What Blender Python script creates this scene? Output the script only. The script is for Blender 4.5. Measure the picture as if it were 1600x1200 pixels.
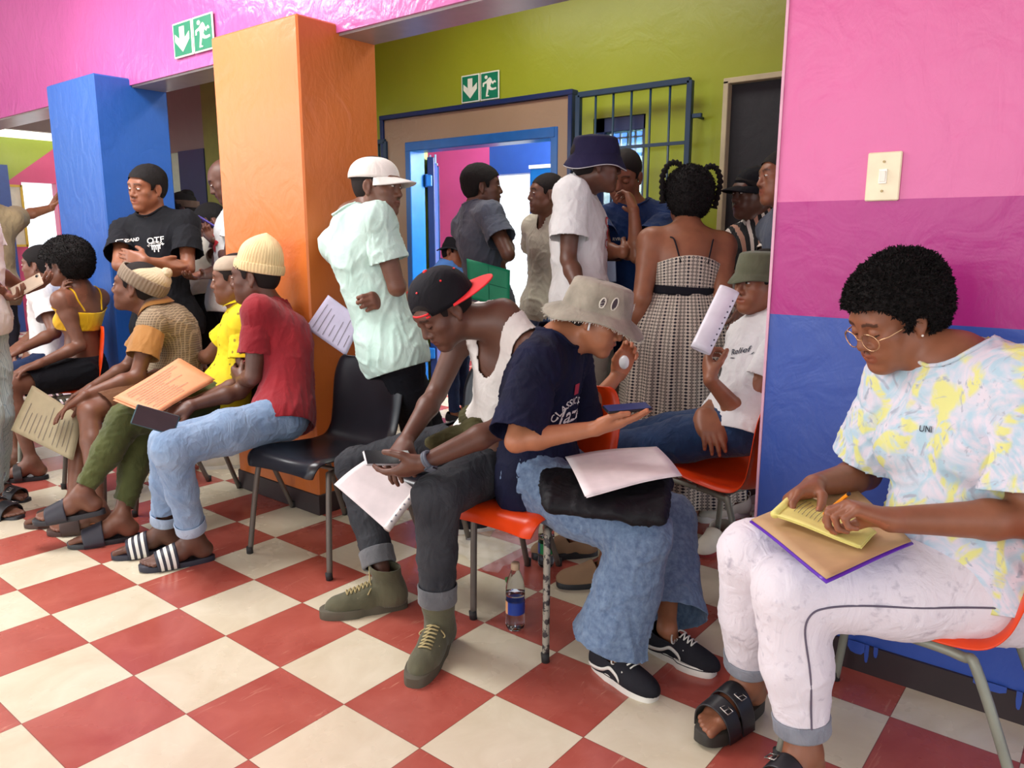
import bpy, math, random
import numpy as np
from mathutils import Vector, Matrix
from mathutils.bvhtree import BVHTree

for o in list(bpy.data.objects): bpy.data.objects.remove(o)
SC = bpy.context.scene
COL = SC.collection
random.seed(4)
RNG = np.random.RandomState(7)

# ------------------------------------------------------------------ camera
CAM_P = np.array([3.14203171, -0.94402142, 1.30225629])
CAM_R = np.array([[0.77844042, 0.62771634, 0.00164762],
                  [0.11798405, -0.14373479, -0.98255792],
                  [-0.61653084, 0.76505719, -0.18594948]])   # rows: right, down, forward
FPX = 1208.309
cd = bpy.data.cameras.new('camera'); cam = bpy.data.objects.new('camera', cd); COL.objects.link(cam)
m = Matrix(((CAM_R[0][0], -CAM_R[1][0], -CAM_R[2][0], CAM_P[0]),
            (CAM_R[0][1], -CAM_R[1][1], -CAM_R[2][1], CAM_P[1]),
            (CAM_R[0][2], -CAM_R[1][2], -CAM_R[2][2], CAM_P[2]), (0, 0, 0, 1)))
cam.matrix_world = m
cd.sensor_width = 36; cd.lens = FPX * 36 / 1600; cd.clip_start = 0.05; cd.clip_end = 200
SC.camera = cam

# ------------------------------------------------------------------ world, sun, lights, exposure
SC.view_settings.view_transform = 'Standard'
SC.view_settings.look = 'None'
SC.view_settings.gamma = 1
SC.view_settings.exposure = 0.5
W = bpy.data.worlds.new('world'); SC.world = W; W.use_nodes = True
bgn = W.node_tree.nodes['Background']; bgn.inputs[0].default_value = (0.86, 0.93, 1.0, 1); bgn.inputs[1].default_value = 1.35

def area(name, loc, target, sx, sy, power, color=(1, 1, 1)):
    l = bpy.data.lights.new(name, 'AREA'); l.shape = 'RECTANGLE'; l.size = sx; l.size_y = sy
    l.energy = power; l.color = color
    o = bpy.data.objects.new(name, l); COL.objects.link(o); o.location = loc
    o.rotation_euler = (Vector(target) - Vector(loc)).to_track_quat('-Z', 'Y').to_euler()
    return o
# added area lights, no windows built: assumed daylight behind and beside the photographer
area('assumed_daylight_side', (-4.6, -2.6, 2.3), (0.2, 1.2, 0.9), 3.2, 1.8, 75, (0.95, 0.98, 1.0))
area('assumed_daylight_front', (1.2, -5.0, 2.4), (1.4, 1.2, 1.0), 4.0, 1.8, 75, (1.0, 0.98, 0.95))
area('assumed_overhead_light', (-0.9, 0.2, 3.03), (-0.9, 0.3, 0.0), 2.6, 0.8, 78, (1.0, 1.0, 1.0))  # assumed overhead source, added for the glare on the beam; no roof opening
area('lobby_wall_fill', (0.2, 2.55, 3.03), (0.2, 2.7, 0.0), 2.2, 0.5, 22, (1.0, 0.98, 0.92))  # added fill, no fitting here; brightens the upper part of the olive wall
# assumed daylight, added as an area light in the passage beyond the door
area('assumed_passage_daylight', (0.6, 4.6, 2.2), (-1.4, 5.3, 1.2), 1.6, 1.4, 420, (1.0, 0.98, 0.95))
area('assumed_yard_daylight', (-8.4, 5.5, 2.2), (-4.0, 3.0, 0.3), 2.0, 1.8, 160, (1.0, 1.0, 0.97))  # added area light standing in for assumed daylight from the yard

RH = np.array([0.7784, 0.6277, 0.0]); FH = np.array([-0.6277, 0.7784, 0.0]); UP = np.array([0, 0, 1.0])
def V3(*a): return np.array(a, float)
def rfu(r, f, u):
    v = r * RH + f * FH + u * UP
    return v / np.linalg.norm(v)
def unit(v):
    v = np.asarray(v, float); return v / (np.linalg.norm(v) + 1e-12)
def ray(x, y): return CAM_R.T @ np.array([(x - 800) / FPX, (y - 600) / FPX, 1.0])
def at(x, y, d): return CAM_P + ray(x, y) * d                 # point at distance d ahead
def fl(x, y, z=0.0):
    v = ray(x, y); return CAM_P + v * (z - CAM_P[2]) / v[2]
def on_y(x, y, Y):
    v = ray(x, y); return CAM_P + v * (Y - CAM_P[1]) / v[1]
def on_x(x, y, X):
    v = ray(x, y); return CAM_P + v * (X - CAM_P[0]) / v[0]
def depth(p): return float((CAM_R @ (np.asarray(p) - CAM_P))[2])

# ------------------------------------------------------------------ object helpers
def tag(o, label=None, cat=None, group=None, kind=None):
    if label: o['label'] = label
    if cat: o['category'] = cat
    if group: o['group'] = group
    if kind: o['kind'] = kind
    return o
def empty(name, loc, label, cat, group=None):
    o = bpy.data.objects.new(name, None); COL.objects.link(o); o.location = loc; o.empty_display_size = 0.1
    bpy.context.view_layer.update
    return tag(o, label, cat, group)
def mesh_obj(name, verts, faces, mat, parent=None, smooth=True, loc=None, cols=None, mids=None):
    """one mesh object; verts are world coordinates, stored relative to the parent (or loc)"""
    verts = np.asarray(verts, float).reshape(-1, 3)
    org = np.array(parent.location) if parent is not None else (np.asarray(loc, float) if loc is not None else np.zeros(3))
    if parent is not None and parent.parent is not None: org = org + np.array(parent.parent.location)
    me = bpy.data.meshes.new(name)
    v = verts - org
    if isinstance(faces, np.ndarray):
        nf, k = faces.shape
        me.vertices.add(len(v)); me.vertices.foreach_set('co', v.astype(np.float32).ravel())
        me.loops.add(nf * k); me.loops.foreach_set('vertex_index', faces.astype(np.int32).ravel())
        me.polygons.add(nf); me.polygons.foreach_set('loop_start', np.arange(0, nf * k, k, dtype=np.int32))
        me.update(calc_edges=True); me.validate()
    else:
        me.from_pydata([tuple(a) for a in v], [], [tuple(f) for f in faces]); me.update()
    if smooth: me.polygons.foreach_set('use_smooth', [True] * len(me.polygons))
    mats = mat if isinstance(mat, (list, tuple)) else [mat]
    for q in mats: me.materials.append(q)
    if mids is not None: me.polygons.foreach_set('material_index', [int(q) for q in mids])
    if cols is not None:
        a = me.color_attributes.new('tone', 'FLOAT_COLOR', 'POINT')
        c = np.ones((len(v), 4), np.float32); c[:, :3] = cols
        a.data.foreach_set('color', c.ravel())
    o = bpy.data.objects.new(name, me); COL.objects.link(o)
    if parent is not None: o.parent = parent
    elif loc is not None: o.location = loc
    return o

class MB:
    """collects boxes, tubes, sheets into one mesh"""
    def __init__(s): s.v = []; s.f = []; s.m = []
    def add(s, v, f, mi=0):
        b = len(s.v); s.v += [tuple(map(float, q)) for q in v]
        s.f += [tuple(b + i for i in q) for q in f]; s.m += [mi] * len(f); return s
    def box(s, c, size, ax=None, mi=0, bev=0.0):
        c = np.asarray(c, float); h = np.asarray(size, float) / 2
        ax = np.eye(3) if ax is None else np.asarray(ax)
        if bev <= 0:
            v = [c + ax.T @ (h * np.array(q)) for q in [(-1,-1,-1),(1,-1,-1),(1,1,-1),(-1,1,-1),(-1,-1,1),(1,-1,1),(1,1,1),(-1,1,1)]]
            return s.add(v, [(0,3,2,1),(4,5,6,7),(0,1,5,4),(1,2,6,5),(2,3,7,6),(3,0,4,7)], mi)
        b = min(bev, h.min() * 0.9)
        v = []; idx = {}
        for sx in (-1, 1):
            for sy in (-1, 1):
                for sz in (-1, 1):
                    for a in range(3):
                        q = (h - b) * np.array([sx, sy, sz]); q[a] = h[a] * (sx, sy, sz)[a]
                        idx[(sx, sy, sz, a)] = len(v); v.append(c + ax.T @ q)
        f = []
        for a in range(3):
            o1, o2 = [(1, 2), (0, 2), (0, 1)][a]
            for sg in (-1, 1):
                L = []
                for p, q in ((-1, -1), (1, -1), (1, 1), (-1, 1)):
                    k = [0, 0, 0]; k[a] = sg; k[o1] = p; k[o2] = q; L.append(idx[(*k, a)])
                f.append(tuple(L))
        for a in range(3):
            o1, o2 = [(1, 2), (0, 2), (0, 1)][a]
            for p in (-1, 1):
                for q in (-1, 1):
                    k0 = [0, 0, 0]; k1 = [0, 0, 0]; k0[a] = -1; k1[a] = 1
                    for k in (k0, k1): k[o1] = p; k[o2] = q
                    f.append((idx[(*k0, o1)], idx[(*k1, o1)], idx[(*k1, o2)], idx[(*k0, o2)]))
        for sx in (-1, 1):
            for sy in (-1, 1):
                for sz in (-1, 1): f.append(tuple(idx[(sx, sy, sz, a)] for a in range(3)))
        return s.add(v, f, mi)
    def tube(s, pts, r, n=10, mi=0, cap=True, closed=False):
        pts = [np.asarray(p, float) for p in pts]; rr = r if isinstance(r, (list, tuple, np.ndarray)) else [r] * len(pts)
        N = len(pts); v = []; prev = None
        for i, p in enumerate(pts):
            if closed: t = unit(pts[(i + 1) % N] - pts[i - 1])
            else: t = unit(pts[min(i + 1, N - 1)] - pts[max(i - 1, 0)])
            if prev is None:
                a = np.array([0, 0, 1.0]) if abs(t[2]) < 0.9 else np.array([1.0, 0, 0]); u = unit(np.cross(t, a))
            else: u = unit(prev - t * np.dot(prev, t))
            prev = u; w = np.cross(t, u)
            for k in range(n):
                a = 2 * math.pi * k / n; v.append(p + rr[i] * (math.cos(a) * u + math.sin(a) * w))
        f = []
        for i in range(N if closed else N - 1):
            j = (i + 1) % N
            for k in range(n):
                l = (k + 1) % n; f.append((i * n + k, i * n + l, j * n + l, j * n + k))
        if cap and not closed:
            f.append(tuple(range(n))[::-1]); f.append(tuple((N - 1) * n + k for k in range(n)))
        return s.add(v, f, mi)
    def lathe(s, prof, org=(0, 0, 0), n=24, ax=None, mi=0):
        ax = np.eye(3) if ax is None else np.asarray(ax); org = np.asarray(org, float); v = []; f = []
        for r, z in prof:
            for k in range(n):
                a = 2 * math.pi * k / n; v.append(org + ax.T @ np.array([r * math.cos(a), r * math.sin(a), z]))
        for i in range(len(prof) - 1):
            for k in range(n):
                l = (k + 1) % n; f.append((i * n + k, i * n + l, (i + 1) * n + l, (i + 1) * n + k))
        return s.add(v, f, mi)
    def grid(s, fn, nu, nv, mi=0, closed_u=False):
        v = [fn(i / (nu if closed_u else nu - 1), j / (nv - 1)) for j in range(nv) for i in range(nu)]; f = []
        for j in range(nv - 1):
            for i in range(nu if closed_u else nu - 1):
                k = (i + 1) % nu; f.append((j * nu + i, j * nu + k, (j + 1) * nu + k, (j + 1) * nu + i))
        return s.add(v, f, mi)
    def prism(s, poly, org, ex, ey, thick, mi=0):
        """flat outline (list of 2D points) given thickness along ex x ey"""
        org = np.asarray(org, float); ex = np.asarray(ex, float); ey = np.asarray(ey, float); ez = unit(np.cross(ex, ey)); n = len(poly)
        v = [org + ex * a + ey * b for a, b in poly] + [org + ex * a + ey * b + ez * thick for a, b in poly]
        f = [tuple(range(n))[::-1], tuple(range(n, 2 * n))] + [(i, (i + 1) % n, n + (i + 1) % n, n + i) for i in range(n)]
        return s.add(v, f, mi)
    def obj(s, name, mat, parent=None, smooth=False, loc=None):
        return mesh_obj(name, s.v, s.f, mat, parent, smooth, loc, mids=s.m)

def auto_smooth(o, ang=0.6):
    me = o.data; me.polygons.foreach_set('use_smooth', [True] * len(me.polygons))
    try: me.set_sharp_from_angle(angle=ang)
    except Exception: pass
    return o
def solidify(o, t, off=-1.0):
    md = o.modifiers.new('thick', 'SOLIDIFY'); md.thickness = t; md.offset = off; return o
def subsurf(o, n=1):
    md = o.modifiers.new('sub', 'SUBSURF'); md.levels = n; md.render_levels = n; return o

def smooth_path(P, n=6, closed=False):
    P = [np.asarray(p, float) for p in P]; out = []; N = len(P)
    for i in range(N if closed else N - 1):
        if closed: a, b, c, d = P[i - 1], P[i], P[(i + 1) % N], P[(i + 2) % N]
        else: a, b, c, d = P[max(i - 1, 0)], P[i], P[i + 1], P[min(i + 2, N - 1)]
        for k in range(n):
            t = k / n
            out.append(0.5 * ((2 * b) + (-a + c) * t + (2 * a - 5 * b + 4 * c - d) * t * t + (-a + 3 * b - 3 * c + d) * t ** 3))
    if not closed: out.append(P[-1])
    return out
# ------------------------------------------------------------------ materials
_M = {}
def lin(c):
    """sRGB 0-255 triple or hex to linear"""
    if isinstance(c, str): c = tuple(int(c[i:i + 2], 16) for i in (0, 2, 4))
    return tuple(((v / 255) / 12.92 if v / 255 <= 0.04045 else ((v / 255 + 0.055) / 1.055) ** 2.4) for v in c)
def newmat(name):
    m = bpy.data.materials.new(name); m.use_nodes = True
    return m, m.node_tree.nodes, m.node_tree.links, m.node_tree.nodes['Principled BSDF']
def nmix(N, L, fac, a, b, mode='MIX'):
    x = N.new('ShaderNodeMix'); x.data_type = 'RGBA'; x.blend_type = mode
    for s, v in ((x.inputs[0], fac), (x.inputs[6], a), (x.inputs[7], b)):
        if hasattr(v, 'links'): L.new(v, s)
        elif isinstance(v, (int, float)): s.default_value = v if s.type == 'VALUE' else (v, v, v, 1)
        else: s.default_value = (*v[:3], 1)
    return x.outputs[2]
def nmath(N, L, op, a, b=0.0, c=0.0):
    x = N.new('ShaderNodeMath'); x.operation = op
    for i, v in enumerate((a, b, c)):
        if hasattr(v, 'links'): L.new(v, x.inputs[i])
        else: x.inputs[i].default_value = v
    return x.outputs[0]
def ramp(N, L, v, a, b):
    x = N.new('ShaderNodeMapRange'); L.new(v, x.inputs[0]); x.inputs[1].default_value = a; x.inputs[2].default_value = b
    return x.outputs[0]
def coords(N, L, scale=(1, 1, 1), rot=(0, 0, 0), world=False):
    tc = N.new('ShaderNodeTexCoord'); mp = N.new('ShaderNodeMapping'); L.new(tc.outputs['Object'], mp.inputs[0])
    mp.inputs[3].default_value = scale; mp.inputs[2].default_value = rot; return mp.outputs[0]
def noise(N, L, vec, scale, detail=3, rough=0.5, dist=0.0):
    x = N.new('ShaderNodeTexNoise'); L.new(vec, x.inputs['Vector']); x.inputs['Scale'].default_value = scale
    x.inputs['Detail'].default_value = detail; x.inputs['Roughness'].default_value = rough; x.inputs['Distortion'].default_value = dist
    return x.outputs[0]
def bump(N, L, p, h, strength=0.3, dist=0.002):
    b = N.new('ShaderNodeBump'); b.inputs['Strength'].default_value = strength; b.inputs['Distance'].default_value = dist
    L.new(h, b.inputs['Height']); L.new(b.outputs[0], p.inputs['Normal'])
def plain(name, c, rough=0.5, metal=0.0, spec=0.5, tone=False, coat=0.0):
    if name in _M: return _M[name]
    m, N, L, p = newmat(name); c = lin(c)
    p.inputs['Base Color'].default_value = (*c, 1); p.inputs['Roughness'].default_value = rough
    p.inputs['Metallic'].default_value = metal; p.inputs['Specular IOR Level'].default_value = spec
    p.inputs['Coat Weight'].default_value = coat
    v = coords(N, L); n = noise(N, L, v, 14, 4)
    L.new(nmix(N, L, ramp(N, L, n, 0.3, 0.7), tuple(x * 0.9 for x in c), tuple(min(1, x * 1.07) for x in c)), p.inputs['Base Color'])
    _M[name] = m; return m
def paint(name, c, bumpy=0.35, rough=0.38):
    if name in _M: return _M[name]
    m, N, L, p = newmat(name); c = lin(c); v = coords(N, L)
    n1 = noise(N, L, v, 1.4, 4, 0.6); n2 = noise(N, L, coords(N, L, (1, 1, 0.35)), 22, 5, 0.65, 0.6); n3 = noise(N, L, v, 5.5, 3, 0.5, 1.5)
    L.new(nmix(N, L, ramp(N, L, n1, 0.3, 0.75), tuple(x * 0.93 for x in c), tuple(min(1, x * 1.05 + 0.004) for x in c)), p.inputs['Base Color'])
    p.inputs['Roughness'].default_value = rough
    h = nmath(N, L, 'ADD', nmath(N, L, 'MULTIPLY', n2, 0.5), n3)
    bump(N, L, p, h, bumpy, 0.012); _M[name] = m; return m
def skin(name, c, rough=0.46):
    if name in _M: return _M[name]
    m, N, L, p = newmat(name); c = lin(c)
    at_ = N.new('ShaderNodeAttribute'); at_.attribute_name = 'tone'
    v = coords(N, L); n = noise(N, L, v, 22, 4); n2 = noise(N, L, v, 420, 2)
    base = nmix(N, L, ramp(N, L, n, 0.3, 0.7), tuple(x * 0.88 for x in c), tuple(min(1, x * 1.1) for x in c))
    L.new(nmix(N, L, 1.0, base, at_.outputs[0], 'MULTIPLY'), p.inputs['Base Color'])
    p.inputs['Roughness'].default_value = rough; p.inputs['Specular IOR Level'].default_value = 0.45
    p.inputs['Subsurface Weight'].default_value = 0.06; p.inputs['Subsurface Radius'].default_value = (0.02, 0.008, 0.005)
    p.inputs['Subsurface Scale'].default_value = 0.5
    bump(N, L, p, n2, 0.12, 0.001); _M[name] = m; return m
def cloth(name, c, c2=None, rough=0.85, weave=900, mott=6, mottd=3, bs=0.25, lo=0.35, hi=0.65, dist=0.0, sheen=0.15, stretch=(1, 1, 1)):
    """plain cloth; c2 = colour of worn or marbled areas"""
    if name in _M: return _M[name]
    m, N, L, p = newmat(name); c = lin(c); v = coords(N, L)
    c2 = lin(c2) if c2 else tuple(x * 0.9 for x in c)
    n = noise(N, L, coords(N, L, stretch), mott, mottd, 0.55, dist)
    L.new(nmix(N, L, ramp(N, L, n, lo, hi), c, c2), p.inputs['Base Color'])
    p.inputs['Roughness'].default_value = rough; p.inputs['Sheen Weight'].default_value = sheen if max(c) > 0.1 else 0.0
    p.inputs['Specular IOR Level'].default_value = 0.25
    w = noise(N, L, v, weave, 1); fold = noise(N, L, coords(N, L, (1, 1, 0.6), (0.5, 0.3, 0)), 17, 3, 0.5, 1.6)
    bump(N, L, p, nmath(N, L, 'ADD', nmath(N, L, 'MULTIPLY', w, 0.06), fold), min(1, bs * 2.0), 0.010)
    _M[name] = m; return m
def denim(name, c, c2, sc=9, lo=0.3, hi=0.7):
    return cloth(name, c, c2, 0.8, 700, sc, 5, 0.45, lo, hi)
def glow(name, c, s):
    if name in _M: return _M[name]
    m, N, L, p = newmat(name); p.inputs['Base Color'].default_value = (*lin(c), 1)
    p.inputs['Emission Color'].default_value = (*lin(c), 1); p.inputs['Emission Strength'].default_value = s
    _M[name] = m; return m
# ------------------------------------------------------------------ the setting
TILE = 0.305
def floor_mat():
    m, N, L, p = newmat('checkered_vinyl'); v = coords(N, L)
    ck = N.new('ShaderNodeTexChecker'); L.new(v, ck.inputs['Vector']); ck.inputs['Scale'].default_value = 1 / TILE
    sep = N.new('ShaderNodeSeparateXYZ'); L.new(v, sep.inputs[0])
    # each tile its own random shift
    cell = N.new('ShaderNodeTexWhiteNoise'); cell.noise_dimensions = '3D'
    fx = nmath(N, L, 'FLOOR', nmath(N, L, 'DIVIDE', sep.outputs[0], TILE)); fy = nmath(N, L, 'FLOOR', nmath(N, L, 'DIVIDE', sep.outputs[1], TILE))
    cb = N.new('ShaderNodeCombineXYZ'); L.new(fx, cb.inputs[0]); L.new(fy, cb.inputs[1]); L.new(cb.outputs[0], cell.inputs[0])
    off = N.new('ShaderNodeVectorMath'); off.operation = 'MULTIPLY_ADD'; L.new(cell.outputs[1], off.inputs[0]); off.inputs[1].default_value = (9, 9, 9); L.new(v, off.inputs[2])
    vo = off.outputs[0]
    n1 = noise(N, L, vo, 5, 5, 0.6, 0.8)
    mp = N.new('ShaderNodeMapping'); L.new(vo, mp.inputs[0]); mp.inputs[2].default_value = (0, 0, 0.75); mp.inputs[3].default_value = (26, 3.2, 1)
    n2 = noise(N, L, mp.outputs[0], 2.4, 4, 0.65, 0.7)
    streak = nmath(N, L, 'MULTIPLY', ramp(N, L, n2, 0.62, 0.70), ramp(N, L, noise(N, L, vo, 3.3, 2), 0.45, 0.62))
    red = nmix(N, L, ramp(N, L, n1, 0.3, 0.72), lin((168, 78, 66)), lin((188, 100, 86)))
    red = nmix(N, L, nmath(N, L, 'MULTIPLY', streak, 0.6), red, lin((232, 178, 150)))
    crm = nmix(N, L, ramp(N, L, n1, 0.3, 0.72), lin((214, 202, 174)), lin((230, 221, 196)))
    mp2 = N.new('ShaderNodeMapping'); L.new(vo, mp2.inputs[0]); mp2.inputs[2].default_value = (0, 0, 1.9); mp2.inputs[3].default_value = (40, 2.0, 1)
    n3 = noise(N, L, mp2.outputs[0], 2, 3, 0.6, 0.4)
    scr = nmath(N, L, 'MULTIPLY', ramp(N, L, n3, 0.73, 0.78), ramp(N, L, noise(N, L, vo, 4.1, 1), 0.55, 0.6))
    crm = nmix(N, L, nmath(N, L, 'MULTIPLY', scr, 0.5), crm, lin((120, 105, 85)))
    base = nmix(N, L, ck.outputs[1], red, crm)
    gx = nmath(N, L, 'PINGPONG', sep.outputs[0], TILE / 2); gx = nmath(N, L, 'ABSOLUTE', nmath(N, L, 'SUBTRACT', nmath(N, L, 'FRACT', nmath(N, L, 'ADD', nmath(N, L, 'DIVIDE', sep.outputs[0], TILE), 0.5)), 0.5))
    gy = nmath(N, L, 'ABSOLUTE', nmath(N, L, 'SUBTRACT', nmath(N, L, 'FRACT', nmath(N, L, 'ADD', nmath(N, L, 'DIVIDE', sep.outputs[1], TILE), 0.5)), 0.5))
    g = nmath(N, L, 'MINIMUM', gx, gy); line = nmath(N, L, 'LESS_THAN', g, 0.004)
    base = nmix(N, L, nmath(N, L, 'MULTIPLY', line, 0.75), base, lin((120, 52, 42)))
    L.new(base, p.inputs['Base Color'])
    r = N.new('ShaderNodeMapRange'); L.new(noise(N, L, v, 3.1, 4, 0.6), r.inputs[0]); r.inputs[1].default_value = 0.3; r.inputs[2].default_value = 0.7
    r.inputs[3].default_value = 0.16; r.inputs[4].default_value = 0.34; L.new(r.outputs[0], p.inputs['Roughness'])
    p.inputs['Specular IOR Level'].default_value = 0.55
    bump(N, L, p, noise(N, L, v, 60, 4, 0.6, 0.5), 0.08, 0.002)
    return m
FLOOR = floor_mat()
def quad(name, pts, mat, kind='structure', parent=None):
    return tag(mesh_obj(name, pts, [tuple(range(len(pts)))], mat, parent, False), kind=kind)
def slab(name, lo, hi, mat, kind='structure', parent=None, bev=0.0):
    lo = np.array(lo, float); hi = np.array(hi, float); mb = MB(); mb.box((lo + hi) / 2, hi - lo, bev=bev)
    return tag(mb.obj(name, mat, parent), kind=kind)

slab('floor', (-9.0, -7, -0.06), (8, 5.5, 0.0), FLOOR)
ORANGE = paint('orange_paint', (208, 112, 46)); BLUE = paint('blue_paint', (34, 88, 168)); GREEN = paint('olive_green_paint', (146, 156, 26), 0.2)
PINKL = paint('light_pink_paint', (218, 102, 160)); MAG = paint('magenta_paint', (176, 28, 126)); BLUE2 = paint('violet_blue_paint', (52, 84, 170))
SKIRT = plain('dark_skirting', (52, 40, 42), 0.5); PURP = paint('orchid_beam_paint', (196, 94, 158), 0.55, 0.2)
BROWN = paint('brown_grey_wall', (104, 90, 84), 0.2, 0.6); WHITE = plain('white_paint', (236, 232, 226), 0.5); BEIGE = paint('beige_jamb_paint', (150, 124, 96), 0.3)
HOTP = paint('hot_pink_paint', (232, 96, 172), 0.2); ROYAL = paint('royal_blue_paint', (52, 98, 196), 0.2); SOFF = plain('grey_soffit', (150, 142, 140), 0.3)
NAVYF = plain('dark_blue_gloss_frame', (8, 36, 82), 0.35); STEELB = plain('blue_gloss_steel', (14, 90, 160), 0.3); CEIL = plain('ceiling_white', (220, 215, 210), 0.8)
BLACKBD = paint('black_board_face', (30, 30, 32), 0.6, 0.75)

slab('ceiling', (-9.1, -7, 3.05), (8, 5.6, 3.12), CEIL)
# beam over the columns
slab('trim_1', (-9, 1.42, 2.195), (2.27, 1.65, 3.05), PURP)
slab('trim_2', (-9, 1.435, 2.185), (2.27, 1.64, 2.195), SOFF)
def column(x0, x1, mat, n):
    o = slab('wall_column_%d' % n, (x0, 1.21, 0), (x1, 1.65, 2.235), mat, bev=0.008)
    mb = MB(); mb.box(((x0 + x1) / 2, 1.43, 0.05), (x1 - x0 + 0.012, 0.452, 0.10), bev=0.003)
    tag(mb.obj('baseboard_column_%d' % n, SKIRT), kind='structure')
column(-0.44, 0.23, ORANGE, 1); column(-2.37, -1.71, BLUE, 2)

# banded wall on the right: light pink, magenta, blue
def band(px, y): return float(on_y(px, y, 1.415)[2])
zA = band(1216, 316); zB = band(1200, 490)
for nm, z0, z1, mt in (('wall_right', 0.0, zB, BLUE2), ('wall_right_middle', zB, zA, MAG), ('wall_right_top', zA, 3.05, PINKL)):
    slab(nm, (2.262, 1.415, z0), (6.5, 1.66, z1), mt)
mb = MB(); mb.box((4.38, 1.411, 0.045), (4.235, 0.012, 0.09)); tag(mb.obj('baseboard_right', SKIRT), kind='structure')
mb = MB()
for x_, l_, w_ in ((2.60, .035, .05), (2.63, .055, .012), (2.655, .03, .012), (2.95, .02, .08), (3.02, .05, .014), (3.045, .035, .012), (3.3, .03, .06)):
    o_ = V3(x_, 1.4045, 0.091); mb.prism([(-w_ / 2, .004), (w_ / 2, .004), (w_ / 2, -l_ * .6), (w_ * .3, -l_ * .95), (0, -l_), (-w_ * .3, -l_ * .9), (-w_ / 2, -l_ * .5)], o_, V3(1, 0, 0), V3(0, 0, 1), 0.0012)
tag(mb.obj('trim_10', BLUE2), kind='structure')
slab('trim_3', (2.256, 1.41, 0.09), (2.264, 1.42, 3.05), plain('chipped_edge', (222, 170, 190), 0.6))

# green wall with the doorway
YG = 3.5
dl = float(on_y(607, 190, YG)[0]); dr = float(on_y(895, 160, YG)[0]); il = float(on_y(640, 228, YG)[0]); ir = float(on_y(874, 200, YG)[0]); dz = float(on_y(750, 212, YG)[2])
oz = float(on_y(755, 170, YG)[2])
xl = -2.2
wl, wr = float(on_y(925, 300, YG)[0]), float(on_y(1005, 300, YG)[0]); wz1 = float(on_y(965, 182, YG)[2]); wz0 = 0.9
slab('wall_back', (xl, YG, 0), (il, YG + 0.2, 3.05), GREEN)
slab('wall_back_over_door', (il, YG, dz), (ir, YG + 0.2, 3.05), GREEN)
slab('wall_back_pier', (ir, YG, 0), (wl, YG + 0.2, 3.05), GREEN)
slab('wall_back_under_window', (wl, YG, 0), (wr, YG + 0.2, wz0), GREEN)
slab('wall_back_over_window', (wl, YG, wz1), (wr, YG + 0.2, 3.05), GREEN)
slab('wall_back_east', (wr, YG, 0), (3.2, YG + 0.2, 3.05), GREEN)
# jamb band around the door
mb = MB()
mb.box(((dl + il) / 2, YG - 0.02, oz / 2), (il - dl, 0.05, oz)); mb.box(((dr + ir) / 2, YG - 0.02, oz / 2), (dr - ir, 0.05, oz)); mb.box(((il + ir) / 2, YG - 0.02, (oz + dz) / 2), (ir - il, 0.05, oz - dz))
tag(mb.obj('trim_4', BEIGE), kind='structure')
mb = MB()
for a, b in (((dl - 0.02, 0), (dl - 0.02, oz + 0.02)), ((dr + 0.02, 0), (dr + 0.02, oz + 0.02)), ((dl - 0.04, oz + 0.02), (dr + 0.04, oz + 0.02))):
    c = ((a[0] + b[0]) / 2, YG - 0.03, (a[1] + b[1]) / 2); mb.box(c, (max(abs(a[0] - b[0]), 0.035), 0.07 + (0.006 if a[1] == b[1] else 0), max(abs(a[1] - b[1]), 0.035)), bev=0.004)
tag(mb.obj('trim_5', NAVYF), kind='structure')
mb = MB()
for a, b in (((il + 0.025, 0), (il + 0.025, dz)), ((ir - 0.008, 0), (ir - 0.008, dz)), ((il, dz - 0.035), (ir, dz - 0.035))):
    c = ((a[0] + b[0]) / 2, YG + 0.03, (a[1] + b[1]) / 2); mb.box(c, (max(abs(a[0] - b[0]), 0.06), 0.16 + (0.006 if a[1] == b[1] else 0), max(abs(a[1] - b[1]), 0.07)), bev=0.005)
tag(mb.obj('trim_6', STEELB), kind='structure')
# open door leaf, swung into the passage
dr_o = tag(bpy.data.objects.new('door_1', None), kind='structure'); COL.objects.link(dr_o); dr_o.location = (il + 0.07, YG + 0.12, 0)
mb = MB(); ax = np.array([[-0.66, 0.751, 0], [-0.751, -0.66, 0], [0, 0, 1]]); hz = dz - 0.09
p0 = V3(il + 0.09, YG + 0.14, 0)
mb.box(p0 + ax[0] * 0.42 + V3(0, 0, hz / 2), (0.80, 0.035, hz - 0.04), ax, bev=0.004); mb.obj('door_leaf', STEELB, dr_o)
for s_ in (0.03, 0.81):
    mb = MB(); mb.box(p0 + ax[0] * s_ + V3(0, 0, hz / 2), (0.06, 0.055, hz - 0.02), ax, bev=0.004); mb.obj('door_stile', NAVYF, dr_o)
for z in (0.35, 1.75):
    mb = MB(); mb.box(p0 + V3(-0.01, -0.01, z), (0.07, 0.05, 0.09), ax, bev=0.006); mb.tube([p0 + V3(-0.02, -0.03, z - 0.05), p0 + V3(-0.02, -0.03, z + 0.05)], 0.012); mb.obj('hinge', STEELB, dr_o)
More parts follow.
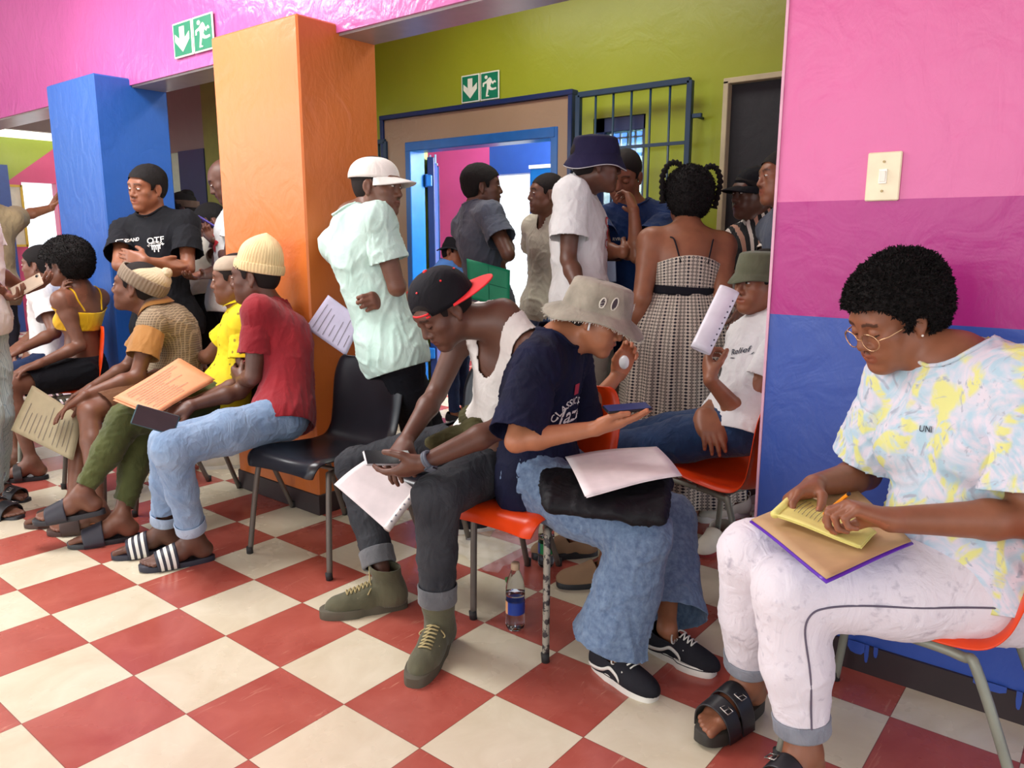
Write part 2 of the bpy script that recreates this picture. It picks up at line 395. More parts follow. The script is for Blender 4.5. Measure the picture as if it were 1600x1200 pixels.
# passage beyond the door: pink wall on the left, blue end wall with a bright opening, white ceiling
YE = 5.4
xc = float(on_y(765, 300, YE)[0]); oR = float(on_y(828, 300, YE)[0]); oT = float(on_y(795, 272, YE)[2]); zc_ = float(on_y(715, 224, YE)[2])
slab('wall_passage_left', (-6.5, YE, 0), (xc, YE + 0.15, zc_), HOTP)
slab('wall_passage_end_top', (xc, YE, oT), (oR, YE + 0.15, zc_), ROYAL)
slab('wall_passage_end_east', (oR, YE, 0), (2.6, YE + 0.15, zc_), ROYAL)
slab('ceiling_passage', (-6.5, YG + 0.2, zc_), (2.6, YE + 0.15, zc_ + 0.1), WHITE)
zr_ = float(on_y(860, 262, YE - 0.5)[2]); xr_ = float(on_y(829, 300, YE - 0.5)[0])
slab('wall_passage_return', (xr_, YE - 0.5, 0), (2.6, YE - 0.01, zr_), STEELB)
slab('trim_7', (xr_, YE - 0.53, zr_), (2.6, YE - 0.01, zr_ + 0.03), WHITE)
gt = empty('inner_gate', (-1.9, YE - 0.35, 0), 'pale blue wire gate leaning on the hot pink wall beyond the doorway', 'gate')
for px_ in (673, 681):
    q = on_y(px_, 300, YE - 0.35); mb = MB(); mb.tube([(q[0], q[1], 0.0), (q[0], q[1], 2.15)], 0.012, 8); mb.obj('gate_post', plain('pale_blue_steel', (150, 190, 225), 0.4), gt, True)
q0 = on_y(671, 300, YE - 0.35)[0]; q1 = on_y(683, 300, YE - 0.35)[0]
for z in (0.5, 1.15, 1.7, 2.05): mb = MB(); mb.box(((q0 + q1) / 2, YE - 0.36, z), (q1 - q0 + 0.04, 0.012, 0.02)); mb.obj('gate_rail', plain('pale_blue_steel', (150, 190, 225), 0.4), gt)
# window with blue frame behind the burglar grille
w = tag(bpy.data.objects.new('window_1', None), kind='structure'); COL.objects.link(w); w.location = (wl, YG, wz0)
mb = MB()
for c, s in ((((wl + wr) / 2, YG + 0.06, wz1 - 0.045), (wr - wl, 0.09, 0.09)), ((wl + 0.04, YG + 0.06, (wz0 + wz1) / 2), (0.08, 0.09, wz1 - wz0)), ((wr - 0.012, YG + 0.06, (wz0 + wz1) / 2), (0.024, 0.09, wz1 - wz0)), (((wl + wr) / 2, YG + 0.06, wz0 + 0.02), (wr - wl, 0.09, 0.04))): mb.box(c, s, bev=0.004)
mb.obj('window_frame', NAVYF, w)
gm, N_, L_, p_ = newmat('window_glass'); p_.inputs['Transmission Weight'].default_value = 0.9; p_.inputs['Roughness'].default_value = 0.05; p_.inputs['Base Color'].default_value = (0.7, 0.85, 0.85, 1)
mb = MB(); mb.box(((wl + wr) / 2, YG + 0.08, (wz0 + wz1) / 2), (wr - wl - 0.06, 0.006, wz1 - wz0 - 0.1)); mb.obj('pane', gm, w)
mb = MB()
for x in np.linspace(wl + 0.12, wr - 0.04, 5): mb.box((x, YG + 0.15, 1.75), (0.012, 0.012, 0.8))
for z in (1.45, 1.7, 1.95): mb.box(((wl + wr) / 2, YG + 0.15, z), (wr - wl, 0.012, 0.012))
mb.obj('mesh_screen', plain('teal_grey_louvre', (96, 140, 140), 0.5), w)
slab('wall_behind_window', (wl - 0.3, YG + 0.9, 0), (wr + 0.6, YG + 0.95, 1.9), plain('teal_grey_back_wall', (120, 165, 165), 0.6))
# panels of the lobby on the far left
slab('wall_lobby_over', (-6.4, 4.55, 1.98), (xl, 4.75, 3.05), BROWN)
slab('wall_lobby_return', (xl - 0.12, 3.2, 0), (xl, YG + 0.2, 3.05), plain('shaded_olive_wall', (104, 108, 40), 0.7))  # olive darkened in its base colour to stand for shade
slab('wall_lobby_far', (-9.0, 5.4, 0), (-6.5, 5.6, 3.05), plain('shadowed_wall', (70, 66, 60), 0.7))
# ------------------------------------------------------------------ far end wall of the lobby on the left (behind the blue column)
XL = -9.0
def px_x(x, y): return on_x(x, y, XL)
def poly_x(name, pts, mat, th=0.15):
    P = np.array([px_x(*q) if len(q) == 2 else V3(XL, q[1], q[2]) for q in pts]); n = len(P)
    v = list(P) + list(P - V3(th, 0, 0))
    f = [tuple(range(n)), tuple(range(n, 2 * n))[::-1]] + [(i, (i + 1) % n, n + (i + 1) % n, n + i) for i in range(n)]
    return tag(mesh_obj(name, v, f, mat, None, False), kind='structure')
LG = paint('lime_green_paint', (150, 170, 34), 0.15); LP = paint('rose_paint', (196, 66, 112), 0.15)
dL, dR = float(px_x(46, 400)[1]), float(px_x(99, 400)[1]); dT = float(px_x(70, 286)[2])
a = px_x(12, 283); b = px_x(80, 235); k = (b[2] - a[2]) / (b[1] - a[1])
zt = float(px_x(40, 217)[2])
y0, y1 = -5.0, 5.5
def zd(y): return min(zt, a[2] + k * (y - a[1]))
yt = a[1] + (zt - a[2]) / k
poly_x('wall_left', [('p', y0, 0.0), ('p', dL, 0.0), ('p', dL, zd(dL)), ('p', a[1] - 0.6, zd(a[1] - 0.6)), ('p', y0, zd(a[1] - 0.6))], LP)
poly_x('wall_left_over_door', [('p', dL, dT), ('p', dR, dT), ('p', dR, zd(dR)), ('p', dL, zd(dL))], LP)
poly_x('wall_left_side', [('p', dR, 0.0), ('p', 5.5, 0.0), ('p', 5.5, zt), ('p', max(yt, dR + 0.01), zt), ('p', dR, zd(dR))], LP)
poly_x('wall_left_green', [('p', y0, zd(a[1] - 0.6)), ('p', a[1] - 0.6, zd(a[1] - 0.6)), ('p', yt, zt), ('p', y0, zt)], LG)
slab('wall_left_bulkhead', (XL - 0.15, y0, zt + 0.07), (XL + 0.4, 5.5, 3.05), BROWN)
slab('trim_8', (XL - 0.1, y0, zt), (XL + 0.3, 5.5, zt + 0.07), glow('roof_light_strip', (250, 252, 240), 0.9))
# board in a yellow frame and a blue door leaf on that wall
bp = [px_x(10, 290), px_x(24, 292), px_x(30, 382), px_x(16, 384)]
t = tag(bpy.data.objects.new('notice_board', None), 'small board in a yellow frame on the rose wall left of the bright doorway', 'board'); COL.objects.link(t); t.location = V3(*bp[3]) * V3(1, 1, 1)
zc = (bp[0][2] + bp[3][2]) / 2; yc = (bp[0][1] + bp[1][1]) / 2; hw = 0.11; hh = (bp[0][2] - bp[3][2]) / 2
mb = MB(); mb.box((XL + 0.02, yc, zc), (0.03, 2 * hw, 2 * hh)); mb.obj('panel', plain('cream_board', (214, 214, 190), 0.6), t)
mb = MB()
for s_ in (-1, 1): mb.box((XL + 0.03, yc + s_ * hw, zc), (0.04, 0.03, 2 * hh + 0.03)); mb.box((XL + 0.03, yc, zc + s_ * hh), (0.04, 2 * hw, 0.03))
mb.obj('board_frame', plain('yellow_wood', (200, 170, 50), 0.5), t)
yb = float(px_x(5, 300)[1]); slab('door_2', (XL + 0.02, yb - 0.9, 0), (XL + 0.08, yb + 0.06, float(px_x(5, 258)[2])), plain('mid_blue_door', (30, 70, 140), 0.4))
# ground outside
slab('floor_outside', (-20, -9, -0.10), (XL - 0.15, 14, -0.02), plain('pale_concrete', (232, 228, 220), 0.9))
slab('floor_yard', (-14, YE + 0.1, -0.07), (8, 16, -0.002), plain('pale_concrete', (232, 228, 220), 0.9))

# panels seen in the gap between the blue and the orange column
YB = 3.05
zz = float(on_y(300, 235, YB)[2])
x1, x2, x3, x4 = [float(on_y(q, 300, YB)[0]) for q in (262, 287, 327, 345)]
for o_ in ('wall_lobby_over',):
    bpy.data.objects.remove(bpy.data.objects[o_])
slab('wall_lobby_over', (x1 - 0.05, YB, zz), (x3 + 0.02, YB + 0.15, 3.05), BROWN)
slab('wall_lobby_concrete', (x1 - 0.05, YB + 0.02, 0), (x2, YB + 0.17, zz), plain('rough_cement', (150, 160, 140), 0.8))
slab('wall_lobby_olive', (x3, YB - 0.02, 0), (-2.2, YB + 0.15, 3.05), plain('shaded_olive_wall', (104, 108, 40), 0.7))  # green wall in shade, the shade put into a darker olive colour
d3 = slab('door_3', (x2, YB - 0.03, 0), (x3, YB + 0.02, zz), plain('navy_door', (6, 30, 68), 0.45))
mb = MB(); mb.box((x1 + 0.05, YB - 0.01, 1.45), (0.025, 0.03, 0.55)); tag(mb.obj('trim_9', plain('black_rail', (14, 14, 16), 0.5)), kind='structure')

# ------------------------------------------------------------------ things fixed to the walls
WHS = plain('sign_white', (228, 232, 214), 0.4); GRS = plain('sign_green', (0, 120, 84), 0.4)
MAN = [(-.05, .30), (.02, .34), (.08, .30), (.16, .14), (.27, .20), (.33, .12), (.30, .08), (.24, .11), (.17, .03), (.10, .12), (.04, -.02), (.10, -.10), (.20, -.12), (.33, -.10), (.34, -.18), (.16, -.21), (.04, -.19), (-.04, -.14), (-.06, -.26), (-.10, -.38), (-.02, -.40), (-.02, -.44), (-.18, -.44), (-.16, -.28), (-.13, -.10), (-.12, .02), (-.14, .12), (-.26, .08), (-.27, -.02), (-.34, -.02), (-.33, .14), (-.16, .20)]
def exit_sign(c, w, h, label, tilt=0.0):
    """two green squares, arrow down and running man; faces -Y"""
    t = empty('exit_sign', c, label, 'sign', None)
    ex = V3(math.cos(tilt), 0, math.sin(tilt)); ez = V3(-math.sin(tilt), 0, math.cos(tilt)); A = np.array([ex, V3(0, 1, 0), ez]); c = np.asarray(c)
    for s_ in (-1, 1):
        o = c + ex * s_ * w * 0.255
        mb = MB(); mb.box(o, (w * 0.49, 0.006, h), A, bev=0.002); mb.obj('sign_plate', WHS, t)
        mb = MB(); mb.box(o - V3(0, 0.0035, 0), (w * 0.43, 0.003, h * 0.9), A); mb.obj('green_field', GRS, t)
    o = c - ex * w * 0.255 - V3(0, 0.006, 0); q = h * 0.9
    arrow = [(-.09, .4), (.09, .4), (.09, .02), (.26, .2), (.26, -.04), (0, -.4), (-.26, -.04), (-.26, .2), (-.09, .02)]
    mb = MB(); mb.prism([(a * w * 0.7, b * q) for a, b in arrow], o, ex, ez, -0.002); mb.obj('down_arrow', WHS, t)
    o = c + ex * w * 0.255 - V3(0, 0.006, 0)
    mb = MB(); mb.prism([(a * w * 0.52, b * q * 0.95) for a, b in MAN], o, ex, ez, -0.002)
    cc = [(0.075 * math.cos(a) - 0.16, 0.075 * math.sin(a) + 0.36) for a in np.linspace(0, 6.283, 15)[:-1]]
    mb.prism([(a * w * 0.52, b * q * 0.95) for a, b in cc], o, ex, ez, -0.002); mb.obj('running_man', WHS, t)
    return t
a = on_y(723, 140, YG); b = on_y(782, 133, YG); hgt = float(on_y(752, 112, YG)[2] - on_y(752, 156, YG)[2])
exit_sign(tuple((a + b) / 2 - V3(0, 0.012, 0)), b[0] - a[0], hgt, 'green down arrow and running man sign on the olive wall above the doorway')
a = on_y(276, 66, 1.42); b = on_y(336, 48, 1.42); hgt = float(on_y(300, 29, 1.42)[2] - on_y(300, 86, 1.42)[2])
exit_sign(tuple((a + b) / 2 + V3(0.0, -0.012, 0)), (b[0] - a[0]) * 1.04, hgt, 'green down arrow and running man sign on the pink beam beside the orange column', 0.0)
# light switch
c = on_y(1381, 276, 1.415); h = float(on_y(1381, 238, 1.415)[2] - on_y(1381, 314, 1.415)[2]); wd = float(on_y(1408, 276, 1.415)[0] - on_y(1355, 276, 1.415)[0])
t = empty('light_switch', tuple(c), 'cream rectangular light switch plate on the light pink wall', 'light switch')
CRM = plain('cream_plastic', (240, 226, 190), 0.35)
mb = MB(); mb.box(c - V3(0, 0.004, 0), (wd, 0.009, h), bev=0.003); mb.obj('plate', CRM, t)
mb = MB(); mb.box(c - V3(0, 0.010, 0), (wd * 0.24, 0.006, h * 0.3), bev=0.001); mb.box(c - V3(0, 0.014, 0), (wd * 0.18, 0.008, h * 0.22), np.array([[1, 0, 0], [0, .98, .2], [0, -.2, .98]]), bev=0.001); mb.obj('rocker', plain('white_rocker', (250, 246, 232), 0.3), t)
for s_ in (-1, 1):
    mb = MB(); mb.tube([c + V3(0, -0.007, s_ * h * 0.3), c + V3(0, -0.011, s_ * h * 0.3)], 0.0035, 12); mb.obj('screw', plain('brass_screw', (150, 130, 90), 0.4, 0.6), t)

# burglar grille in front of the window and pulled open on the other side of the door
def grille(name, xa, xb, z0, z1, nbar, cross, label, y):
    t = empty(name, ((xa + xb) / 2, y, z0), label, 'grille')
    for a_, b_ in (((xa, z0), (xa, z1)), ((xb, z0), (xb, z1)), ((xa, z1), (xb, z1)), ((xa, z0), (xb, z0))):
        mb = MB(); mb.box(((a_[0] + b_[0]) / 2, y, (a_[1] + b_[1]) / 2), (max(abs(a_[0] - b_[0]), 0.035), 0.035, max(abs(a_[1] - b_[1]), 0.035)), bev=0.003); mb.obj('frame_bar', DKB, t)
    for i in range(nbar):
        x = xa + (xb - xa) * (i + 1) / (nbar + 1); mb = MB(); mb.tube([(x, y, z0), (x, y, z1)], 0.0075, 8); mb.obj('bar', DKB, t, True)
    for z in cross: mb = MB(); mb.box(((xa + xb) / 2, y - 0.002, z), (xb - xa, 0.012, 0.02)); mb.obj('cross_bar', DKB, t)
    return t
DKB = plain('slate_blue_steel', (22, 52, 74), 0.4)
ga = float(on_y(902, 300, YG - 0.12)[0]); gb = float(on_y(1074, 250, YG - 0.12)[0]); gz = float(on_y(1075, 126, YG - 0.12)[2])
zc = float(on_y(1030, 226, YG - 0.12)[2])
g = grille('burglar_grille', ga, gb, 0.35, gz, 5, (zc, zc - 0.75), 'slate blue steel bar grille in front of the window, right of the doorway', YG - 0.12)
mb = MB(); mb.box((gb + 0.05, YG - 0.12, gz - 0.2), (0.06, 0.02, 0.025), bev=0.003); mb.tube([(gb + 0.03, YG - 0.12, gz - 0.2), (gb + 0.03, YG + 0.0, gz - 0.2)], 0.008); mb.obj('latch', DKB, g)
ga = float(on_y(594, 250, YG - 0.05)[0]); gb = float(on_y(606, 250, YG - 0.05)[0])
grille('folded_grille', ga - 0.25, gb - 0.02, 0.1, 2.06, 3, (1.2,), 'narrow dark blue steel grille on the olive wall between the orange column and the doorway', YG - 0.05)
# framed black board on the right of the green wall
YK = 3.3
xa = float(on_y(1133, 200, YK)[0]); zt_ = float(on_y(1140, 127, YK)[2])
t = empty('blackboard', (xa + 0.8, YK, 0), 'large black board with a pale wooden edge beside the pink wall', 'board')
mb = MB(); mb.box((xa + 0.8, YK + 0.05, (zt_ + 0.1) / 2), (1.6, 0.04, zt_ - 0.1)); mb.obj('board_face', BLACKBD, t)
mb = MB(); mb.box((xa, YK + 0.03, zt_ / 2), (0.03, 0.1, zt_), bev=0.003); mb.box((xa + 0.8, YK + 0.03, zt_), (1.63, 0.1, 0.03), bev=0.003); mb.obj('board_frame', plain('pale_wood_edge', (178, 166, 130), 0.6), t)
# ------------------------------------------------------------------ implicit surfaces: smooth bodies, clothes and shoes
F32 = np.float32
class Shape:
    """list of soft primitives, joined smoothly; meshed with surface nets"""
    def __init__(s): s.p = []
    def cone(s, a, b, ra, rb=None, k=0.02, op='u', flat=None):
        s.p.append(('c', V3(*a), V3(*b), float(ra), float(ra if rb is None else rb), k, op, flat)); return s
    def ell(s, c, r, ax=None, k=0.02, op='u'):
        s.p.append(('e', V3(*c), np.eye(3) if ax is None else np.asarray(ax, float), V3(*r), k, op)); return s
    def ball(s, c, r, k=0.02, op='u'): return s.cone(c, c, r, r, k, op)
    def chain(s, pts, rs, k=0.02, op='u'):
        for i in range(len(pts) - 1): s.cone(pts[i], pts[i + 1], rs[i], rs[i + 1], k, op)
        return s
    def bounds(s):
        lo, hi = [], []
        for q in s.p:
            if (q[6] if q[0] == 'c' else q[5]) != 'u': continue
            l, h = prim_bounds(q); lo.append(l); hi.append(h)
        return np.min(lo, 0), np.max(hi, 0)
    def add(s, o): s.p += o.p; return s
def prim_bounds(q):
    if q[0] == 'c':
        r = max(q[3], q[4]); return np.minimum(q[1], q[2]) - r, np.maximum(q[1], q[2]) + r
    e = np.sqrt(((q[2].T * q[3]) ** 2).sum(1)); return q[1] - e, q[1] + e
def lin3(X, Y, Z, v): return X * F32(v[0]) + Y * F32(v[1]) + Z * F32(v[2])
def eval_prim(q, X, Y, Z):
    c = q[1]; X = X - F32(c[0]); Y = Y - F32(c[1]); Z = Z - F32(c[2])
    if q[0] == 'c':
        ba = q[2] - q[1]; l2 = float(ba @ ba); P2 = X * X + Y * Y + Z * Z
        if q[7] is not None:                      # squashed along an axis
            n, f = q[7]; w = lin3(X, Y, Z, n); P2 = P2 + (F32(1 / f ** 2 - 1)) * w * w
        if l2 < 1e-10: return np.sqrt(np.maximum(P2, 0)) - F32(q[3])
        d = lin3(X, Y, Z, ba); t = np.clip(d / F32(l2), 0, 1)
        return np.sqrt(np.maximum(P2 - 2 * t * d + t * t * F32(l2), 0)) - (F32(q[3]) + t * F32(q[4] - q[3]))
    M, r = q[2], q[3]; k0 = 0; k1 = 0
    for i in range(3):
        w = lin3(X, Y, Z, M[i]) / F32(r[i]); w2 = w * w; k0 = k0 + w2; k1 = k1 + w2 / F32(r[i] ** 2)
    k0 = np.sqrt(k0); k1 = np.sqrt(k1) + F32(1e-6)
    return k0 * (k0 - 1) / k1
def field(prims, lo, res, n):
    ax = [(lo[i] + res * np.arange(n[i])).astype(F32) for i in range(3)]
    Fd = np.full(n, 0.5, F32)
    for q in prims:
        k, op = (q[5], q[6]) if q[0] == 'c' else (q[4], q[5])
        l, h = prim_bounds(q); pad = k + 2.5 * res
        i0 = [max(0, int((l[i] - pad - lo[i]) / res)) for i in range(3)]; i1 = [min(n[i], int((h[i] + pad - lo[i]) / res) + 2) for i in range(3)]
        if any(i1[i] <= i0[i] for i in range(3)): continue
        sl = tuple(slice(i0[i], i1[i]) for i in range(3))
        d = eval_prim(q, ax[0][sl[0]][:, None, None], ax[1][sl[1]][None, :, None], ax[2][sl[2]][None, None, :])
        f = Fd[sl]; k = F32(max(k, 1e-5))
        if op == 'u':
            hh = np.maximum(k - np.abs(f - d), 0) / k; Fd[sl] = np.minimum(f, d) - hh * hh * k * F32(0.25)
        else:
            d = -d; hh = np.maximum(k - np.abs(f - d), 0) / k; Fd[sl] = np.maximum(f, d) + hh * hh * k * F32(0.25)
    return Fd
def nets(Fd, lo, res):
    S = Fd < 0
    n = S.shape; c = np.zeros((n[0] - 1, n[1] - 1, n[2] - 1), np.uint8)
    for dx in (0, 1):
        for dy in (0, 1):
            for dz in (0, 1): c += S[dx:n[0] - 1 + dx, dy:n[1] - 1 + dy, dz:n[2] - 1 + dz]
    act = (c > 0) & (c < 8); I = np.argwhere(act)
    if len(I) == 0: return np.zeros((0, 3)), np.zeros((0, 4), int)
    idx = np.full(act.shape, -1, np.int32); idx[act] = np.arange(len(I))
    val = {}
    for dx in (0, 1):
        for dy in (0, 1):
            for dz in (0, 1): val[(dx, dy, dz)] = Fd[I[:, 0] + dx, I[:, 1] + dy, I[:, 2] + dz]
    acc = np.zeros((len(I), 3)); cnt = np.zeros(len(I))
    for a in range(3):
        o = [i for i in range(3) if i != a]
        for p in (0, 1):
            for q in (0, 1):
                k0 = [0, 0, 0]; k0[o[0]] = p; k0[o[1]] = q; k1 = list(k0); k1[a] = 1
                f0 = val[tuple(k0)]; f1 = val[tuple(k1)]; mm = (f0 < 0) != (f1 < 0)
                t = np.where(mm, f0 / np.where(mm, f0 - f1, 1), 0)
                acc[mm] += np.array(k0, float); acc[:, a] += np.where(mm, t, 0); cnt += mm
    V = (I + acc / cnt[:, None]) * res + lo
    Fs = []
    for a in range(3):
        o = [(a + 1) % 3, (a + 2) % 3]
        s0 = [slice(None)] * 3; s1 = [slice(None)] * 3; s0[a] = slice(0, -1); s1[a] = slice(1, None)
        ch = S[tuple(s0)] != S[tuple(s1)]; E = np.argwhere(ch)
        ok = (E[:, o[0]] > 0) & (E[:, o[1]] > 0) & (E[:, o[0]] < n[o[0]] - 1) & (E[:, o[1]] < n[o[1]] - 1); E = E[ok]
        q = []
        for du, dv in ((-1, -1), (0, -1), (0, 0), (-1, 0)):
            e = E.copy(); e[:, o[0]] += du; e[:, o[1]] += dv; q.append(idx[e[:, 0], e[:, 1], e[:, 2]])
        q = np.stack(q, 1); flip = ~S[E[:, 0], E[:, 1], E[:, 2]]; q[flip] = q[flip][:, ::-1]; Fs.append(q)
    Q = np.concatenate(Fs); return V, Q[(Q >= 0).all(1)]
def vnormals(V, Q):
    n = np.cross(V[Q[:, 2]] - V[Q[:, 0]], V[Q[:, 3]] - V[Q[:, 1]]); N = np.zeros_like(V)
    for i in range(4): np.add.at(N, Q[:, i], n)
    return N / (np.linalg.norm(N, axis=1, keepdims=True) + 1e-12)
def relax(V, Q, it=1, w=0.5):
    for _ in range(it):
        A = np.zeros_like(V); c = np.zeros(len(V))
        for i in range(4):
            j = (i + 1) % 4
            np.add.at(A, Q[:, i], V[Q[:, j]]); np.add.at(A, Q[:, j], V[Q[:, i]]); np.add.at(c, Q[:, i], 1); np.add.at(c, Q[:, j], 1)
        c = np.maximum(c, 1); V = V * (1 - w) + w * A / c[:, None]
    return V
def compact(V, Q, *ex):
    u, inv = np.unique(Q.ravel(), return_inverse=True)
    return (V[u], inv.reshape(Q.shape)) + tuple(e[u] for e in ex)
def clip(V, Q, cut):
    """cut(P) > 0 is removed; the rim is drawn onto cut = 0"""
    g = cut(V); keep = (g[Q] < 0).any(1); Q = Q[keep]
    V, Q = compact(V, Q)
    for _ in range(3):
        g = cut(V); m_ = g > 0
        if not m_.any(): break
        P = V[m_]; e = 1e-4; G = np.stack([(cut(P + np.eye(3)[i] * e) - g[m_]) / e for i in range(3)], 1)
        G = G / np.maximum((G ** 2).sum(1, keepdims=True), 0.25); V[m_] = P - np.clip(g[m_], 0, 0.02)[:, None] * G
    return V, Q
def mesh_shape(S, res, lo=None, hi=None, cut=None, disp=None, it=1):
    l, h = S.bounds()
    if lo is not None: l = np.maximum(l, lo); h = np.minimum(h, hi)
    l = l - 3 * res if lo is None else np.maximum(l - 3 * res, lo); h = h + 3 * res if lo is None else np.minimum(h + 3 * res, hi)
    n = tuple(int(math.ceil((h[i] - l[i]) / res)) + 1 for i in range(3))
    V, Q = nets(field(S.p, l, res, n), l, res)
    if len(Q) == 0: return V, Q
    if it: V = relax(V, Q, it, 0.4)
    if disp is not None: V = V + vnormals(V, Q) * disp(V)[:, None]
    if cut is not None: V, Q = clip(V, Q, cut)
    return V, Q
def snoise(P, f, seed=0, oct=2):
    """cheap smooth noise in about -1..1"""
    r = np.random.RandomState(seed); out = np.zeros(len(P)); a = 1.0; tot = 0
    for o in range(oct):
        q = P * f * (2.0 ** o); w = np.stack([np.sin(q @ r.randn(3) * 1.0 + r.rand() * 6) for _ in range(3)], 1) * 0.9
        s = 0
        for _ in range(3): s = s + np.sin((q + w) @ r.randn(3) + r.rand() * 6)
        out += a * s / 3; tot += a; a *= 0.5
    return out / tot
def frame(fwd, up):
    """rows: side (person's right), forward, up"""
    f = unit(fwd); u = unit(np.asarray(up, float) - f * np.dot(up, f)); return np.array([np.cross(f, u), f, u])

# ------------------------------------------------------------------ head
def head_prims(S, H, A, s, fem=False, hol=1.0, mouth=0.0):
    """H head centre, A rows side/forward/up, s scale"""
    def L(x, y, z): return H + A.T @ (V3(x, y, z) * s)
    def E(x, y, z, rx, ry, rz, k=0.02, op='u', ax=None): S.ell(L(x, y, z), V3(rx, ry, rz) * s, A if ax is None else ax @ A, k * s, op)
    E(0, -0.020, 0.040, 0.073, 0.093, 0.078); E(0, 0.0, 0.03, 0.070, 0.088, 0.066, 0.02)
    E(0, 0.032, -0.032, 0.054, 0.054, 0.078, 0.03)
    for g in (-1, 1):
        S.cone(L(g * 0.049, 0.002, -0.048), L(g * 0.016, 0.066, -0.093), 0.021 * s, 0.018 * s, 0.03 * s)
        E(g * 0.038, 0.056, -0.022, 0.024, 0.024, 0.021, 0.025)
        E(g * 0.028, 0.058, -0.058, 0.026, 0.026, 0.026, 0.02)
    E(0, 0.071, -0.095, 0.021, 0.018, 0.015, 0.02)
    S.cone(L(-0.034, 0.073, 0.026), L(0.034, 0.073, 0.026), 0.014 * s, 0.014 * s, 0.022 * s)
    for g in (-1, 1): E(g * 0.032, 0.092, 0.003, 0.019, 0.013, 0.012, 0.013, 's')
    S.cone(L(0, 0.084, 0.012), L(0, 0.100, -0.028), 0.0075 * s, 0.0125 * s, 0.012 * s)
    for g in (-1, 1): E(g * 0.0145, 0.090, -0.034, 0.0095, 0.0115, 0.0085, 0.007)
    for g in (-1, 1): E(g * 0.0075, 0.101, -0.042, 0.0045, 0.004, 0.004, 0.004, 's')
    E(0, 0.082, -0.060, 0.030, 0.012, 0.020, 0.012)
    S.cone(L(-0.019, 0.083, -0.0565), L(0, 0.0925, -0.055), 0.0045 * s, 0.0075 * s, 0.005 * s); S.cone(L(0.019, 0.083, -0.0565), L(0, 0.0925, -0.055), 0.0045 * s, 0.0075 * s, 0.005 * s)
    S.cone(L(-0.016, 0.082, -0.070), L(0.016, 0.082, -0.070), 0.008 * s, 0.008 * s, 0.005 * s); E(0, 0.087, -0.070, 0.014, 0.0085, 0.007, 0.005)
    S.cone(L(-0.024, 0.086, -0.0625), L(0, 0.0985, -0.063), 0.0018 * s, (0.0022 + 0.003 * mouth) * s, 0.003 * s, 's'); S.cone(L(0.024, 0.086, -0.0625), L(0, 0.0985, -0.063), 0.0018 * s, (0.0022 + 0.003 * mouth) * s, 0.003 * s, 's')
    for g in (-1, 1):
        # eyelids over the eyeball, with a slit
        S.ball(L(g * 0.031, 0.0765, 0.003), 0.0150 * s, 0.004 * s)
    for g in (-1, 1):
        c = V3(g * 0.078, -0.006, -0.008); a = g * 0.35
        R_ = np.array([[math.cos(a), math.sin(a), 0], [-math.sin(a), math.cos(a), 0], [0, 0, 1.0]])
        E(c[0], c[1], c[2] + 0.004, 0.0065, 0.0175, 0.028, 0.006, 'u', R_); E(c[0] - g * 0.002, c[1] + 0.003, c[2] - 0.024, 0.006, 0.009, 0.010, 0.006)
        E(c[0] + g * 0.007, c[1] + 0.003, c[2] + 0.003, 0.0055, 0.009, 0.017, 0.004, 's', R_)
def head_tone(V, H, A, s, lip=(1.0, 0.78, 0.80), brow=0.28, lidclosed=False):
    Lc = ((V - H) @ A.T) / s; x, y, z = Lc.T; T = np.ones((len(V), 3))
    front = y > 0.04
    m1 = front & (np.abs(x) < 0.026) & (np.abs(z + 0.0625 - 0.0 * x) < 0.0135 * np.sqrt(np.clip(1 - (x / 0.027) ** 2, 0, 1)) + 0.001) & (y > 0.080)
    T[m1] *= lip
    m2 = front & (np.abs(np.abs(x) - 0.031) < 0.019) & (np.abs(z - 0.0245 - 0.004 * np.cos((np.abs(x) - 0.03) * 90)) < 0.0042) & (y > 0.05)
    T[m2] *= brow
    m4 = (y > 0.09) & (z < -0.037) & (z > -0.05) & (np.abs(np.abs(x) - 0.0075) < 0.005); T[m4] *= 0.45
    if lidclosed:
        m3 = front & (np.abs(np.abs(x) - 0.031) < 0.0145) & (np.abs(z + 0.0045 + (np.abs(x) - 0.031) ** 2 * -18) < 0.0018); T[m3] *= 0.12
    return T
def hairline(V, H, A, s, front=0.062, nape=-0.060):
    """> 0 outside the hair"""
    Lc = ((V - H) @ A.T) / s; y = Lc[:, 1]; z = Lc[:, 2]
    ys = [-0.12, -0.085, -0.045, -0.027, -0.018, 0.012, 0.022, 0.034, 0.040, 0.058, 0.075, 0.12]
    zs = [nape, nape, nape + 0.004, -0.040, 0.022, 0.026, -0.004, -0.004, 0.030, front - 0.018, front, front + 0.01]
    return (np.interp(y, ys, zs) - z) * 0.6 * s

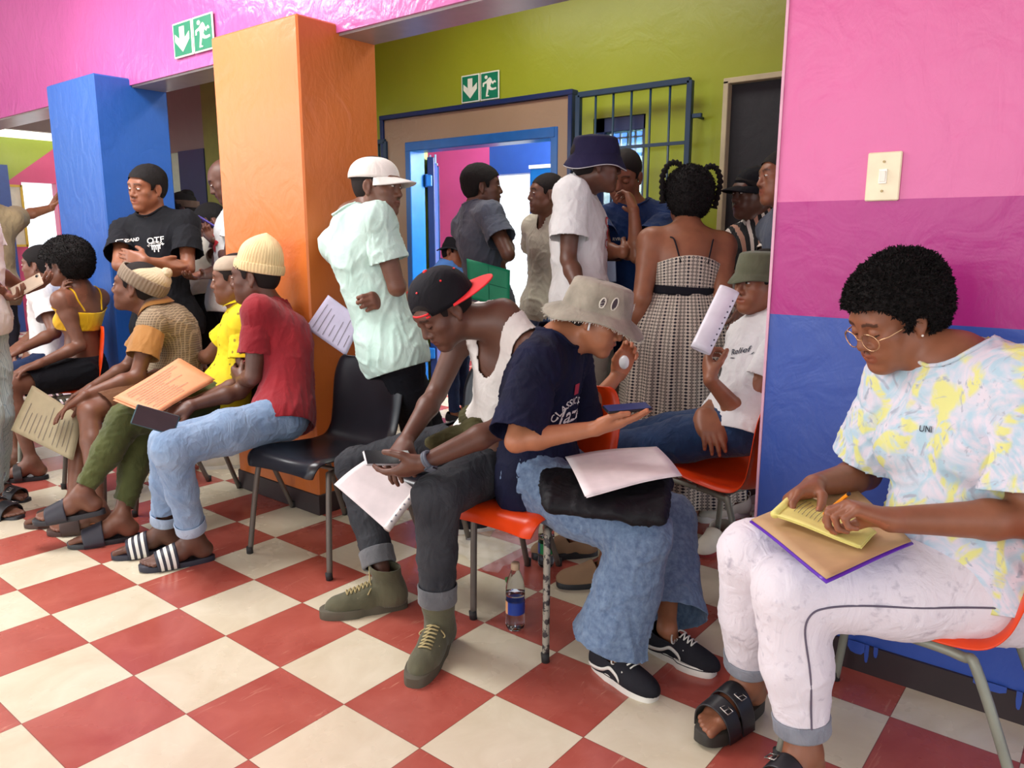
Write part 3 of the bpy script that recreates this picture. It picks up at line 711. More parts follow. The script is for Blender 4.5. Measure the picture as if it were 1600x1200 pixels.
# ------------------------------------------------------------------ hand
def hand_prims(S, w, d, n, right, curl=(0.5, 0.6, 0.7, 0.8), s=1.0, thumb=0.3, spread=0.0, pinch=0.0):
    """w wrist, d direction to the knuckles, n palm normal; curl per finger (radians per joint)"""
    d = unit(d); n = unit(n - d * np.dot(n, d)); t = np.cross(d, n) * (1 if right else -1)
    if np.isscalar(curl): curl = (curl,) * 4
    kn = [(0.027, 0.086, 0.0105), (0.009, 0.090, 0.0105), (-0.009, 0.086, 0.010), (-0.026, 0.078, 0.0095)]
    ln = [(0.040, 0.025, 0.019), (0.045, 0.028, 0.020), (0.042, 0.026, 0.019), (0.033, 0.020, 0.017)]
    for (a, b, r) in kn: S.cone(w + t * a * 0.45 * s, w + d * b * s + t * a * s, 0.017 * s, r * 1.12 * s, 0.014 * s)
    S.ell(w + d * 0.045 * s + n * 0.002 * s, V3(0.036, 0.048, 0.014) * s, np.array([t, d, n]), 0.014 * s)
    S.ell(w + d * 0.035 * s + t * 0.022 * s + n * 0.010 * s, V3(0.017, 0.032, 0.015) * s, np.array([t, d, n]), 0.012 * s)
    tips = []
    for i, ((a, b, r), L3) in enumerate(zip(kn, ln)):
        p = w + (d * b + t * a) * s; th = curl[i] * 0.75; sp = (1.5 - i) * spread * 0.12 + (1.5 - i) * 0.03
        for j, l in enumerate(L3):
            dd = unit(d * math.cos(th) + n * math.sin(th) + t * math.sin(sp)); q = p + dd * l * s
            S.cone(p, q, r * (1 - 0.10 * j) * 0.93 * s, r * (0.90 - 0.11 * j) * 0.93 * s, (0.006 if j == 0 else 0.003) * s); p = q; th += curl[i] * (1.15 if j == 0 else 0.85)
        tips.append((p, dd, n))
    b0 = w + (d * 0.022 + t * 0.022 + n * 0.008) * s
    d1 = unit(d * 0.62 + t * (0.72 - 0.5 * pinch) + n * (0.25 + thumb * 0.8)); p1 = b0 + d1 * 0.042 * s
    d2 = unit(d * 0.90 + t * (0.30 - 0.5 * pinch) + n * (0.15 + thumb)); p2 = p1 + d2 * 0.032 * s
    d3 = unit(d * 0.95 + t * (0.12 - 0.6 * pinch) + n * (0.1 + thumb * 0.9)); p3 = p2 + d3 * 0.024 * s
    S.cone(b0, p1, 0.0155 * s, 0.0125 * s, 0.012 * s); S.cone(p1, p2, 0.0122 * s, 0.0105 * s, 0.003 * s); S.cone(p2, p3, 0.0105 * s, 0.0085 * s, 0.003 * s)
    tips.append((p3, d3, n)); return tips
def foot_prims(S, an, t, u, s=1.0, side=1):
    """bare foot: an ankle joint, t forward, u up; side +1 if the big toe is on +x of cross(t,u)"""
    t = unit(t - u * np.dot(t, u) * 0); x = np.cross(t, u) * side
    S.ell(an - t * 0.030 * s - u * 0.050 * s, V3(0.030, 0.038, 0.032) * s, np.array([x, t, u]), 0.03 * s)
    S.cone(an, an + t * 0.075 * s - u * 0.042 * s, 0.036 * s, 0.028 * s, 0.03 * s)
    S.cone(an - u * 0.01 * s, an - t * 0.03 * s - u * 0.05 * s, 0.034 * s, 0.028 * s, 0.03 * s)
    S.cone(an + t * 0.05 * s - u * 0.050 * s - x * 0.008 * s, an + t * 0.125 * s - u * 0.062 * s - x * 0.026 * s, 0.027 * s, 0.018 * s, 0.03 * s)
    S.cone(an + t * 0.06 * s - u * 0.048 * s + x * 0.005 * s, an + t * 0.140 * s - u * 0.060 * s + x * 0.024 * s, 0.027 * s, 0.020 * s, 0.03 * s)
    for i, (a, b, r) in enumerate(((0.028, 0.192, 0.0125), (0.009, 0.190, 0.0092), (-0.007, 0.181, 0.0088), (-0.021, 0.170, 0.0085), (-0.034, 0.157, 0.008))):
        S.cone(an + t * (b - 0.055) * s - u * 0.060 * s + x * a * 0.9 * s, an + t * b * s - u * 0.070 * s + x * a * s, r * 1.1 * s, r * s, 0.006 * s)
# ------------------------------------------------------------------ people
def solve(par, sp, L):
    """a joint on the sight line of a pixel at bone length L from its parent; +1 the farther, -1 the nearer crossing"""
    if sp[0] == 'w': return V3(*sp[1:4])
    if sp[0] == 'fl': return fl(sp[1], sp[2], sp[3])
    if sp[0] == 'd': return at(sp[1], sp[2], sp[3])
    if sp[0] == 'o': return par + unit(sp[1] * RH + sp[2] * FH + sp[3] * UP) * L       # along a direction
    v = ray(sp[0], sp[1]); v = v / np.linalg.norm(v); o = CAM_P - par; b = v @ o; D = b * b - (o @ o - L * L)
    if D <= 0: q = CAM_P - v * b; return par + unit(q - par) * L
    return CAM_P + v * (-b + sp[2] * math.sqrt(D))
def kneefit(h, a, px, L1, L2):
    v = ray(*px); v = v / np.linalg.norm(v); best = None
    for t in np.linspace(0.8, 9, 1640):
        k = CAM_P + v * t; e = (np.linalg.norm(k - h) - L1) ** 2 + (np.linalg.norm(k - a) - L2) ** 2
        if best is None or e < best[0]: best = (e, k)
    return best[1]
def pixof(p):
    c = CAM_R @ (np.asarray(p) - CAM_P); return np.array([800 + FPX * c[0] / c[2], 600 + FPX * c[1] / c[2]])
def rotax(A, yaw=0.0, pitch=0.0, roll=0.0):
    """turn a frame (rows side/forward/up) about its own axes"""
    A = np.array(A); c, s = math.cos(yaw), math.sin(yaw); A = np.array([A[0] * c + A[1] * s, A[1] * c - A[0] * s, A[2]])
    c, s = math.cos(pitch), math.sin(pitch); A = np.array([A[0], A[1] * c + A[2] * s, A[2] * c - A[1] * s])
    c, s = math.cos(roll), math.sin(roll); return np.array([A[0] * c + A[2] * s, A[1], A[2] * c - A[0] * s])
class Person: pass
def person(label, pelvis, neck, head, pf, cf, hf, hu=None, arms=None, legs=None, s=1.0, g=1.0, fem=False, skin_mat=None, res=0.009, hres=0.0045, dres=0.004,
           hunch=0.0, shw=0.170, shd=(0, 0), lt=0.50, nl=0.155, eyes='open', gaze=0.0, hair=None, tl=0.43, hipw=0.088, neckr=0.054, feet=True, bust=0.0, belly=0.0, hs=1.0, ul=0.285, fa=0.255, sl=0.42, armr=1.0, legr=1.0, group=None, mouth=0.0, bod=True):
    p = Person(); p.s = s; p.g = g
    P = at(*pelvis); N = solve(P, neck, lt * s); T = unit(N - P)
    p.P, p.N, p.T = P, N, T; LT = np.linalg.norm(N - P)
    p.pf = rfu(*pf); p.cf = rfu(*cf); A = frame(p.cf, T); p.A = A
    pu = UP * 0.5 + T * 0.5; B = frame(p.pf, pu); p.B = B
    p.H = solve(N, head, nl * s); hu = rfu(*hu) if hu is not None else unit(p.H - N); p.hf = rfu(*hf); p.HA = frame(p.hf, hu); p.hs = hs * s * 1.02
    S = Shape(); gs = g * s
    def sp(t): return P + T * LT * t - A[1] * hunch * 4 * t * (1 - t) * s
    p.sp = sp
    fr = 1.0 + 0.10 * fem
    torso = Shape()
    torso.ell(sp(0.02), V3(0.155 * fr, 0.112, 0.115) * gs, B, 0.05)
    torso.ell(sp(0.20), V3(0.140, 0.104, 0.12) * gs, B * 0.5 + A * 0.5 if abs(np.dot(A[0], B[0])) > 0.9 else A, 0.05)
    torso.ell(sp(0.42), V3(0.128 - 0.01 * fem, 0.100, 0.14) * gs, A, 0.05)
    torso.ell(sp(0.68) + A[1] * 0.004, V3(0.148, 0.112, 0.155) * gs, A, 0.05)
    if belly: torso.ell(sp(0.25) + A[1] * 0.045 * gs, V3(0.13, 0.09 + belly, 0.12) * gs, A, 0.06)
    if bust:
        for q in (-1, 1): torso.ell(sp(0.60) + (A[1] * (0.085 + bust * 0.3) + A[0] * q * 0.070) * gs, V3(0.062, 0.045 + bust, 0.062) * gs, A, 0.035)
    sh = {}; 
    for q, nm in ((1, 'R'), (-1, 'L')):
        sh[nm] = N - T * 0.062 * s + A[0] * q * shw * s + A[1] * (shd[0] if q > 0 else shd[1])
    p.sh = sh
    for nm in 'RL':
        torso.cone(N - T * 0.055 * s, sh[nm], 0.052 * gs, 0.050 * gs, 0.05)
        torso.cone(sp(0.66), sh[nm] - T * 0.02, 0.09 * gs, 0.055 * gs, 0.05)
        torso.cone(N + T * 0.01, sh[nm], 0.045 * s, 0.034 * s, 0.04)
    p.torso = torso; S.add(torso)
    hb = p.H + p.HA.T @ (V3(0, -0.025, -0.060) * p.hs); nb = N - T * 0.02 + A[1] * 0.006
    S.cone(nb, hb, neckr * 1.05 * s, neckr * s, 0.035); p.hb = hb
    S.cone(nb + A[1] * 0.022 * s, p.H + p.HA.T @ (V3(0, 0.02, -0.075) * p.hs), neckr * 0.75 * s, neckr * 0.6 * s, 0.03)
    head_prims(S, p.H, p.HA, p.hs, fem, mouth=mouth)
    p.arm = {}; p.leg = {}; p.hand = {}; p.foot = {}; fine = [(p.H - 0.17, p.H + 0.17, hres)]
    for nm, a in (arms or {}).items():
        el = solve(sh[nm], a[0], ul * s); wr = solve(el, a[1], fa * s); kn = solve(wr, a[2], 0.085 * s)
        p.arm[nm] = (sh[nm], el, wr)
        ag = armr * (0.5 + 0.5 * g) * s; k = 0.02
        S.cone(sh[nm], sh[nm] + (el - sh[nm]) * 0.35, 0.052 * ag, 0.047 * ag, 0.03); S.cone(sh[nm] + (el - sh[nm]) * 0.35, el, 0.047 * ag, 0.036 * ag, 0.02)
        m1 = el + (wr - el) * 0.28
        S.cone(el, m1, 0.035 * ag, 0.039 * ag, 0.015); S.cone(m1, wr, 0.039 * ag, 0.0245 * ag, 0.015)
        n = a[3]; n = n(p) if callable(n) else rfu(*n); o = dict(a[4]) if len(a) > 4 else {}
        dirn = kn - wr
        tips = hand_prims(S, wr, dirn, n, nm == 'R', s=s * o.pop('hs', 1.0), **o)
        p.hand[nm] = (wr, unit(dirn), unit(n - unit(dirn) * np.dot(n, unit(dirn))), tips)
        c = wr + unit(dirn) * 0.085 * s; fine.append((c - 0.125, c + 0.125, dres))
    for nm, a in (legs or {}).items():
        hp = P + B[0] * hipw * s * (1 if nm == 'R' else -1)
        if a[1][0] == 'fl' and len(a[0]) == 2: an = fl(a[1][1], a[1][2], a[1][3]); kn = kneefit(hp, an, a[0], tl * s, sl * s)
        else: kn = solve(hp, a[0], tl * s); an = solve(kn, a[1], sl * s)
        p.leg[nm] = (hp, kn, an); lg = legr * (0.4 + 0.6 * g) * s
        S.cone(hp, hp + (kn - hp) * 0.5, 0.088 * lg, 0.072 * lg, 0.05); S.cone(hp + (kn - hp) * 0.5, kn, 0.072 * lg, 0.054 * lg, 0.03)
        m1 = kn + (an - kn) * 0.3; back = unit(np.cross(np.cross(an - kn, kn - hp), an - kn))
        S.cone(kn, m1, 0.051 * lg, 0.050 * lg, 0.02); S.cone(m1, an, 0.050 * lg, 0.031 * lg, 0.02)
        t = rfu(*a[2]); u = unit(UP - t * np.dot(UP, t))
        p.foot[nm] = (an, t, u)
        if feet == 'shoe': S.cone(an, an - u * 0.03 * s + t * 0.02 * s, 0.032 * lg, 0.026 * s, 0.02); fine.append((an - 0.09, an + 0.09, dres + 0.001))
        elif feet:
            foot_prims(S, an, t, u, s, 1 if nm == 'L' else -1)
            c = an + t * 0.07; fine.append((c - 0.15, c + 0.15, dres + 0.0005))
    for nm in 'RL':
        if nm in p.arm: print('   arm', nm, np.round([np.linalg.norm(p.arm[nm][1] - p.arm[nm][0]), np.linalg.norm(p.arm[nm][2] - p.arm[nm][1])], 2), end=' ')
        if nm in p.leg: print('   leg', nm, np.round([np.linalg.norm(p.leg[nm][1] - p.leg[nm][0]), np.linalg.norm(p.leg[nm][2] - p.leg[nm][1]), p.leg[nm][2][2]], 2), end=' ')
    print(label[:30], 'P', np.round(P, 2), 'N', np.round(N, 2), 'Htop %.2f' % (p.H[2] + 0.12))
    for q_, w_, n_ in ((N, neck, 'neck'), (p.H, head, 'head')):
        if not isinstance(w_[0], str):
            e_ = pixof(q_) - np.array(w_[:2])
            if np.abs(e_).max() > 5: print('      MISS', n_, e_.round())
    p.S = S; p.root = empty('person', (P[0], P[1], 0), label, 'person', group)
    Vs, Qs, off = [], [], 0
    if bod:
        V, Q = mesh_shape(S, res)
        c = V[Q].mean(1)
        for lo, hi, r in fine:
            ins = ((c > lo + res) & (c < hi - res)).all(1); Q = Q[~ins]; c = c[~ins]
        V, Q = compact(V, Q); Vs.append(V); Qs.append(Q); off = len(V)
        done = []
        for lo, hi, r in fine:
            V, Q = mesh_shape(S, r, lo, hi)
            if len(Q) == 0: continue
            c = V[Q].mean(1)
            for l2, h2 in done: Q = Q[~((c > l2 + 0.004) & (c < h2 - 0.004)).all(1)]; c = V[Q].mean(1)
            if len(Q) == 0: continue
            V, Q = compact(V, Q); Vs.append(V); Qs.append(Q + off); off += len(V); done.append((lo, hi))
        V = np.concatenate(Vs); Q = np.concatenate(Qs)
        T_ = head_tone(V, p.H, p.HA, p.hs, lidclosed=(eyes != 'open'))
        for nm, (w, d, n, tips) in p.hand.items():
            r = V - w; m_ = (np.linalg.norm(r - d * 0.08, axis=1) < 0.125) & ((r @ d) > 0.01)
            NN = vnormals(V, Q); T_[m_ & ((NN @ n) > 0.45)] *= (1.35, 1.22, 1.2)
            for (q, dd, n_) in tips: T_[(np.linalg.norm(V - (q - n_ * 0.006 + dd * 0.001), axis=1) < 0.0058)] *= (1.5, 1.35, 1.3)
        mesh_obj('body', V, Q, skin_mat or SK1, p.root, cols=T_)
    if eyes == 'open':
        for q in (-1, 1): eye(p, q, gaze)
    if hair: add_hair(p, **hair)
    return p
def eye(p, q, gaze):
    A, s = p.HA, p.hs; c = p.H + A.T @ (V3(q * 0.031, 0.0835, 0.003) * s); mb = MB(); n = 20; v = []; cols = []
    v, f = [], []
    for j in range(13):
        ph = math.pi * j / 12
        for i in range(n):
            th = 2 * math.pi * i / n; d = V3(math.sin(ph) * math.cos(th), math.cos(ph), math.sin(ph) * math.sin(th))
            w = V3(d[0] * 0.0128, d[1] * 0.0092, d[2] * 0.0056 * (1 - 0.35 * abs(d[0]) ** 2)); v.append(c + A.T @ (w * s))
            dx = d[0] * 0.0128 - gaze * 0.006
            cols.append((0.015, 0.01, 0.008) if (dx * dx + (d[2] * 0.0052) ** 2) < 0.0060 ** 2 else ((0.72, 0.68, 0.62) if abs(d[2]) < 0.93 else (0.03, 0.02, 0.015)))
    for j in range(12):
        for i in range(n): f.append((j * n + i, j * n + (i + 1) % n, (j + 1) * n + (i + 1) % n, (j + 1) * n + i))
    mesh_obj('eye', v, f, EYEM, p.root, cols=np.array(cols))
def vcol_mat(name, rough=0.3):
    if name in _M: return _M[name]
    m, N, L, q = newmat(name); a = N.new('ShaderNodeAttribute'); a.attribute_name = 'tone'; L.new(a.outputs[0], q.inputs['Base Color']); q.inputs['Roughness'].default_value = rough; _M[name] = m; return m
EYEM = vcol_mat('eye_surface', 0.15)
def hair_mat(name, c, sc=260, b=0.9):
    if name in _M: return _M[name]
    m, N, L, p = newmat(name); v = coords(N, L); n = noise(N, L, v, sc, 3, 0.7); c = lin(c)
    L.new(nmix(N, L, n, tuple(x * 0.5 for x in c), tuple(x * 1.6 for x in c)), p.inputs['Base Color']); p.inputs['Roughness'].default_value = 0.75
    p.inputs['Specular IOR Level'].default_value = 0.25; bump(N, L, p, n, b, 0.004); _M[name] = m; return m
HAIR = hair_mat('black_hair', (20, 16, 15)); BUZZ = hair_mat('cropped_hair', (30, 24, 22), 420, 0.5)
def add_hair(p, thick=0.004, mat=None, res=None, front=0.062, nape=-0.055, lump=0.0, fuzz=0, scale=(1, 1, 1), off=(0, 0, 0), f=70):
    S = Shape(); s = p.hs; H, A = p.H, p.HA
    def L(x, y, z): return H + A.T @ (V3(x, y, z) * s)
    o = V3(*off)
    for c, r in (((0, -0.020, 0.040), (0.073, 0.093, 0.078)), ((0, 0.0, 0.03), (0.070, 0.088, 0.066)), ((0, -0.03, -0.005), (0.060, 0.072, 0.062))):
        S.ell(L(*(V3(*c) + o)), (V3(*r) + thick) * s * V3(*scale), A, 0.02)
    disp = (lambda V: lump * (snoise(V, f, 3, 3) + 0.6 * snoise(V, f * 4.5, 8, 2))) if lump else None
    V, Q = mesh_shape(S, res or (0.0045 if thick < 0.02 else 0.005), cut=lambda X: hairline(X, H, A, s, front, nape) - min(thick, 0.03) * 0.2, disp=disp)
    if fuzz:
        NN = vnormals(V, Q); r = np.random.RandomState(5); I = r.randint(0, len(V), fuzz); B_ = V[I] - NN[I] * 0.002; D = NN[I] + r.randn(fuzz, 3) * 0.7; D /= np.linalg.norm(D, axis=1, keepdims=True)
        Sd = np.cross(D, r.randn(fuzz, 3)); Sd /= np.linalg.norm(Sd, axis=1, keepdims=True); ln = r.uniform(0.005, 0.013, (fuzz, 1)); w = 0.0011
        mid = B_ + D * ln * 0.6 + Sd * 0.002; tip = B_ + D * ln + np.cross(D, Sd) * 0.003
        n0 = len(V); V = np.concatenate([V, B_ - Sd * w, B_ + Sd * w, mid + Sd * w * 0.8, tip]); k_ = np.arange(fuzz); Q = np.concatenate([Q, np.stack([n0 + k_, n0 + fuzz + k_, n0 + 2 * fuzz + k_, n0 + 3 * fuzz + k_], 1)])
    return mesh_obj('hair', V, Q, mat or (BUZZ if thick < 0.008 else HAIR), p.root)

# ------------------------------------------------------------------ clothes
def folds(amp, f=26, seed=1, st=(1, 1, 1)):
    r0 = np.random.RandomState(seed + 40); e = unit(r0.randn(3) * V3(1, 1, 0.5)); e2 = unit(r0.randn(3) * V3(1, 1, 0.8))
    def d(V):
        W = V - np.outer(V @ e, e) * 0.6; W2 = V - np.outer(V @ e2, e2) * 0.65
        n1 = snoise(W, f * 1.3, seed, 1); n2 = snoise(W2, f * 2.1, seed + 5, 1); n3 = snoise(V, f * 0.5, seed + 9, 1)
        r1 = np.clip(1 - np.abs(n1) / 0.35, 0, 1) ** 1.6; r2 = np.clip(1 - np.abs(n2) / 0.32, 0, 1) ** 1.6
        m_ = 0.5 + 0.5 * snoise(V, f * 0.4, seed + 21, 1)
        return amp * (0.5 * n3 + 1.15 * r1 * m_ + 0.7 * r2 * (1 - m_) + 0.15 * n2 - 0.25)
    return d
def nearcut(c, n, R):
    c = np.asarray(c, float); n = unit(n)
    return lambda X: np.minimum((X - c) @ n, R - np.linalg.norm(X - c, axis=1))
def shape_sdf(S, X):
    d = np.full(len(X), 1.0)
    x, y, z = X[:, 0].astype(F32), X[:, 1].astype(F32), X[:, 2].astype(F32)
    for q in S.p: d = np.minimum(d, eval_prim(q, x, y, z))
    return d
def allcut(*fs): return lambda X: np.max([f(X) for f in fs], 0)
def grow(shape, o, k=None, scale=1.0):
    R = Shape()
    for q in shape.p:
        if q[0] == 'c': R.p.append(('c', q[1], q[2], q[3] * scale + o, q[4] * scale + o, q[5] if k is None else k, q[6], q[7]))
        else: R.p.append(('e', q[1], q[2], q[3] * scale + o, q[4] if k is None else k, q[5]))
    return R
def shirt(p, mat, name='t_shirt', off=0.012, sleeve=0.55, rs=(0.062, 0.070), hem=-0.06, neck=0.072, vneck=0.0, amp=0.006, res=0.008, thick=0.003, seed=1, tank=False, hemn=None, collar=None, f=26, drape=0.0, strap=0.0, front=None, elbow=None, k=0.03):
    s, T, A = p.s, p.T, p.A; S = grow(p.torso, off)
    S.ell(p.sp(0.0), (V3(0.158, 0.120, 0.14) + 0.022) * s * p.g, p.B, 0.05)
    S.cone(p.P - p.B[0] * 0.095 * s - T * 0.03, p.P + p.B[0] * 0.095 * s - T * 0.03, 0.118 * s * p.g, k=0.05)
    if drape: S.ell(p.sp(0.08), (V3(0.160, 0.125, 0.13) + drape) * s * p.g, A, 0.05); S.ell(p.sp(0.45), (V3(0.145, 0.118, 0.16) + drape) * s * p.g, A, 0.05)
    cuts = []; sleeves = []
    if not tank:
        ag = (0.5 + 0.5 * p.g) * s
        for nm in 'RL':
            if nm not in p.arm: continue
            a, b, w = p.arm[nm]; e = a + (b - a) * sleeve; h0 = a + (b - a) * 0.22
            S.cone(a, h0, rs[0] * ag - 0.001, (rs[0] * 0.78 + rs[1] * 0.22) * ag - 0.004, k)
            Z = Shape(); Z.cone(a, a + (b - a) * (sleeve + 0.03), rs[0] * ag, rs[1] * ag, k); pl = unit(b - a)
            sleeves.append(mesh_shape(Z, res, cut=lambda X, e=e, pl=pl: (X - e) @ pl, disp=folds(amp * 0.8, f * 1.2, seed + 2), it=2))
    hn = -T if hemn is None else unit(hemn)
    hp = p.P + T * hem; cuts.append(lambda X: (X - hp) @ hn)
    nc = p.N + T * 0.045 * s + A[1] * 0.022 * s
    def ncut(X):
        r = X - nc; x = r @ A[0]; y = r @ A[1]; z = r @ T
        zz = np.where(z < 0, z / (1 + vneck * 8 * np.clip(y / 0.05, 0, 1)), z * 0.35)
        return neck * s - np.sqrt(x * x * (1 + vneck * 1.2 * (z < 0)) + y * y * 0.8 + zz * zz)
    cuts.append(ncut)
    if tank:
        for nm, q in (('R', 1), ('L', -1)):
            c = p.sh[nm] + A[0] * q * 0.035 * s - T * 0.03 * s
            cuts.append(lambda X, c=c, q=q: (0.098 * s - np.sqrt((((X - c) @ A[0]) * 1.0) ** 2 + (((X - c) @ A[1]) * 0.35) ** 2 + (((X - c) @ T) * 0.62) ** 2)))
    V, Q = mesh_shape(S, res, cut=allcut(*cuts), disp=folds(amp, f, seed), it=2)
    n0 = len(V); VV, QQ = [V], [Q]
    for a_, b_ in sleeves: VV.append(a_); QQ.append(b_ + n0); n0 += len(a_)
    o = mesh_obj(name, np.concatenate(VV), np.concatenate(QQ), mat, p.root); p.shirt = o; p.last = (np.concatenate(VV), np.concatenate(QQ))
    if thick: solidify(o, thick)
    p.shirt_cut = (nc, neck * s)
    if collar:                                            # rib or polo collar ring
        mb = MB(); pts = []
        bv = BVHTree.FromPolygons([Vector(v) for v in V], [tuple(map(int, q)) for q in Q])
        for i in range(30):
            a_ = 2 * math.pi * i / 30; d = A[0] * math.cos(a_) + A[1] * math.sin(a_) * 1.1
            q = nc + d * neck * s * 0.97 - T * (0.012 + vneck * 0.1 * max(0, math.sin(a_))) * s; h = bv.find_nearest(Vector(q)); pts.append(np.array(h[0]))
        pts = [(pts[i - 1] + pts[i] + pts[(i + 1) % 30]) / 3 for i in range(30)]
        if collar[0] == 'rib': mb.tube(pts, 0.0055 * s, 8, closed=True)
        else:
            up = [q + (unit(nb_ - q) * 0.012 + T * 0.026) * s for q, nb_ in zip(pts, [p.N + T * 0.1] * 30)]
            dn = [q + (unit(q - p.N) * 0.030 - T * 0.020) * s for q in pts]
            idx = [i for i in range(30) if not (6 <= i <= 8)]
            order = idx[idx.index(9):] + idx[:idx.index(9)]
            R3 = [pts, up, dn]; n = len(order); v = []
            for R_ in R3: v += [R_[i] for i in order]
            f = [(i, i + 1, n + i + 1, n + i) for i in range(n - 1)] + [(n + i, n + i + 1, 2 * n + i + 1, 2 * n + i) for i in range(n - 1)]
            mb.add(v, f)
        c_ = mb.obj('collar', collar[1], p.root, True); c_.parent = o
        if collar[0] != 'rib': solidify(c_, 0.003, 0)
    return o
def trousers(p, mat, name='trousers', off=0.010, r=(0.094, 0.068, 0.058, 0.050), ends=(0.92, 0.92), waist=0.13, amp=0.005, res=0.008, seed=3, cuff=None, f=24, thick=0.003, k=0.035, cuffh=0.05, kneeb=0.0, seat=1.0):
    """r: radius at hip, knee, mid shin and hem; ends: how far down the shin each leg reaches (thigh if below 0)"""
    s = p.s; lg = (0.4 + 0.6 * p.g) * s; S = Shape(); B = p.B; T = unit(p.T * 0.7 + UP * 0.3)
    S.ell(p.sp(0.02), (V3(0.158, 0.118, 0.118) * p.g * seat + off - 0.004) * s, B, 0.05); S.ell(p.sp(0.22), (V3(0.140, 0.106, 0.11) * p.g + off - 0.012) * s, B, 0.05)
    cuts = [lambda X: np.minimum((X - (p.P + T * waist * s)) @ T, 0.27 * s * max(1, p.g) - np.linalg.norm(X - p.P, axis=1))]
    hems = []
    for nm, en in zip('RL', ends):
        if nm not in p.leg: continue
        h, kn, an = p.leg[nm]
        if en < 0:
            e = h + (kn - h) * -en; S.cone(h, e + (e - h) * 0.03, r[0] * lg, r[1] * lg, k); cuts.append(nearcut(e, kn - h, 0.16 * s)); hems.append((e, kn - h, r[1] * lg)); continue
        S.cone(h, h + (kn - h) * 0.5, r[0] * lg, (r[0] * 0.42 + r[1] * 0.58) * lg * 1.04, 0.05); S.cone(h + (kn - h) * 0.5, kn, (r[0] * 0.42 + r[1] * 0.58) * lg * 1.04, r[1] * lg, k)
        m = kn + (an - kn) * 0.45; e = kn + (an - kn) * en
        S.cone(kn, m, r[1] * lg, r[2] * lg, 0.02); S.cone(m, e + (an - kn) * 0.04, r[2] * lg, r[3] * lg, 0.02)
        cuts.append(nearcut(e, an - kn, 0.13 * s + r[3])); hems.append((e, an - kn, r[3] * lg))
    V, Q = mesh_shape(S, res, cut=allcut(*cuts), disp=folds(amp, f, seed), it=2)
    o = mesh_obj(name, V, Q, mat, p.root)
    if thick: solidify(o, thick)
    if cuff:
        for e, d, rr in hems:
            d = unit(d); mb = MB(); a = unit(np.cross(d, V3(0.3, 0.8, 0.1))); b = np.cross(d, a)
            prof = [(rr * 0.93, 0.004), (rr * 1.08, 0.006), (rr * 1.14, 0.0), (rr * 1.13, -cuffh * 0.5), (rr * 1.16, -cuffh + 0.004), (rr * 1.12, -cuffh), (rr * 1.04, -cuffh + 0.008)]
            mb.lathe([(q, z * s) for q, z in prof], e, 28, np.array([a, b, d])); mb.obj('turned_up_cuff', cuff, p.root, True)
    return o

# ------------------------------------------------------------------ hats
def hat_pts(p, yaw=0.0, pitch=0.0, roll=0.0): return rotax(p.HA, yaw, pitch, roll)
def beanie(p, mat, cuffmat=None, h=0.13, pitch=-0.25, cuff=0.045, ribs=60, bobble=False, peak=(0, -0.03), yaw=0.0, z0=0.022, wide=1.0):
    A = hat_pts(p, yaw, pitch); s = p.hs; H = p.H
    def L(x, y, z): return H + A.T @ (V3(x, y, z) * s)
    def ring(u, v):
        th = 2 * math.pi * u; t = v; z = z0 + h * t
        r = 1.0 - 0.12 * t - 0.88 * t ** 4.5; rr = 1 + 0.016 * math.cos(ribs * th) * (1 - t * 0.6)
        w = 1 + 0.03 * math.sin(5 * th + 9 * t) * t
        return L(0.084 * wide * r * rr * w * math.cos(th) + peak[0] * t * t, -0.014 + 0.102 * wide * r * rr * w * math.sin(th) + peak[1] * t * t, z)
    mb = MB(); mb.grid(ring, ribs * 4, 22, closed_u=True); mb.obj('beanie', mat, p.root, True)
    def cf(u, v):
        th = 2 * math.pi * u; rr = 1.035 + 0.035 * math.sin(math.pi * min(1, v * 1.0)) + 0.016 * math.cos(ribs * th); z = z0 - 0.004 + cuff * v
        return L(0.084 * wide * rr * math.cos(th), -0.014 + 0.102 * wide * rr * math.sin(th), z)
    mb = MB(); mb.grid(cf, ribs * 4, 9, closed_u=True); o = mb.obj('beanie_cuff', cuffmat or mat, p.root, True); solidify(o, 0.006, -1)
    if bobble:
        S = Shape(); S.ball(L(peak[0] * 1.0, peak[1] - 0.03, z0 + h * 0.93), 0.026 * s); V, Q = mesh_shape(S, 0.004, disp=lambda X: 0.003 * snoise(X, 160, 2)); mesh_obj('bobble', V, Q, mat, p.root)
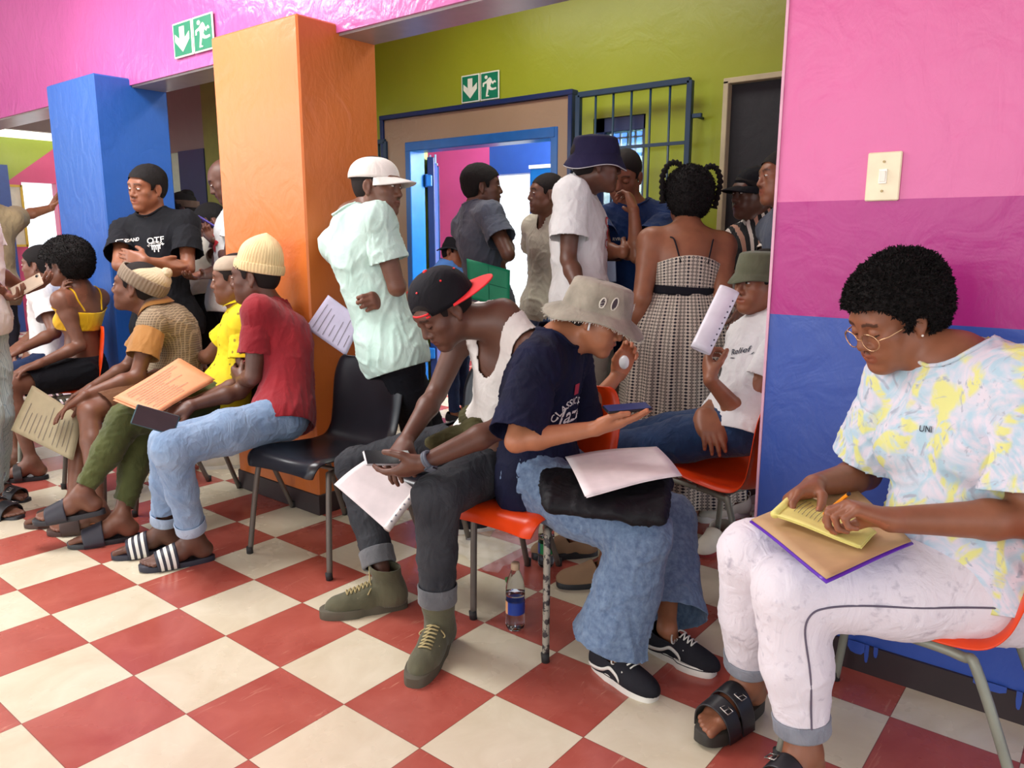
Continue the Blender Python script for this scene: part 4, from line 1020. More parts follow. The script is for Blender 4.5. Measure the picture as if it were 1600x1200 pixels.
def cap(p, mat, brimmat, yaw=0.0, pitch=0.0, roll=0.0, gap=False, under=None, button=None, brim=0.075, z0=0.03, flat=0.0, size=1.0, high=0.1):
    """a peaked cap; yaw turns the peak round the head"""
    A = hat_pts(p, 0, pitch, roll); A = rotax(A, yaw); s = p.hs * size; H = p.H; c0 = V3(0, -0.018 * math.cos(yaw), 0)
    def L(x, y, z): return H + A.T @ ((V3(x, y, z) + c0) * s)
    ry = 0.106 if abs(math.sin(yaw)) < 0.7 else 0.085; rx = 0.085 if ry > 0.1 else 0.104
    def dome(u, v):
        th = 2 * math.pi * u; ph = v * math.pi / 2; r = math.cos(ph) ** 0.8; seam = 1 - 0.010 * abs(math.sin(3 * th)) ** 0.3 * 0 + 0.006 * math.cos(6 * th)
        return L(rx * r * seam * math.cos(th), ry * r * seam * math.sin(th), z0 + high * math.sin(ph) ** 0.9)
    mb = MB(); mb.grid(dome, 72, 16, closed_u=True); o = mb.obj('cap_crown', mat, p.root, True); solidify(o, 0.003)
    def br(u, v):
        a = math.pi * (0.13 + 0.74 * u); x0 = rx * math.cos(a); y0 = ry * math.sin(a); e = math.sin(math.pi * u) ** 0.55
        x = x0 * (1 + 0.05 * v); y = y0 + brim * v * e; z = z0 + 0.004 - 0.016 * v * (1 - flat) - (x / rx) ** 2 * 0.022 * (1 - flat) * (0.4 + v * 0.6)
        return L(x, y, z)
    mb = MB(); mb.grid(br, 26, 9); o = mb.obj('cap_peak', brimmat, p.root, True); solidify(o, 0.004)
    if button:
        mb = MB(); mb.lathe([(0.0001, 0.006), (0.006, 0.005), (0.009, 0.001), (0.008, -0.003)], L(0, 0, z0 + high), 12, A); mb.obj('button', button, p.root, True)
        for k in range(6):
            th = math.pi / 6 + k * math.pi / 3; ph = 0.75; q = L(rx * math.cos(ph) ** 0.8 * math.cos(th), ry * math.cos(ph) ** 0.8 * math.sin(th), z0 + high * math.sin(ph) ** 0.9)
            mb = MB(); mb.tube([q, q + unit(q - H) * 0.003], 0.0035, 8); mb.obj('eyelet', button, p.root)
    cr = [c for c in p.root.children if c.name.startswith('cap_crown')][-1]
    for c in list(p.root.children):
        if c.name.split('.')[0] in ('cap_peak', 'button', 'eyelet'): c.parent = cr
    p.capL = L; return L
def bucket(p, mat, yaw=0.0, pitch=0.0, roll=0.0, h=0.085, z0=0.035, brim=0.05, drop=0.035, wav=0.004, band=None, size=1.0, holes=None, fray=None, lift=None):
    A = hat_pts(p, yaw, pitch, roll); s = p.hs * size; H = p.H
    def L(x, y, z): return H + A.T @ (V3(x, y - 0.006, z) * s)
    prof = [(0.001, h + 0.004), (0.5, h + 0.003), (0.78, h - 0.002), (0.86, h - 0.008), (0.92, h * 0.6), (0.97, h * 0.3), (1.0, 0.0), (1.03, -0.004), (1.16, -drop * 0.3), (1.34, -drop * 0.66), (1.34 + brim, -drop)]
    prof[-1] = (1.0 + brim / 0.09 * 1.0, -drop); prof[-2] = (1 + brim / 0.09 * 0.62, -drop * 0.58); prof[-3] = (1 + brim / 0.09 * 0.3, -drop * 0.27)
    nu = 96
    def fn(u, v):
        i = v * (len(prof) - 1); k = min(int(i), len(prof) - 2); t = i - k; r = prof[k][0] * (1 - t) + prof[k + 1][0] * t; z = prof[k][1] * (1 - t) + prof[k + 1][1] * t
        th = 2 * math.pi * u; w = max(0, r - 1) * 3; rr = r * (1 + 0.012 * math.sin(7 * th + 5 * v) + (0.012 * math.sin(11 * th + 1.3) * w))
        zz = z0 + z + wav * w * 3 * math.sin(3 * th + 0.7) + (lift(th) * w * s if lift else 0)
        return L(0.086 * rr * math.cos(th), 0.109 * rr * math.sin(th), zz)
    mb = MB(); mb.grid(fn, nu, 31, closed_u=True); o = mb.obj('bucket_hat', mat, p.root, True); solidify(o, 0.003); p.hatL = L; p.hatfn = fn
    if band: 
        for v0 in band:
            mb = MB(); mb.tube([np.array(fn(i / 60, v0)) * 1.0 for i in range(60)], 0.0014, 6, closed=True); mb.obj('seam', plain('seam_thread', (120, 112, 98), 0.8), p.root, True)
    return o

# ------------------------------------------------------------------ shoes
def shoe_frame(p, nm):
    an, t, u = p.foot[nm]; x = np.cross(t, u) * (1 if nm == 'L' else -1); return an, t, u, x     # x points to the big-toe side
def outline(L, wb, wh, n=40, toe=0.0):
    """shoe sole outline, heel at y=0, toe at y=L; x>0 the big-toe side"""
    pts = []
    for i in range(n):
        a = 2 * math.pi * i / n; y = 0.5 - 0.5 * math.cos(a); x = math.sin(a)
        w = wh * (1 - y) ** 0.5 + wb * y ** 0.5 * 0.9 if False else (wh + (wb - wh) * min(1, max(0, (y - 0.25) / 0.45)))
        e = abs(x) ** 0.65 * (1 if x > 0 else -1)
        pts.append((e * w * (0.92 if 0.35 < y < 0.5 else 1) + 0.006 * (y > 0.5) * (1 if toe >= 0 else -1), y * L))
    return pts
def sole(mb, org, t, u, x, out, z0, z1, mi=0, lift=None, ins=0.0):
    n = len(out); v = []
    rows = [(z0, 1 - ins), (z0 + 0.003, 1.0), (z1 - 0.003, 1.0), (z1, 0.97)]
    cy = sum(q[1] for q in out) / n
    for z, k in rows:
        for a, b in out: v.append(org + x * a * k + t * (cy + (b - cy) * k) + u * (z + (lift(b) if lift else 0)))
    f = [tuple(range(n))[::-1], tuple(range(3 * n, 4 * n))]
    for r in range(3): f += [(r * n + i, r * n + (i + 1) % n, (r + 1) * n + (i + 1) % n, (r + 1) * n + i) for i in range(n)]
    mb.add(v, f, mi)
def slide(p, nm, solemat, strapmat, stripes=None, th=0.022, L=0.285, straps=((0.48, 0.76),), buckle=None, h=0.096, badge=None):
    an, t, u, x = shoe_frame(p, nm); s = p.s; org = an - t * 0.075 * s - u * (0.083 * s + th * 0.8)
    mb = MB(); out = outline(L * s, 0.050 * s, 0.036 * s); sole(mb, org, t, u, x, out, 0, th, lift=lambda b: 0.010 * max(0, (b / (L * s) - 0.8) * 5) ** 2 * 0.7)
    o = mb.obj('sandal_sole', solemat, p.root, True); auto_smooth(o, 0.9); so_ = o
    for (a0, a1) in straps:
        def fn(uu, vv):
            a = math.pi * uu; y = (a0 + (a1 - a0) * vv) * L * s; hh = (h - 0.030 * vv * (1 if len(straps) == 1 else 0.4)) * s - (a0 - 0.4) * 0.09
            return org + x * (math.cos(a) * 0.056 * s + 0.003) + t * (y + 0.01 * math.sin(a)) + u * (0.008 + math.sin(a) ** 0.75 * hh)
        nst = 15; mb = MB(); mb.grid(fn, 25, nst)
        mids = [0] * len(mb.f)
        if stripes:
            for i in range(len(mb.f)):
                r = i // 24; mids[i] = 1 if r in (2, 3, 6, 7, 10, 11) else 0
        mb.m = mids; o = mb.obj('strap', [strapmat] + ([stripes] if stripes else []), p.root, True); solidify(o, 0.004, 1); o.parent = so_
        if badge:
            q = np.array(fn(0.40 if nm == 'L' else 0.60, 0.45)); nn = unit(q - (org + t * (a0 + a1) / 2 * L * s)); e2 = unit(np.cross(nn, t)); mb = MB(); mb.add([q + nn * 0.007 + t * 0.013 * math.cos(a) + e2 * 0.013 * math.sin(a) for a in np.linspace(0, 6.283, 17)[:-1]], [tuple(range(16))]); bo = mb.obj('badge', badge, p.root); bo.parent = so_
            mb = MB()
            for q2 in range(6): mb.box(q + nn * 0.006 - t * 0.022 + e2 * (q2 - 2.5) * 0.009, (0.006, 0.010, 0.002), np.array([e2, t, nn]))
            bo = mb.obj('white_lettering', WHPRINT_, p.root); bo.parent = so_
        if buckle:
            q = np.array(fn(0.32, 0.5)); nn = unit(q - (org + t * (a0 + a1) / 2 * L)); mb = MB(); e1 = t; e2 = unit(np.cross(nn, e1))
            w = 0.011; cs = [q + nn * 0.006 + e1 * w * a + e2 * w * 1.1 * b for a, b in ((-1, -1), (1, -1), (1, 1), (-1, 1))]
            mb.tube(cs, 0.0022, 6, closed=True); mb.tube([(cs[0] + cs[3]) / 2, (cs[1] + cs[2]) / 2], 0.0016, 6); mb.obj('buckle', buckle, p.root, True).parent = so_
    return org
def sneaker(p, nm, upper, solem, lace=None, stripe=None, L=0.29, high=False, line=None):
    kids0 = set(p.root.children); an, t, u, x = shoe_frame(p, nm); s = p.s; t = unit(t - UP * t[2]) if abs(t[2]) < 0.3 else t; u = unit(UP - t * np.dot(UP, t)); x = unit(np.cross(t, u)) * (1 if nm == 'L' else -1)
    org = V3(*an) - t * 0.080 * s - u * 0.092 * s
    if abs(org[2]) < 0.05: org = org - UP * org[2]
    def Q(a, b, c): return org + x * a * s + t * b * s + u * c * s
    mb = MB(); out = outline(L * s, 0.052 * s, 0.038 * s); sole(mb, org, t, u, x, out, 0.0, 0.030 * s); o = mb.obj('shoe_sole', solem, p.root, True); auto_smooth(o, 0.9)
    if line:
        mb = MB(); mb.tube([Q(a / s * 1.01, b / s, 0.024) for a, b in out], 0.0016 * s, 6, closed=True); mb.obj('sole_line', line, p.root, True)
    S = Shape(); ax = np.array([x, t, u])
    S.ell(Q(0.003, 0.215, 0.030), V3(0.045, 0.068, 0.040) * s, ax, 0.03); S.ell(Q(0, 0.150, 0.035), V3(0.042, 0.07, 0.052) * s, ax, 0.03)
    S.cone(Q(0, 0.055, 0.05), Q(0, 0.125, 0.062), 0.040 * s, 0.036 * s, 0.03); S.ell(Q(0, 0.050, 0.045), V3(0.036, 0.046, 0.058) * s, ax, 0.03)
    top = 0.155 if high else 0.088
    S.cone(Q(0, 0.052, 0.05), Q(0, 0.066 if not high else 0.075, top), 0.042 * s, (0.044 if not high else 0.053) * s, 0.03)
    tn = unit(u + t * (0.25 if not high else -0.12))
    bt = Q(0, 0.06, top)
    cuts = allcut((nearcut(bt, tn, 0.085 * s) if not high else (lambda X: (X - bt) @ tn)), lambda X: 0.022 * s - (X - org) @ u)
    V, F = mesh_shape(S, 0.005, cut=cuts, disp=(lambda X: 0.0015 * snoise(X, 60, 4)) if high else None, it=2); o = mesh_obj('shoe_upper', V, F, upper, p.root); solidify(o, 0.004)
    bv = BVHTree.FromPolygons([Vector(v) for v in V], [tuple(map(int, q)) for q in F])
    def proj(a, b, c=0.2):
        q = Q(a, b, c); h = bv.ray_cast(Vector(q), Vector(-u)); return np.array(h[0]) + u * 0.003 if h[0] else Q(a, b, 0.07)
    if lace:
        mb = MB(); ys = np.linspace(0.115, 0.185, 6) if not high else np.linspace(0.125, 0.205, 7)
        for i, y in enumerate(ys):
            w = 0.020
            mb.tube([proj(-w, y), proj(-w * 0.4, y + 0.003) + u * 0.002, proj(w * 0.4, y + 0.003) + u * 0.002, proj(w, y)], 0.0022 if not high else 0.0026, 6)
            if i + 1 < len(ys): mb.tube([proj(-w, y), proj(0, (y + ys[i + 1]) / 2) + u * 0.004, proj(w, ys[i + 1])], 0.0022, 6)
        k = proj(0, ys[0] - 0.006) + u * 0.006
        for g_ in (-1, 1):
            mb.tube(smooth_path([k, k + x * g_ * 0.022 + u * 0.016 + t * 0.005, k + x * g_ * 0.042 + u * 0.004 + t * 0.018, k + x * g_ * 0.026 - u * 0.002 + t * 0.018, k + t * 0.003], 5), 0.0024, 6)
            mb.tube(smooth_path([k, k + x * g_ * 0.015 + t * 0.03, k + x * g_ * 0.035 + t * 0.055 - u * 0.012], 5), 0.0023, 6)
        mb.obj('laces', lace, p.root, True)
    if stripe:
        for g_ in (-1, 1):
            mb = MB(); path = smooth_path([(0.030, 0.040), (0.085, 0.042), (0.120, 0.060), (0.150, 0.050), (0.165, 0.034)], 6); L1, L2 = [], []
            for (b, c) in path:
                for dz, lst in ((-0.006, L1), (0.006, L2)):
                    q = Q(g_ * 0.12, b, c + dz); h = bv.ray_cast(Vector(q), Vector(-x * g_)); lst.append(np.array(h[0]) + x * g_ * 0.002 if h[0] else Q(g_ * 0.045, b, c + dz))
            n = len(L1); mb.add(L1 + L2, [(i, i + 1, n + i + 1, n + i) for i in range(n - 1)]); o = mb.obj('side_stripe', stripe, p.root, True); solidify(o, 0.002, 1)
    new = [c for c in p.root.children if c not in kids0]; up_ = [c for c in new if c.name.startswith('shoe_upper')][0]
    for c in new:
        if c is not up_: c.parent = up_
    return org
WHPRINT_ = plain('white_lettering', (226, 222, 214), 0.6)
def print_text(p_root, V, Q, text, org, ex, ey, d, size, mat, name='chest_print', lift=0.004, bend=0.0, skew=0.0):
    """lettering laid on a cloth mesh: text drawn in the plane org/ex/ey and cast along d"""
    cu = bpy.data.curves.new('lettering', 'FONT'); cu.body = text; cu.size = size; cu.align_x = 'CENTER'; cu.align_y = 'CENTER'; cu.resolution_u = 3; cu.offset = size * 0.012
    to = bpy.data.objects.new('lettering', cu); COL.objects.link(to); bpy.context.view_layer.update()
    me = bpy.data.meshes.new_from_object(to.evaluated_get(bpy.context.evaluated_depsgraph_get())); bpy.data.objects.remove(to)
    P = np.array([v.co[:2] for v in me.vertices]); F = [tuple(f.vertices) for f in me.polygons]; bpy.data.meshes.remove(me)
    return decal(p_root, V, Q, P, F, org, ex, ey, d, mat, name, lift, bend, skew)
def decal(p_root, V, Q, P, F, org, ex, ey, d, mat, name='print', lift=0.004, bend=0.0, skew=0.0):
    bv = BVHTree.FromPolygons([Vector(v) for v in V], [tuple(map(int, q)) for q in Q]) if V is not None else None; d = unit(d); out = []
    for a, b in P:
        if bend: th = a / bend; a, b = (bend + b) * math.sin(th), (bend + b) * math.cos(th) - bend
        q = org + ex * (a + skew * b) + ey * b
        if bv is None: out.append(q); continue
        h = bv.ray_cast(Vector(q - d * 0.35), Vector(d)); out.append(np.array(h[0]) - d * lift if h[0] else q)
    return mesh_obj(name, out, F, mat, p_root, False)
SK1 = skin('dark_brown_skin', (116, 76, 58)); SK2 = skin('brown_skin', (142, 90, 64)); SK3 = skin('deep_brown_skin', (98, 64, 50)); SK4 = skin('warm_brown_skin', (168, 108, 76))
# ------------------------------------------------------------------ the people in front
DENB = denim('pale_blue_denim', (148, 172, 200), (112, 140, 174)); DENC = denim('pale_cuff_denim', (176, 192, 210), (150, 170, 196))
CHAR = denim('charcoal_denim', (60, 62, 66), (34, 36, 42), 7); CHARC = denim('grey_cuff_denim', (112, 114, 116), (84, 86, 90))
WHITEC = cloth('white_cotton', (226, 225, 224), (212, 210, 208)); WHPRINT = plain('white_print', (236, 236, 230), 0.6)
def mk_stone(name, c, c2, sc, lo, hi):
    return cloth(name, c, c2, 0.8, 800, sc, 6, 0.3, lo, hi, 0.4, stretch=(1, 1, 1.0))
JWHITE = mk_stone('washed_white_denim', (226, 220, 226), (170, 164, 176), 34, 0.58, 0.80)
def tiedye():
    m, N, L, p = newmat('marbled_pastel_cotton'); v = coords(N, L)
    a = noise(N, L, v, 8.0, 3, 0.5, 4.5); b = noise(N, L, v, 7.0, 3, 0.5, 5.0); c = noise(N, L, v, 11, 2, 0.5, 4.5)
    wv = N.new('ShaderNodeTexWave'); L.new(v, wv.inputs[0]); wv.inputs['Scale'].default_value = 3.0; wv.inputs['Distortion'].default_value = 14; wv.inputs['Detail'].default_value = 2; wv.inputs['Detail Scale'].default_value = 1.4
    base = nmix(N, L, ramp(N, L, a, 0.38, 0.62), lin((176, 206, 220)), lin((220, 214, 224)))
    base = nmix(N, L, nmath(N, L, 'MULTIPLY', ramp(N, L, wv.outputs[1], 0.55, 0.85), ramp(N, L, b, 0.42, 0.55)), base, lin((222, 222, 142)))
    base = nmix(N, L, ramp(N, L, c, 0.60, 0.72), base, lin((168, 176, 190)))
    L.new(base, p.inputs['Base Color']); p.inputs['Roughness'].default_value = 0.85; bump(N, L, p, noise(N, L, v, 24, 3, 0.5, 0.8), 0.3, 0.006); return m
TIEDYE = tiedye()
BLK = plain('black_rubber', (34, 34, 38), 0.45); WHT = plain('white_rubber', (226, 222, 212), 0.5)
STEEL = plain('steel', (190, 186, 178), 0.25, 0.9)

# --- woman writing, in front on the right
p1 = person('person in a marbled pastel t-shirt and white jeans, writing in a yellow notebook', (1515, 900, 1.84), (1500, 560, -1), (1388, 492, -1), (-.86, -.5, 0), (-.86, -.36, 0), (-.88, -.20, -.42), (-.40, -.1, .9),
    arms={'L': [('d', 1606, 812, 1.64), ('d', 1392, 812, 1.63), (1330, 792, -1), (-.05, -.15, -.95), dict(curl=(.85, 1.0, 1.15, 1.2), thumb=.5, pinch=.6)],
          'R': [(1352, 742, 1), (1272, 758, -1), (1238, 776, -1), (.5, -.35, -.75), dict(curl=(.45, .5, .55, .55), thumb=.4)]},
    legs={'L': [(1236, 925), ('fl', 1256, 1172, .115), (-.75, -.6, 0)], 'R': [(1178, 866), ('fl', 1168, 1062, .115), (-.8, -.62, -.0)]},
    s=0.98, g=1.22, fem=True, skin_mat=SK2, res=0.008, hres=0.0028, dres=0.0032, hunch=0.05, bust=0.02, belly=0.03, eyes='down', tl=0.46, sl=0.43,
    hair=dict(thick=0.028, lump=0.0055, f=90, front=0.074, res=0.004, fuzz=16000, scale=(0.98, 1.02, 1.03), off=(0, -0.010, 0.006)), lt=0.53, nl=0.175, shw=0.165)
shirt(p1, TIEDYE, off=0.016, sleeve=0.80, rs=(0.078, 0.094), hem=-0.02, neck=0.085, amp=0.008, res=0.0065, drape=0.004, collar=('rib', TIEDYE), f=20)
print_text(p1.root, *p1.last, 'UNI', p1.sp(0.70) + p1.A[1] * 0.3, -p1.A[0], p1.T, -p1.A[1], 0.020, plain('dark_print', (40, 44, 60), 0.6))
trousers(p1, JWHITE, name='jeans', off=0.012, r=(0.112, 0.078, 0.072, 0.052), ends=(0.86, 0.86), waist=0.19, amp=0.003, cuff=denim('grey_cuff', (150, 154, 162), (120, 124, 134)), cuffh=0.038)
# --- girl in the frayed bucket hat
p2 = person('person in a navy t-shirt and frayed grey bucket hat looking at a phone', (842, 742, 2.60), (870, 530, -1), (936, 494, -1), (.95, -.4, 0), (.93, -.42, 0), (.86, -.32, -.40), (.3, -.05, .95),
    arms={'R': [(806, 690, -1), (940, 668, -1), (978, 659, 1), (-.25, .45, .85), dict(curl=(.12, .14, .16, .2), thumb=-.15, pinch=.5)],
          'L': [(905, 660, 1), (966, 585, 1), (976, 562, 0), (.3, -.6, .7), dict(curl=(.7, .8, .9, 1.), thumb=.6, pinch=.4)]},
    feet='shoe', legs={'R': [(1003, 836), ('fl', 955, 1012, .09), (.6, -.8, 0)], 'L': [(1046, 812), ('fl', 1042, 982, .09), (.72, -.68, 0)]},
    s=0.93, g=0.93, fem=True, skin_mat=SK4, hres=0.003, dres=0.0035, res=0.008, hunch=0.04, eyes='down', hair=dict(thick=0.006), shw=0.155, lt=0.50, tl=0.47, sl=0.42)
NAVY = cloth('navy_cotton', (16, 20, 52), (11, 14, 38)); shirt(p2, NAVY, off=0.020, sleeve=0.92, rs=(0.076, 0.100), hem=-0.10, neck=0.085, amp=0.009, drape=0.010, collar=('rib', NAVY), f=19, res=0.007)
V_, Q_ = p2.last; e1 = -p2.A[0]; e2 = p2.T; o_ = p2.sp(0.60) + p2.A[1] * 0.3 + p2.A[0] * 0.012
print_text(p2.root, V_, Q_, 'CLASSIC STYLE', o_ - e2 * 0.01, e1, e2, -p2.A[1], 0.034, WHPRINT, bend=0.10)
print_text(p2.root, V_, Q_, 'Jazzi', o_ - e2 * 0.055, e1, e2, -p2.A[1], 0.075, WHPRINT, skew=0.25)
decal(p2.root, V_, Q_, np.array([(-.018, -.016), (.018, -.016), (.022, .018), (-.014, .018)]), [(0, 1, 2, 3)], o_ + e2 * 0.028, e1, e2, -p2.A[1], plain('crimson_print', (170, 24, 60), 0.6), 'red_patch')
WIDE = denim('heathered_blue_denim', (118, 140, 166), (84, 104, 134), 60)
trousers(p2, WIDE, name='wide_trousers', off=0.020, r=(0.118, 0.098, 0.110, 0.142), ends=(0.90, 0.89), waist=0.12, amp=0.009, f=17, seat=1.02)
HATG = cloth('washed_grey_canvas', (160, 152, 136), (132, 126, 112), 0.9, 600, 14, 4)
bucket(p2, HATG, pitch=0.16, h=0.088, z0=0.022, brim=0.045, drop=0.040, wav=0.003, band=(0.42, 0.60, 0.86, 0.93), size=1.08)
for (u0, v0, w_, h_) in ((0.30, 0.47, .020, .013), (0.10, 0.45, .014, .020), (0.045, 0.47, .012, .016)):
    q = np.array(p2.hatfn(u0, v0)); nn = unit(q - (p2.H + p2.HA[2] * 0.06)); a_ = unit(np.cross(p2.HA[2], nn)); b_ = np.cross(nn, a_)
    mb = MB(); ring = [q + nn * 0.005 + a_ * w_ * math.cos(t) * 0.7 + b_ * h_ * math.sin(t) for t in np.linspace(0, 6.283, 17)[:-1]]
    mb.add(ring, [tuple(range(16))]); mb.obj('torn_hole', plain('dark_lining', (70, 60, 66), 0.9), p2.root)
    mb = MB(); mb.tube(ring, 0.0022, 6, closed=True)
    for k_ in range(14): r_ = ring[(k_ * 5) % 16]; mb.tube([r_, r_ + a_ * RNG.uniform(-.008, .008) + b_ * RNG.uniform(-.008, .008) + nn * 0.003], 0.0006, 4)
    mb.obj('frayed_edge', plain('frayed_threads', (206, 200, 186), 0.9), p2.root)
mb = MB()
for i in range(170):
    q = np.array(p2.hatfn(i / 170, 1.0)); mb.tube([q, q - p2.HA[2] * RNG.uniform(0, .008) + unit(q - p2.H) * RNG.uniform(.0, .006) + p2.HA[1] * RNG.uniform(-.006, .006)], 0.0007, 4)
mb.obj('frayed_brim_threads', plain('frayed_threads', (206, 200, 186), 0.9), p2.root)
mb = MB(); q = p2.H + p2.HA.T @ (V3(0.083, 0.004, -0.010) * p2.hs); mb.tube([q, q + p2.HA[0] * 0.006], 0.006, 10); mb.tube([q + p2.HA[0] * 0.005, q + p2.HA[0] * 0.006 - p2.HA[2] * 0.026 + p2.HA[1] * 0.006], 0.0035, 8); mb.obj('earbud', plain('white_plastic', (240, 240, 240), 0.25), p2.root, True)
CANV = cloth('black_canvas', (26, 26, 32), (40, 40, 46), 0.85)
for nm in 'RL': sneaker(p2, nm, CANV, WHT, plain('white_laces', (232, 228, 218), 0.8), plain('white_leather', (228, 224, 214), 0.5), L=0.27, line=BLK)
# --- man in the white vest, cap worn backwards
p3 = person('person in a white vest and backward black and red cap looking down at a phone', (772, 700, 2.86), (786, 496, -1), (684, 482, -1), (-.72, -.7, 0), (-.74, -.67, 0), (-.66, -.42, -.62), (-.62, -.35, .72),
    arms={'R': [(676, 628, 1), (632, 692, -1), (616, 716, -1), (.3, .2, -.9), dict(curl=(.5, .6, .6, .7), thumb=.6, pinch=.3)],
          'L': [(783, 668, -1), (664, 722, -1), (628, 738, 1), (-.35, .5, .5), dict(curl=(.35, .45, .55, .7), thumb=.4, spread=.3)]},
    feet='shoe', legs={'R': [(556, 730), ('fl', 600, 912, .095), (-1, -.26, 0)], 'L': [(682, 778), ('fl', 684, 972, .095), (-.22, -1, 0)]},
    s=1.03, g=0.92, skin_mat=SK3, hres=0.003, dres=0.0035, res=0.0075, hunch=0.06, eyes='down', hair=dict(thick=0.004), tl=0.45, sl=0.44, nl=0.20, shw=0.18)
shirt(p3, cloth('white_rib_cotton', (236, 232, 226), (226, 220, 214)), name='vest', tank=True, off=0.008, hem=0.02, neck=0.095, vneck=0.7, amp=0.004, res=0.006, drape=0.002)
trousers(p3, CHAR, name='jeans', off=0.012, r=(0.100, 0.076, 0.064, 0.056), ends=(0.84, 0.82), waist=0.06, amp=0.005, cuff=CHARC, cuffh=0.055, f=26)
REDM = plain('bright_red_twill', (226, 34, 40), 0.6); BLKC = cloth('black_twill', (18, 17, 25), (12, 12, 18), 0.75)
L_ = cap(p3, BLKC, REDM, yaw=math.pi * 0.80, pitch=0.10, flat=0.8, button=REDM, z0=0.020, high=0.112, size=1.03, brim=0.07)
mb = MB(); A_ = rotax(p3.HA, 0.25, 0.1)
for k_ in range(2):
    pts = [p3.H + A_.T @ (V3(0.091 * math.sin(a), 0.0 + 0.092 * math.cos(a), 0.024 + 0.010 * k_) * p3.hs) for a in np.linspace(-.45, .45, 9)]; mb.tube(pts, 0.004, 6)
mb.obj('cap_strap', REDM, p3.root, True)
OLIV = cloth('olive_boot_suede', (96, 94, 72), (76, 74, 56), 0.85); OLS = plain('olive_rubber', (84, 78, 62), 0.7); TANL = plain('tan_laces', (176, 160, 112), 0.8)
for nm in 'RL': sneaker(p3, nm, OLIV, OLS, TANL, L=0.30, high=True)
# olive jacket knotted round the waist
S_ = Shape(); c_ = p3.sp(0.20); OC = cloth('olive_drab_cotton', (84, 80, 50), (64, 60, 36))
for i_ in range(28):
    a0 = 2 * math.pi * i_ / 28; a1 = 2 * math.pi * (i_ + 1) / 28
    f_ = lambda a: c_ + p3.B[0] * 0.150 * math.cos(a) + p3.B[1] * 0.118 * math.sin(a) - p3.T * 0.01 * math.sin(a)
    S_.cone(f_(a0), f_(a1), 0.026, 0.026, 0.02)
k0 = c_ + p3.B[1] * 0.145
S_.ball(k0, 0.036, 0.02)
S_.chain([k0, k0 + p3.B[0] * 0.05 + p3.B[1] * 0.05 - UP * 0.03, k0 + p3.B[0] * 0.07 + p3.B[1] * 0.13 - UP * 0.05], [0.032, 0.03, 0.026]); S_.chain([k0, k0 - p3.B[0] * 0.05 + p3.B[1] * 0.05 - UP * 0.02, k0 - p3.B[0] * 0.09 + p3.B[1] * 0.10 - UP * 0.05], [0.03, 0.03, 0.028])
V_, Q_ = mesh_shape(S_, 0.006, disp=folds(0.010, 40, 8)); mesh_obj('knotted_jacket', V_, Q_, OC, p3.root)
wr, d_, n_, _t = p3.hand['L']; mb = MB()
b0 = wr - d_ * 0.02; a_ = unit(np.cross(d_, n_))
mb.tube([b0 + (a_ * 0.031 * math.cos(t) + n_ * 0.025 * math.sin(t)) for t in np.linspace(0, 6.283, 25)[:-1]], 0.006, 8, closed=True); mb.tube([b0 + d_ * 0.008 + (a_ * 0.031 * math.cos(t) + n_ * 0.025 * math.sin(t)) for t in np.linspace(0, 6.283, 25)[:-1]], 0.006, 8, closed=True)
mb.box(b0 + d_ * 0.004 - n_ * 0.029, (0.034, 0.034, 0.010), np.array([d_, a_, n_]), bev=0.004); mb.obj('wristwatch', plain('slate_band', (84, 92, 104), 0.5), p3.root, True)
# --- man in mint t-shirt and white cap
p4 = person('person in a mint white t-shirt and white cap leaning by the orange column', (612, 548, 3.32), (548, 340, 1), (592, 290, -1), (.80, .45, 0), (.72, .62, 0), (.93, -.32, -.05), (.12, 0, 1),
    arms={'R': [(630, 482, -1), ('o', -.14, .89, .06), ('o', -.4, .85, .06), (-.5, -.5, 0), dict(curl=.5)], 'L': [(640, 470, 1), (602, 468, -1), (584, 470, -1), (.1, .9, -.1), dict(curl=(.95, 1., 1.05, 1.1), thumb=.6, pinch=1.0)]},
    feet='shoe', legs={'R': [(650, 665), ('fl', 700, 802, .09), (.9, .2, 0)], 'L': [(664, 650), ('fl', 735, 790, .09), (.9, .2, 0)]},
    s=1.02, g=0.95, skin_mat=SK1, hres=0.0035, dres=0.0045, res=0.008, hair=dict(thick=0.004), gaze=-.2, shw=0.18, nl=0.17, lt=0.58)
MINT = cloth('mint_white_cotton', (196, 222, 212), (180, 210, 198)); shirt(p4, MINT, off=0.014, sleeve=0.62, rs=(0.066, 0.082), hem=-0.09, neck=0.080, amp=0.010, drape=-0.004, collar=('rib', MINT), f=18)
trousers(p4, cloth('black_denim', (18, 20, 28), (12, 14, 20)), off=0.012, r=(0.098, 0.070, 0.06, 0.05), ends=(.95, .95), amp=0.005)
WCAP = cloth('white_cap_cotton', (228, 222, 214), (216, 210, 202)); cap(p4, WCAP, WCAP, pitch=0.02, z0=0.030, high=0.085, size=1.03)
for nm in 'RL': sneaker(p4, nm, CANV, WHT)
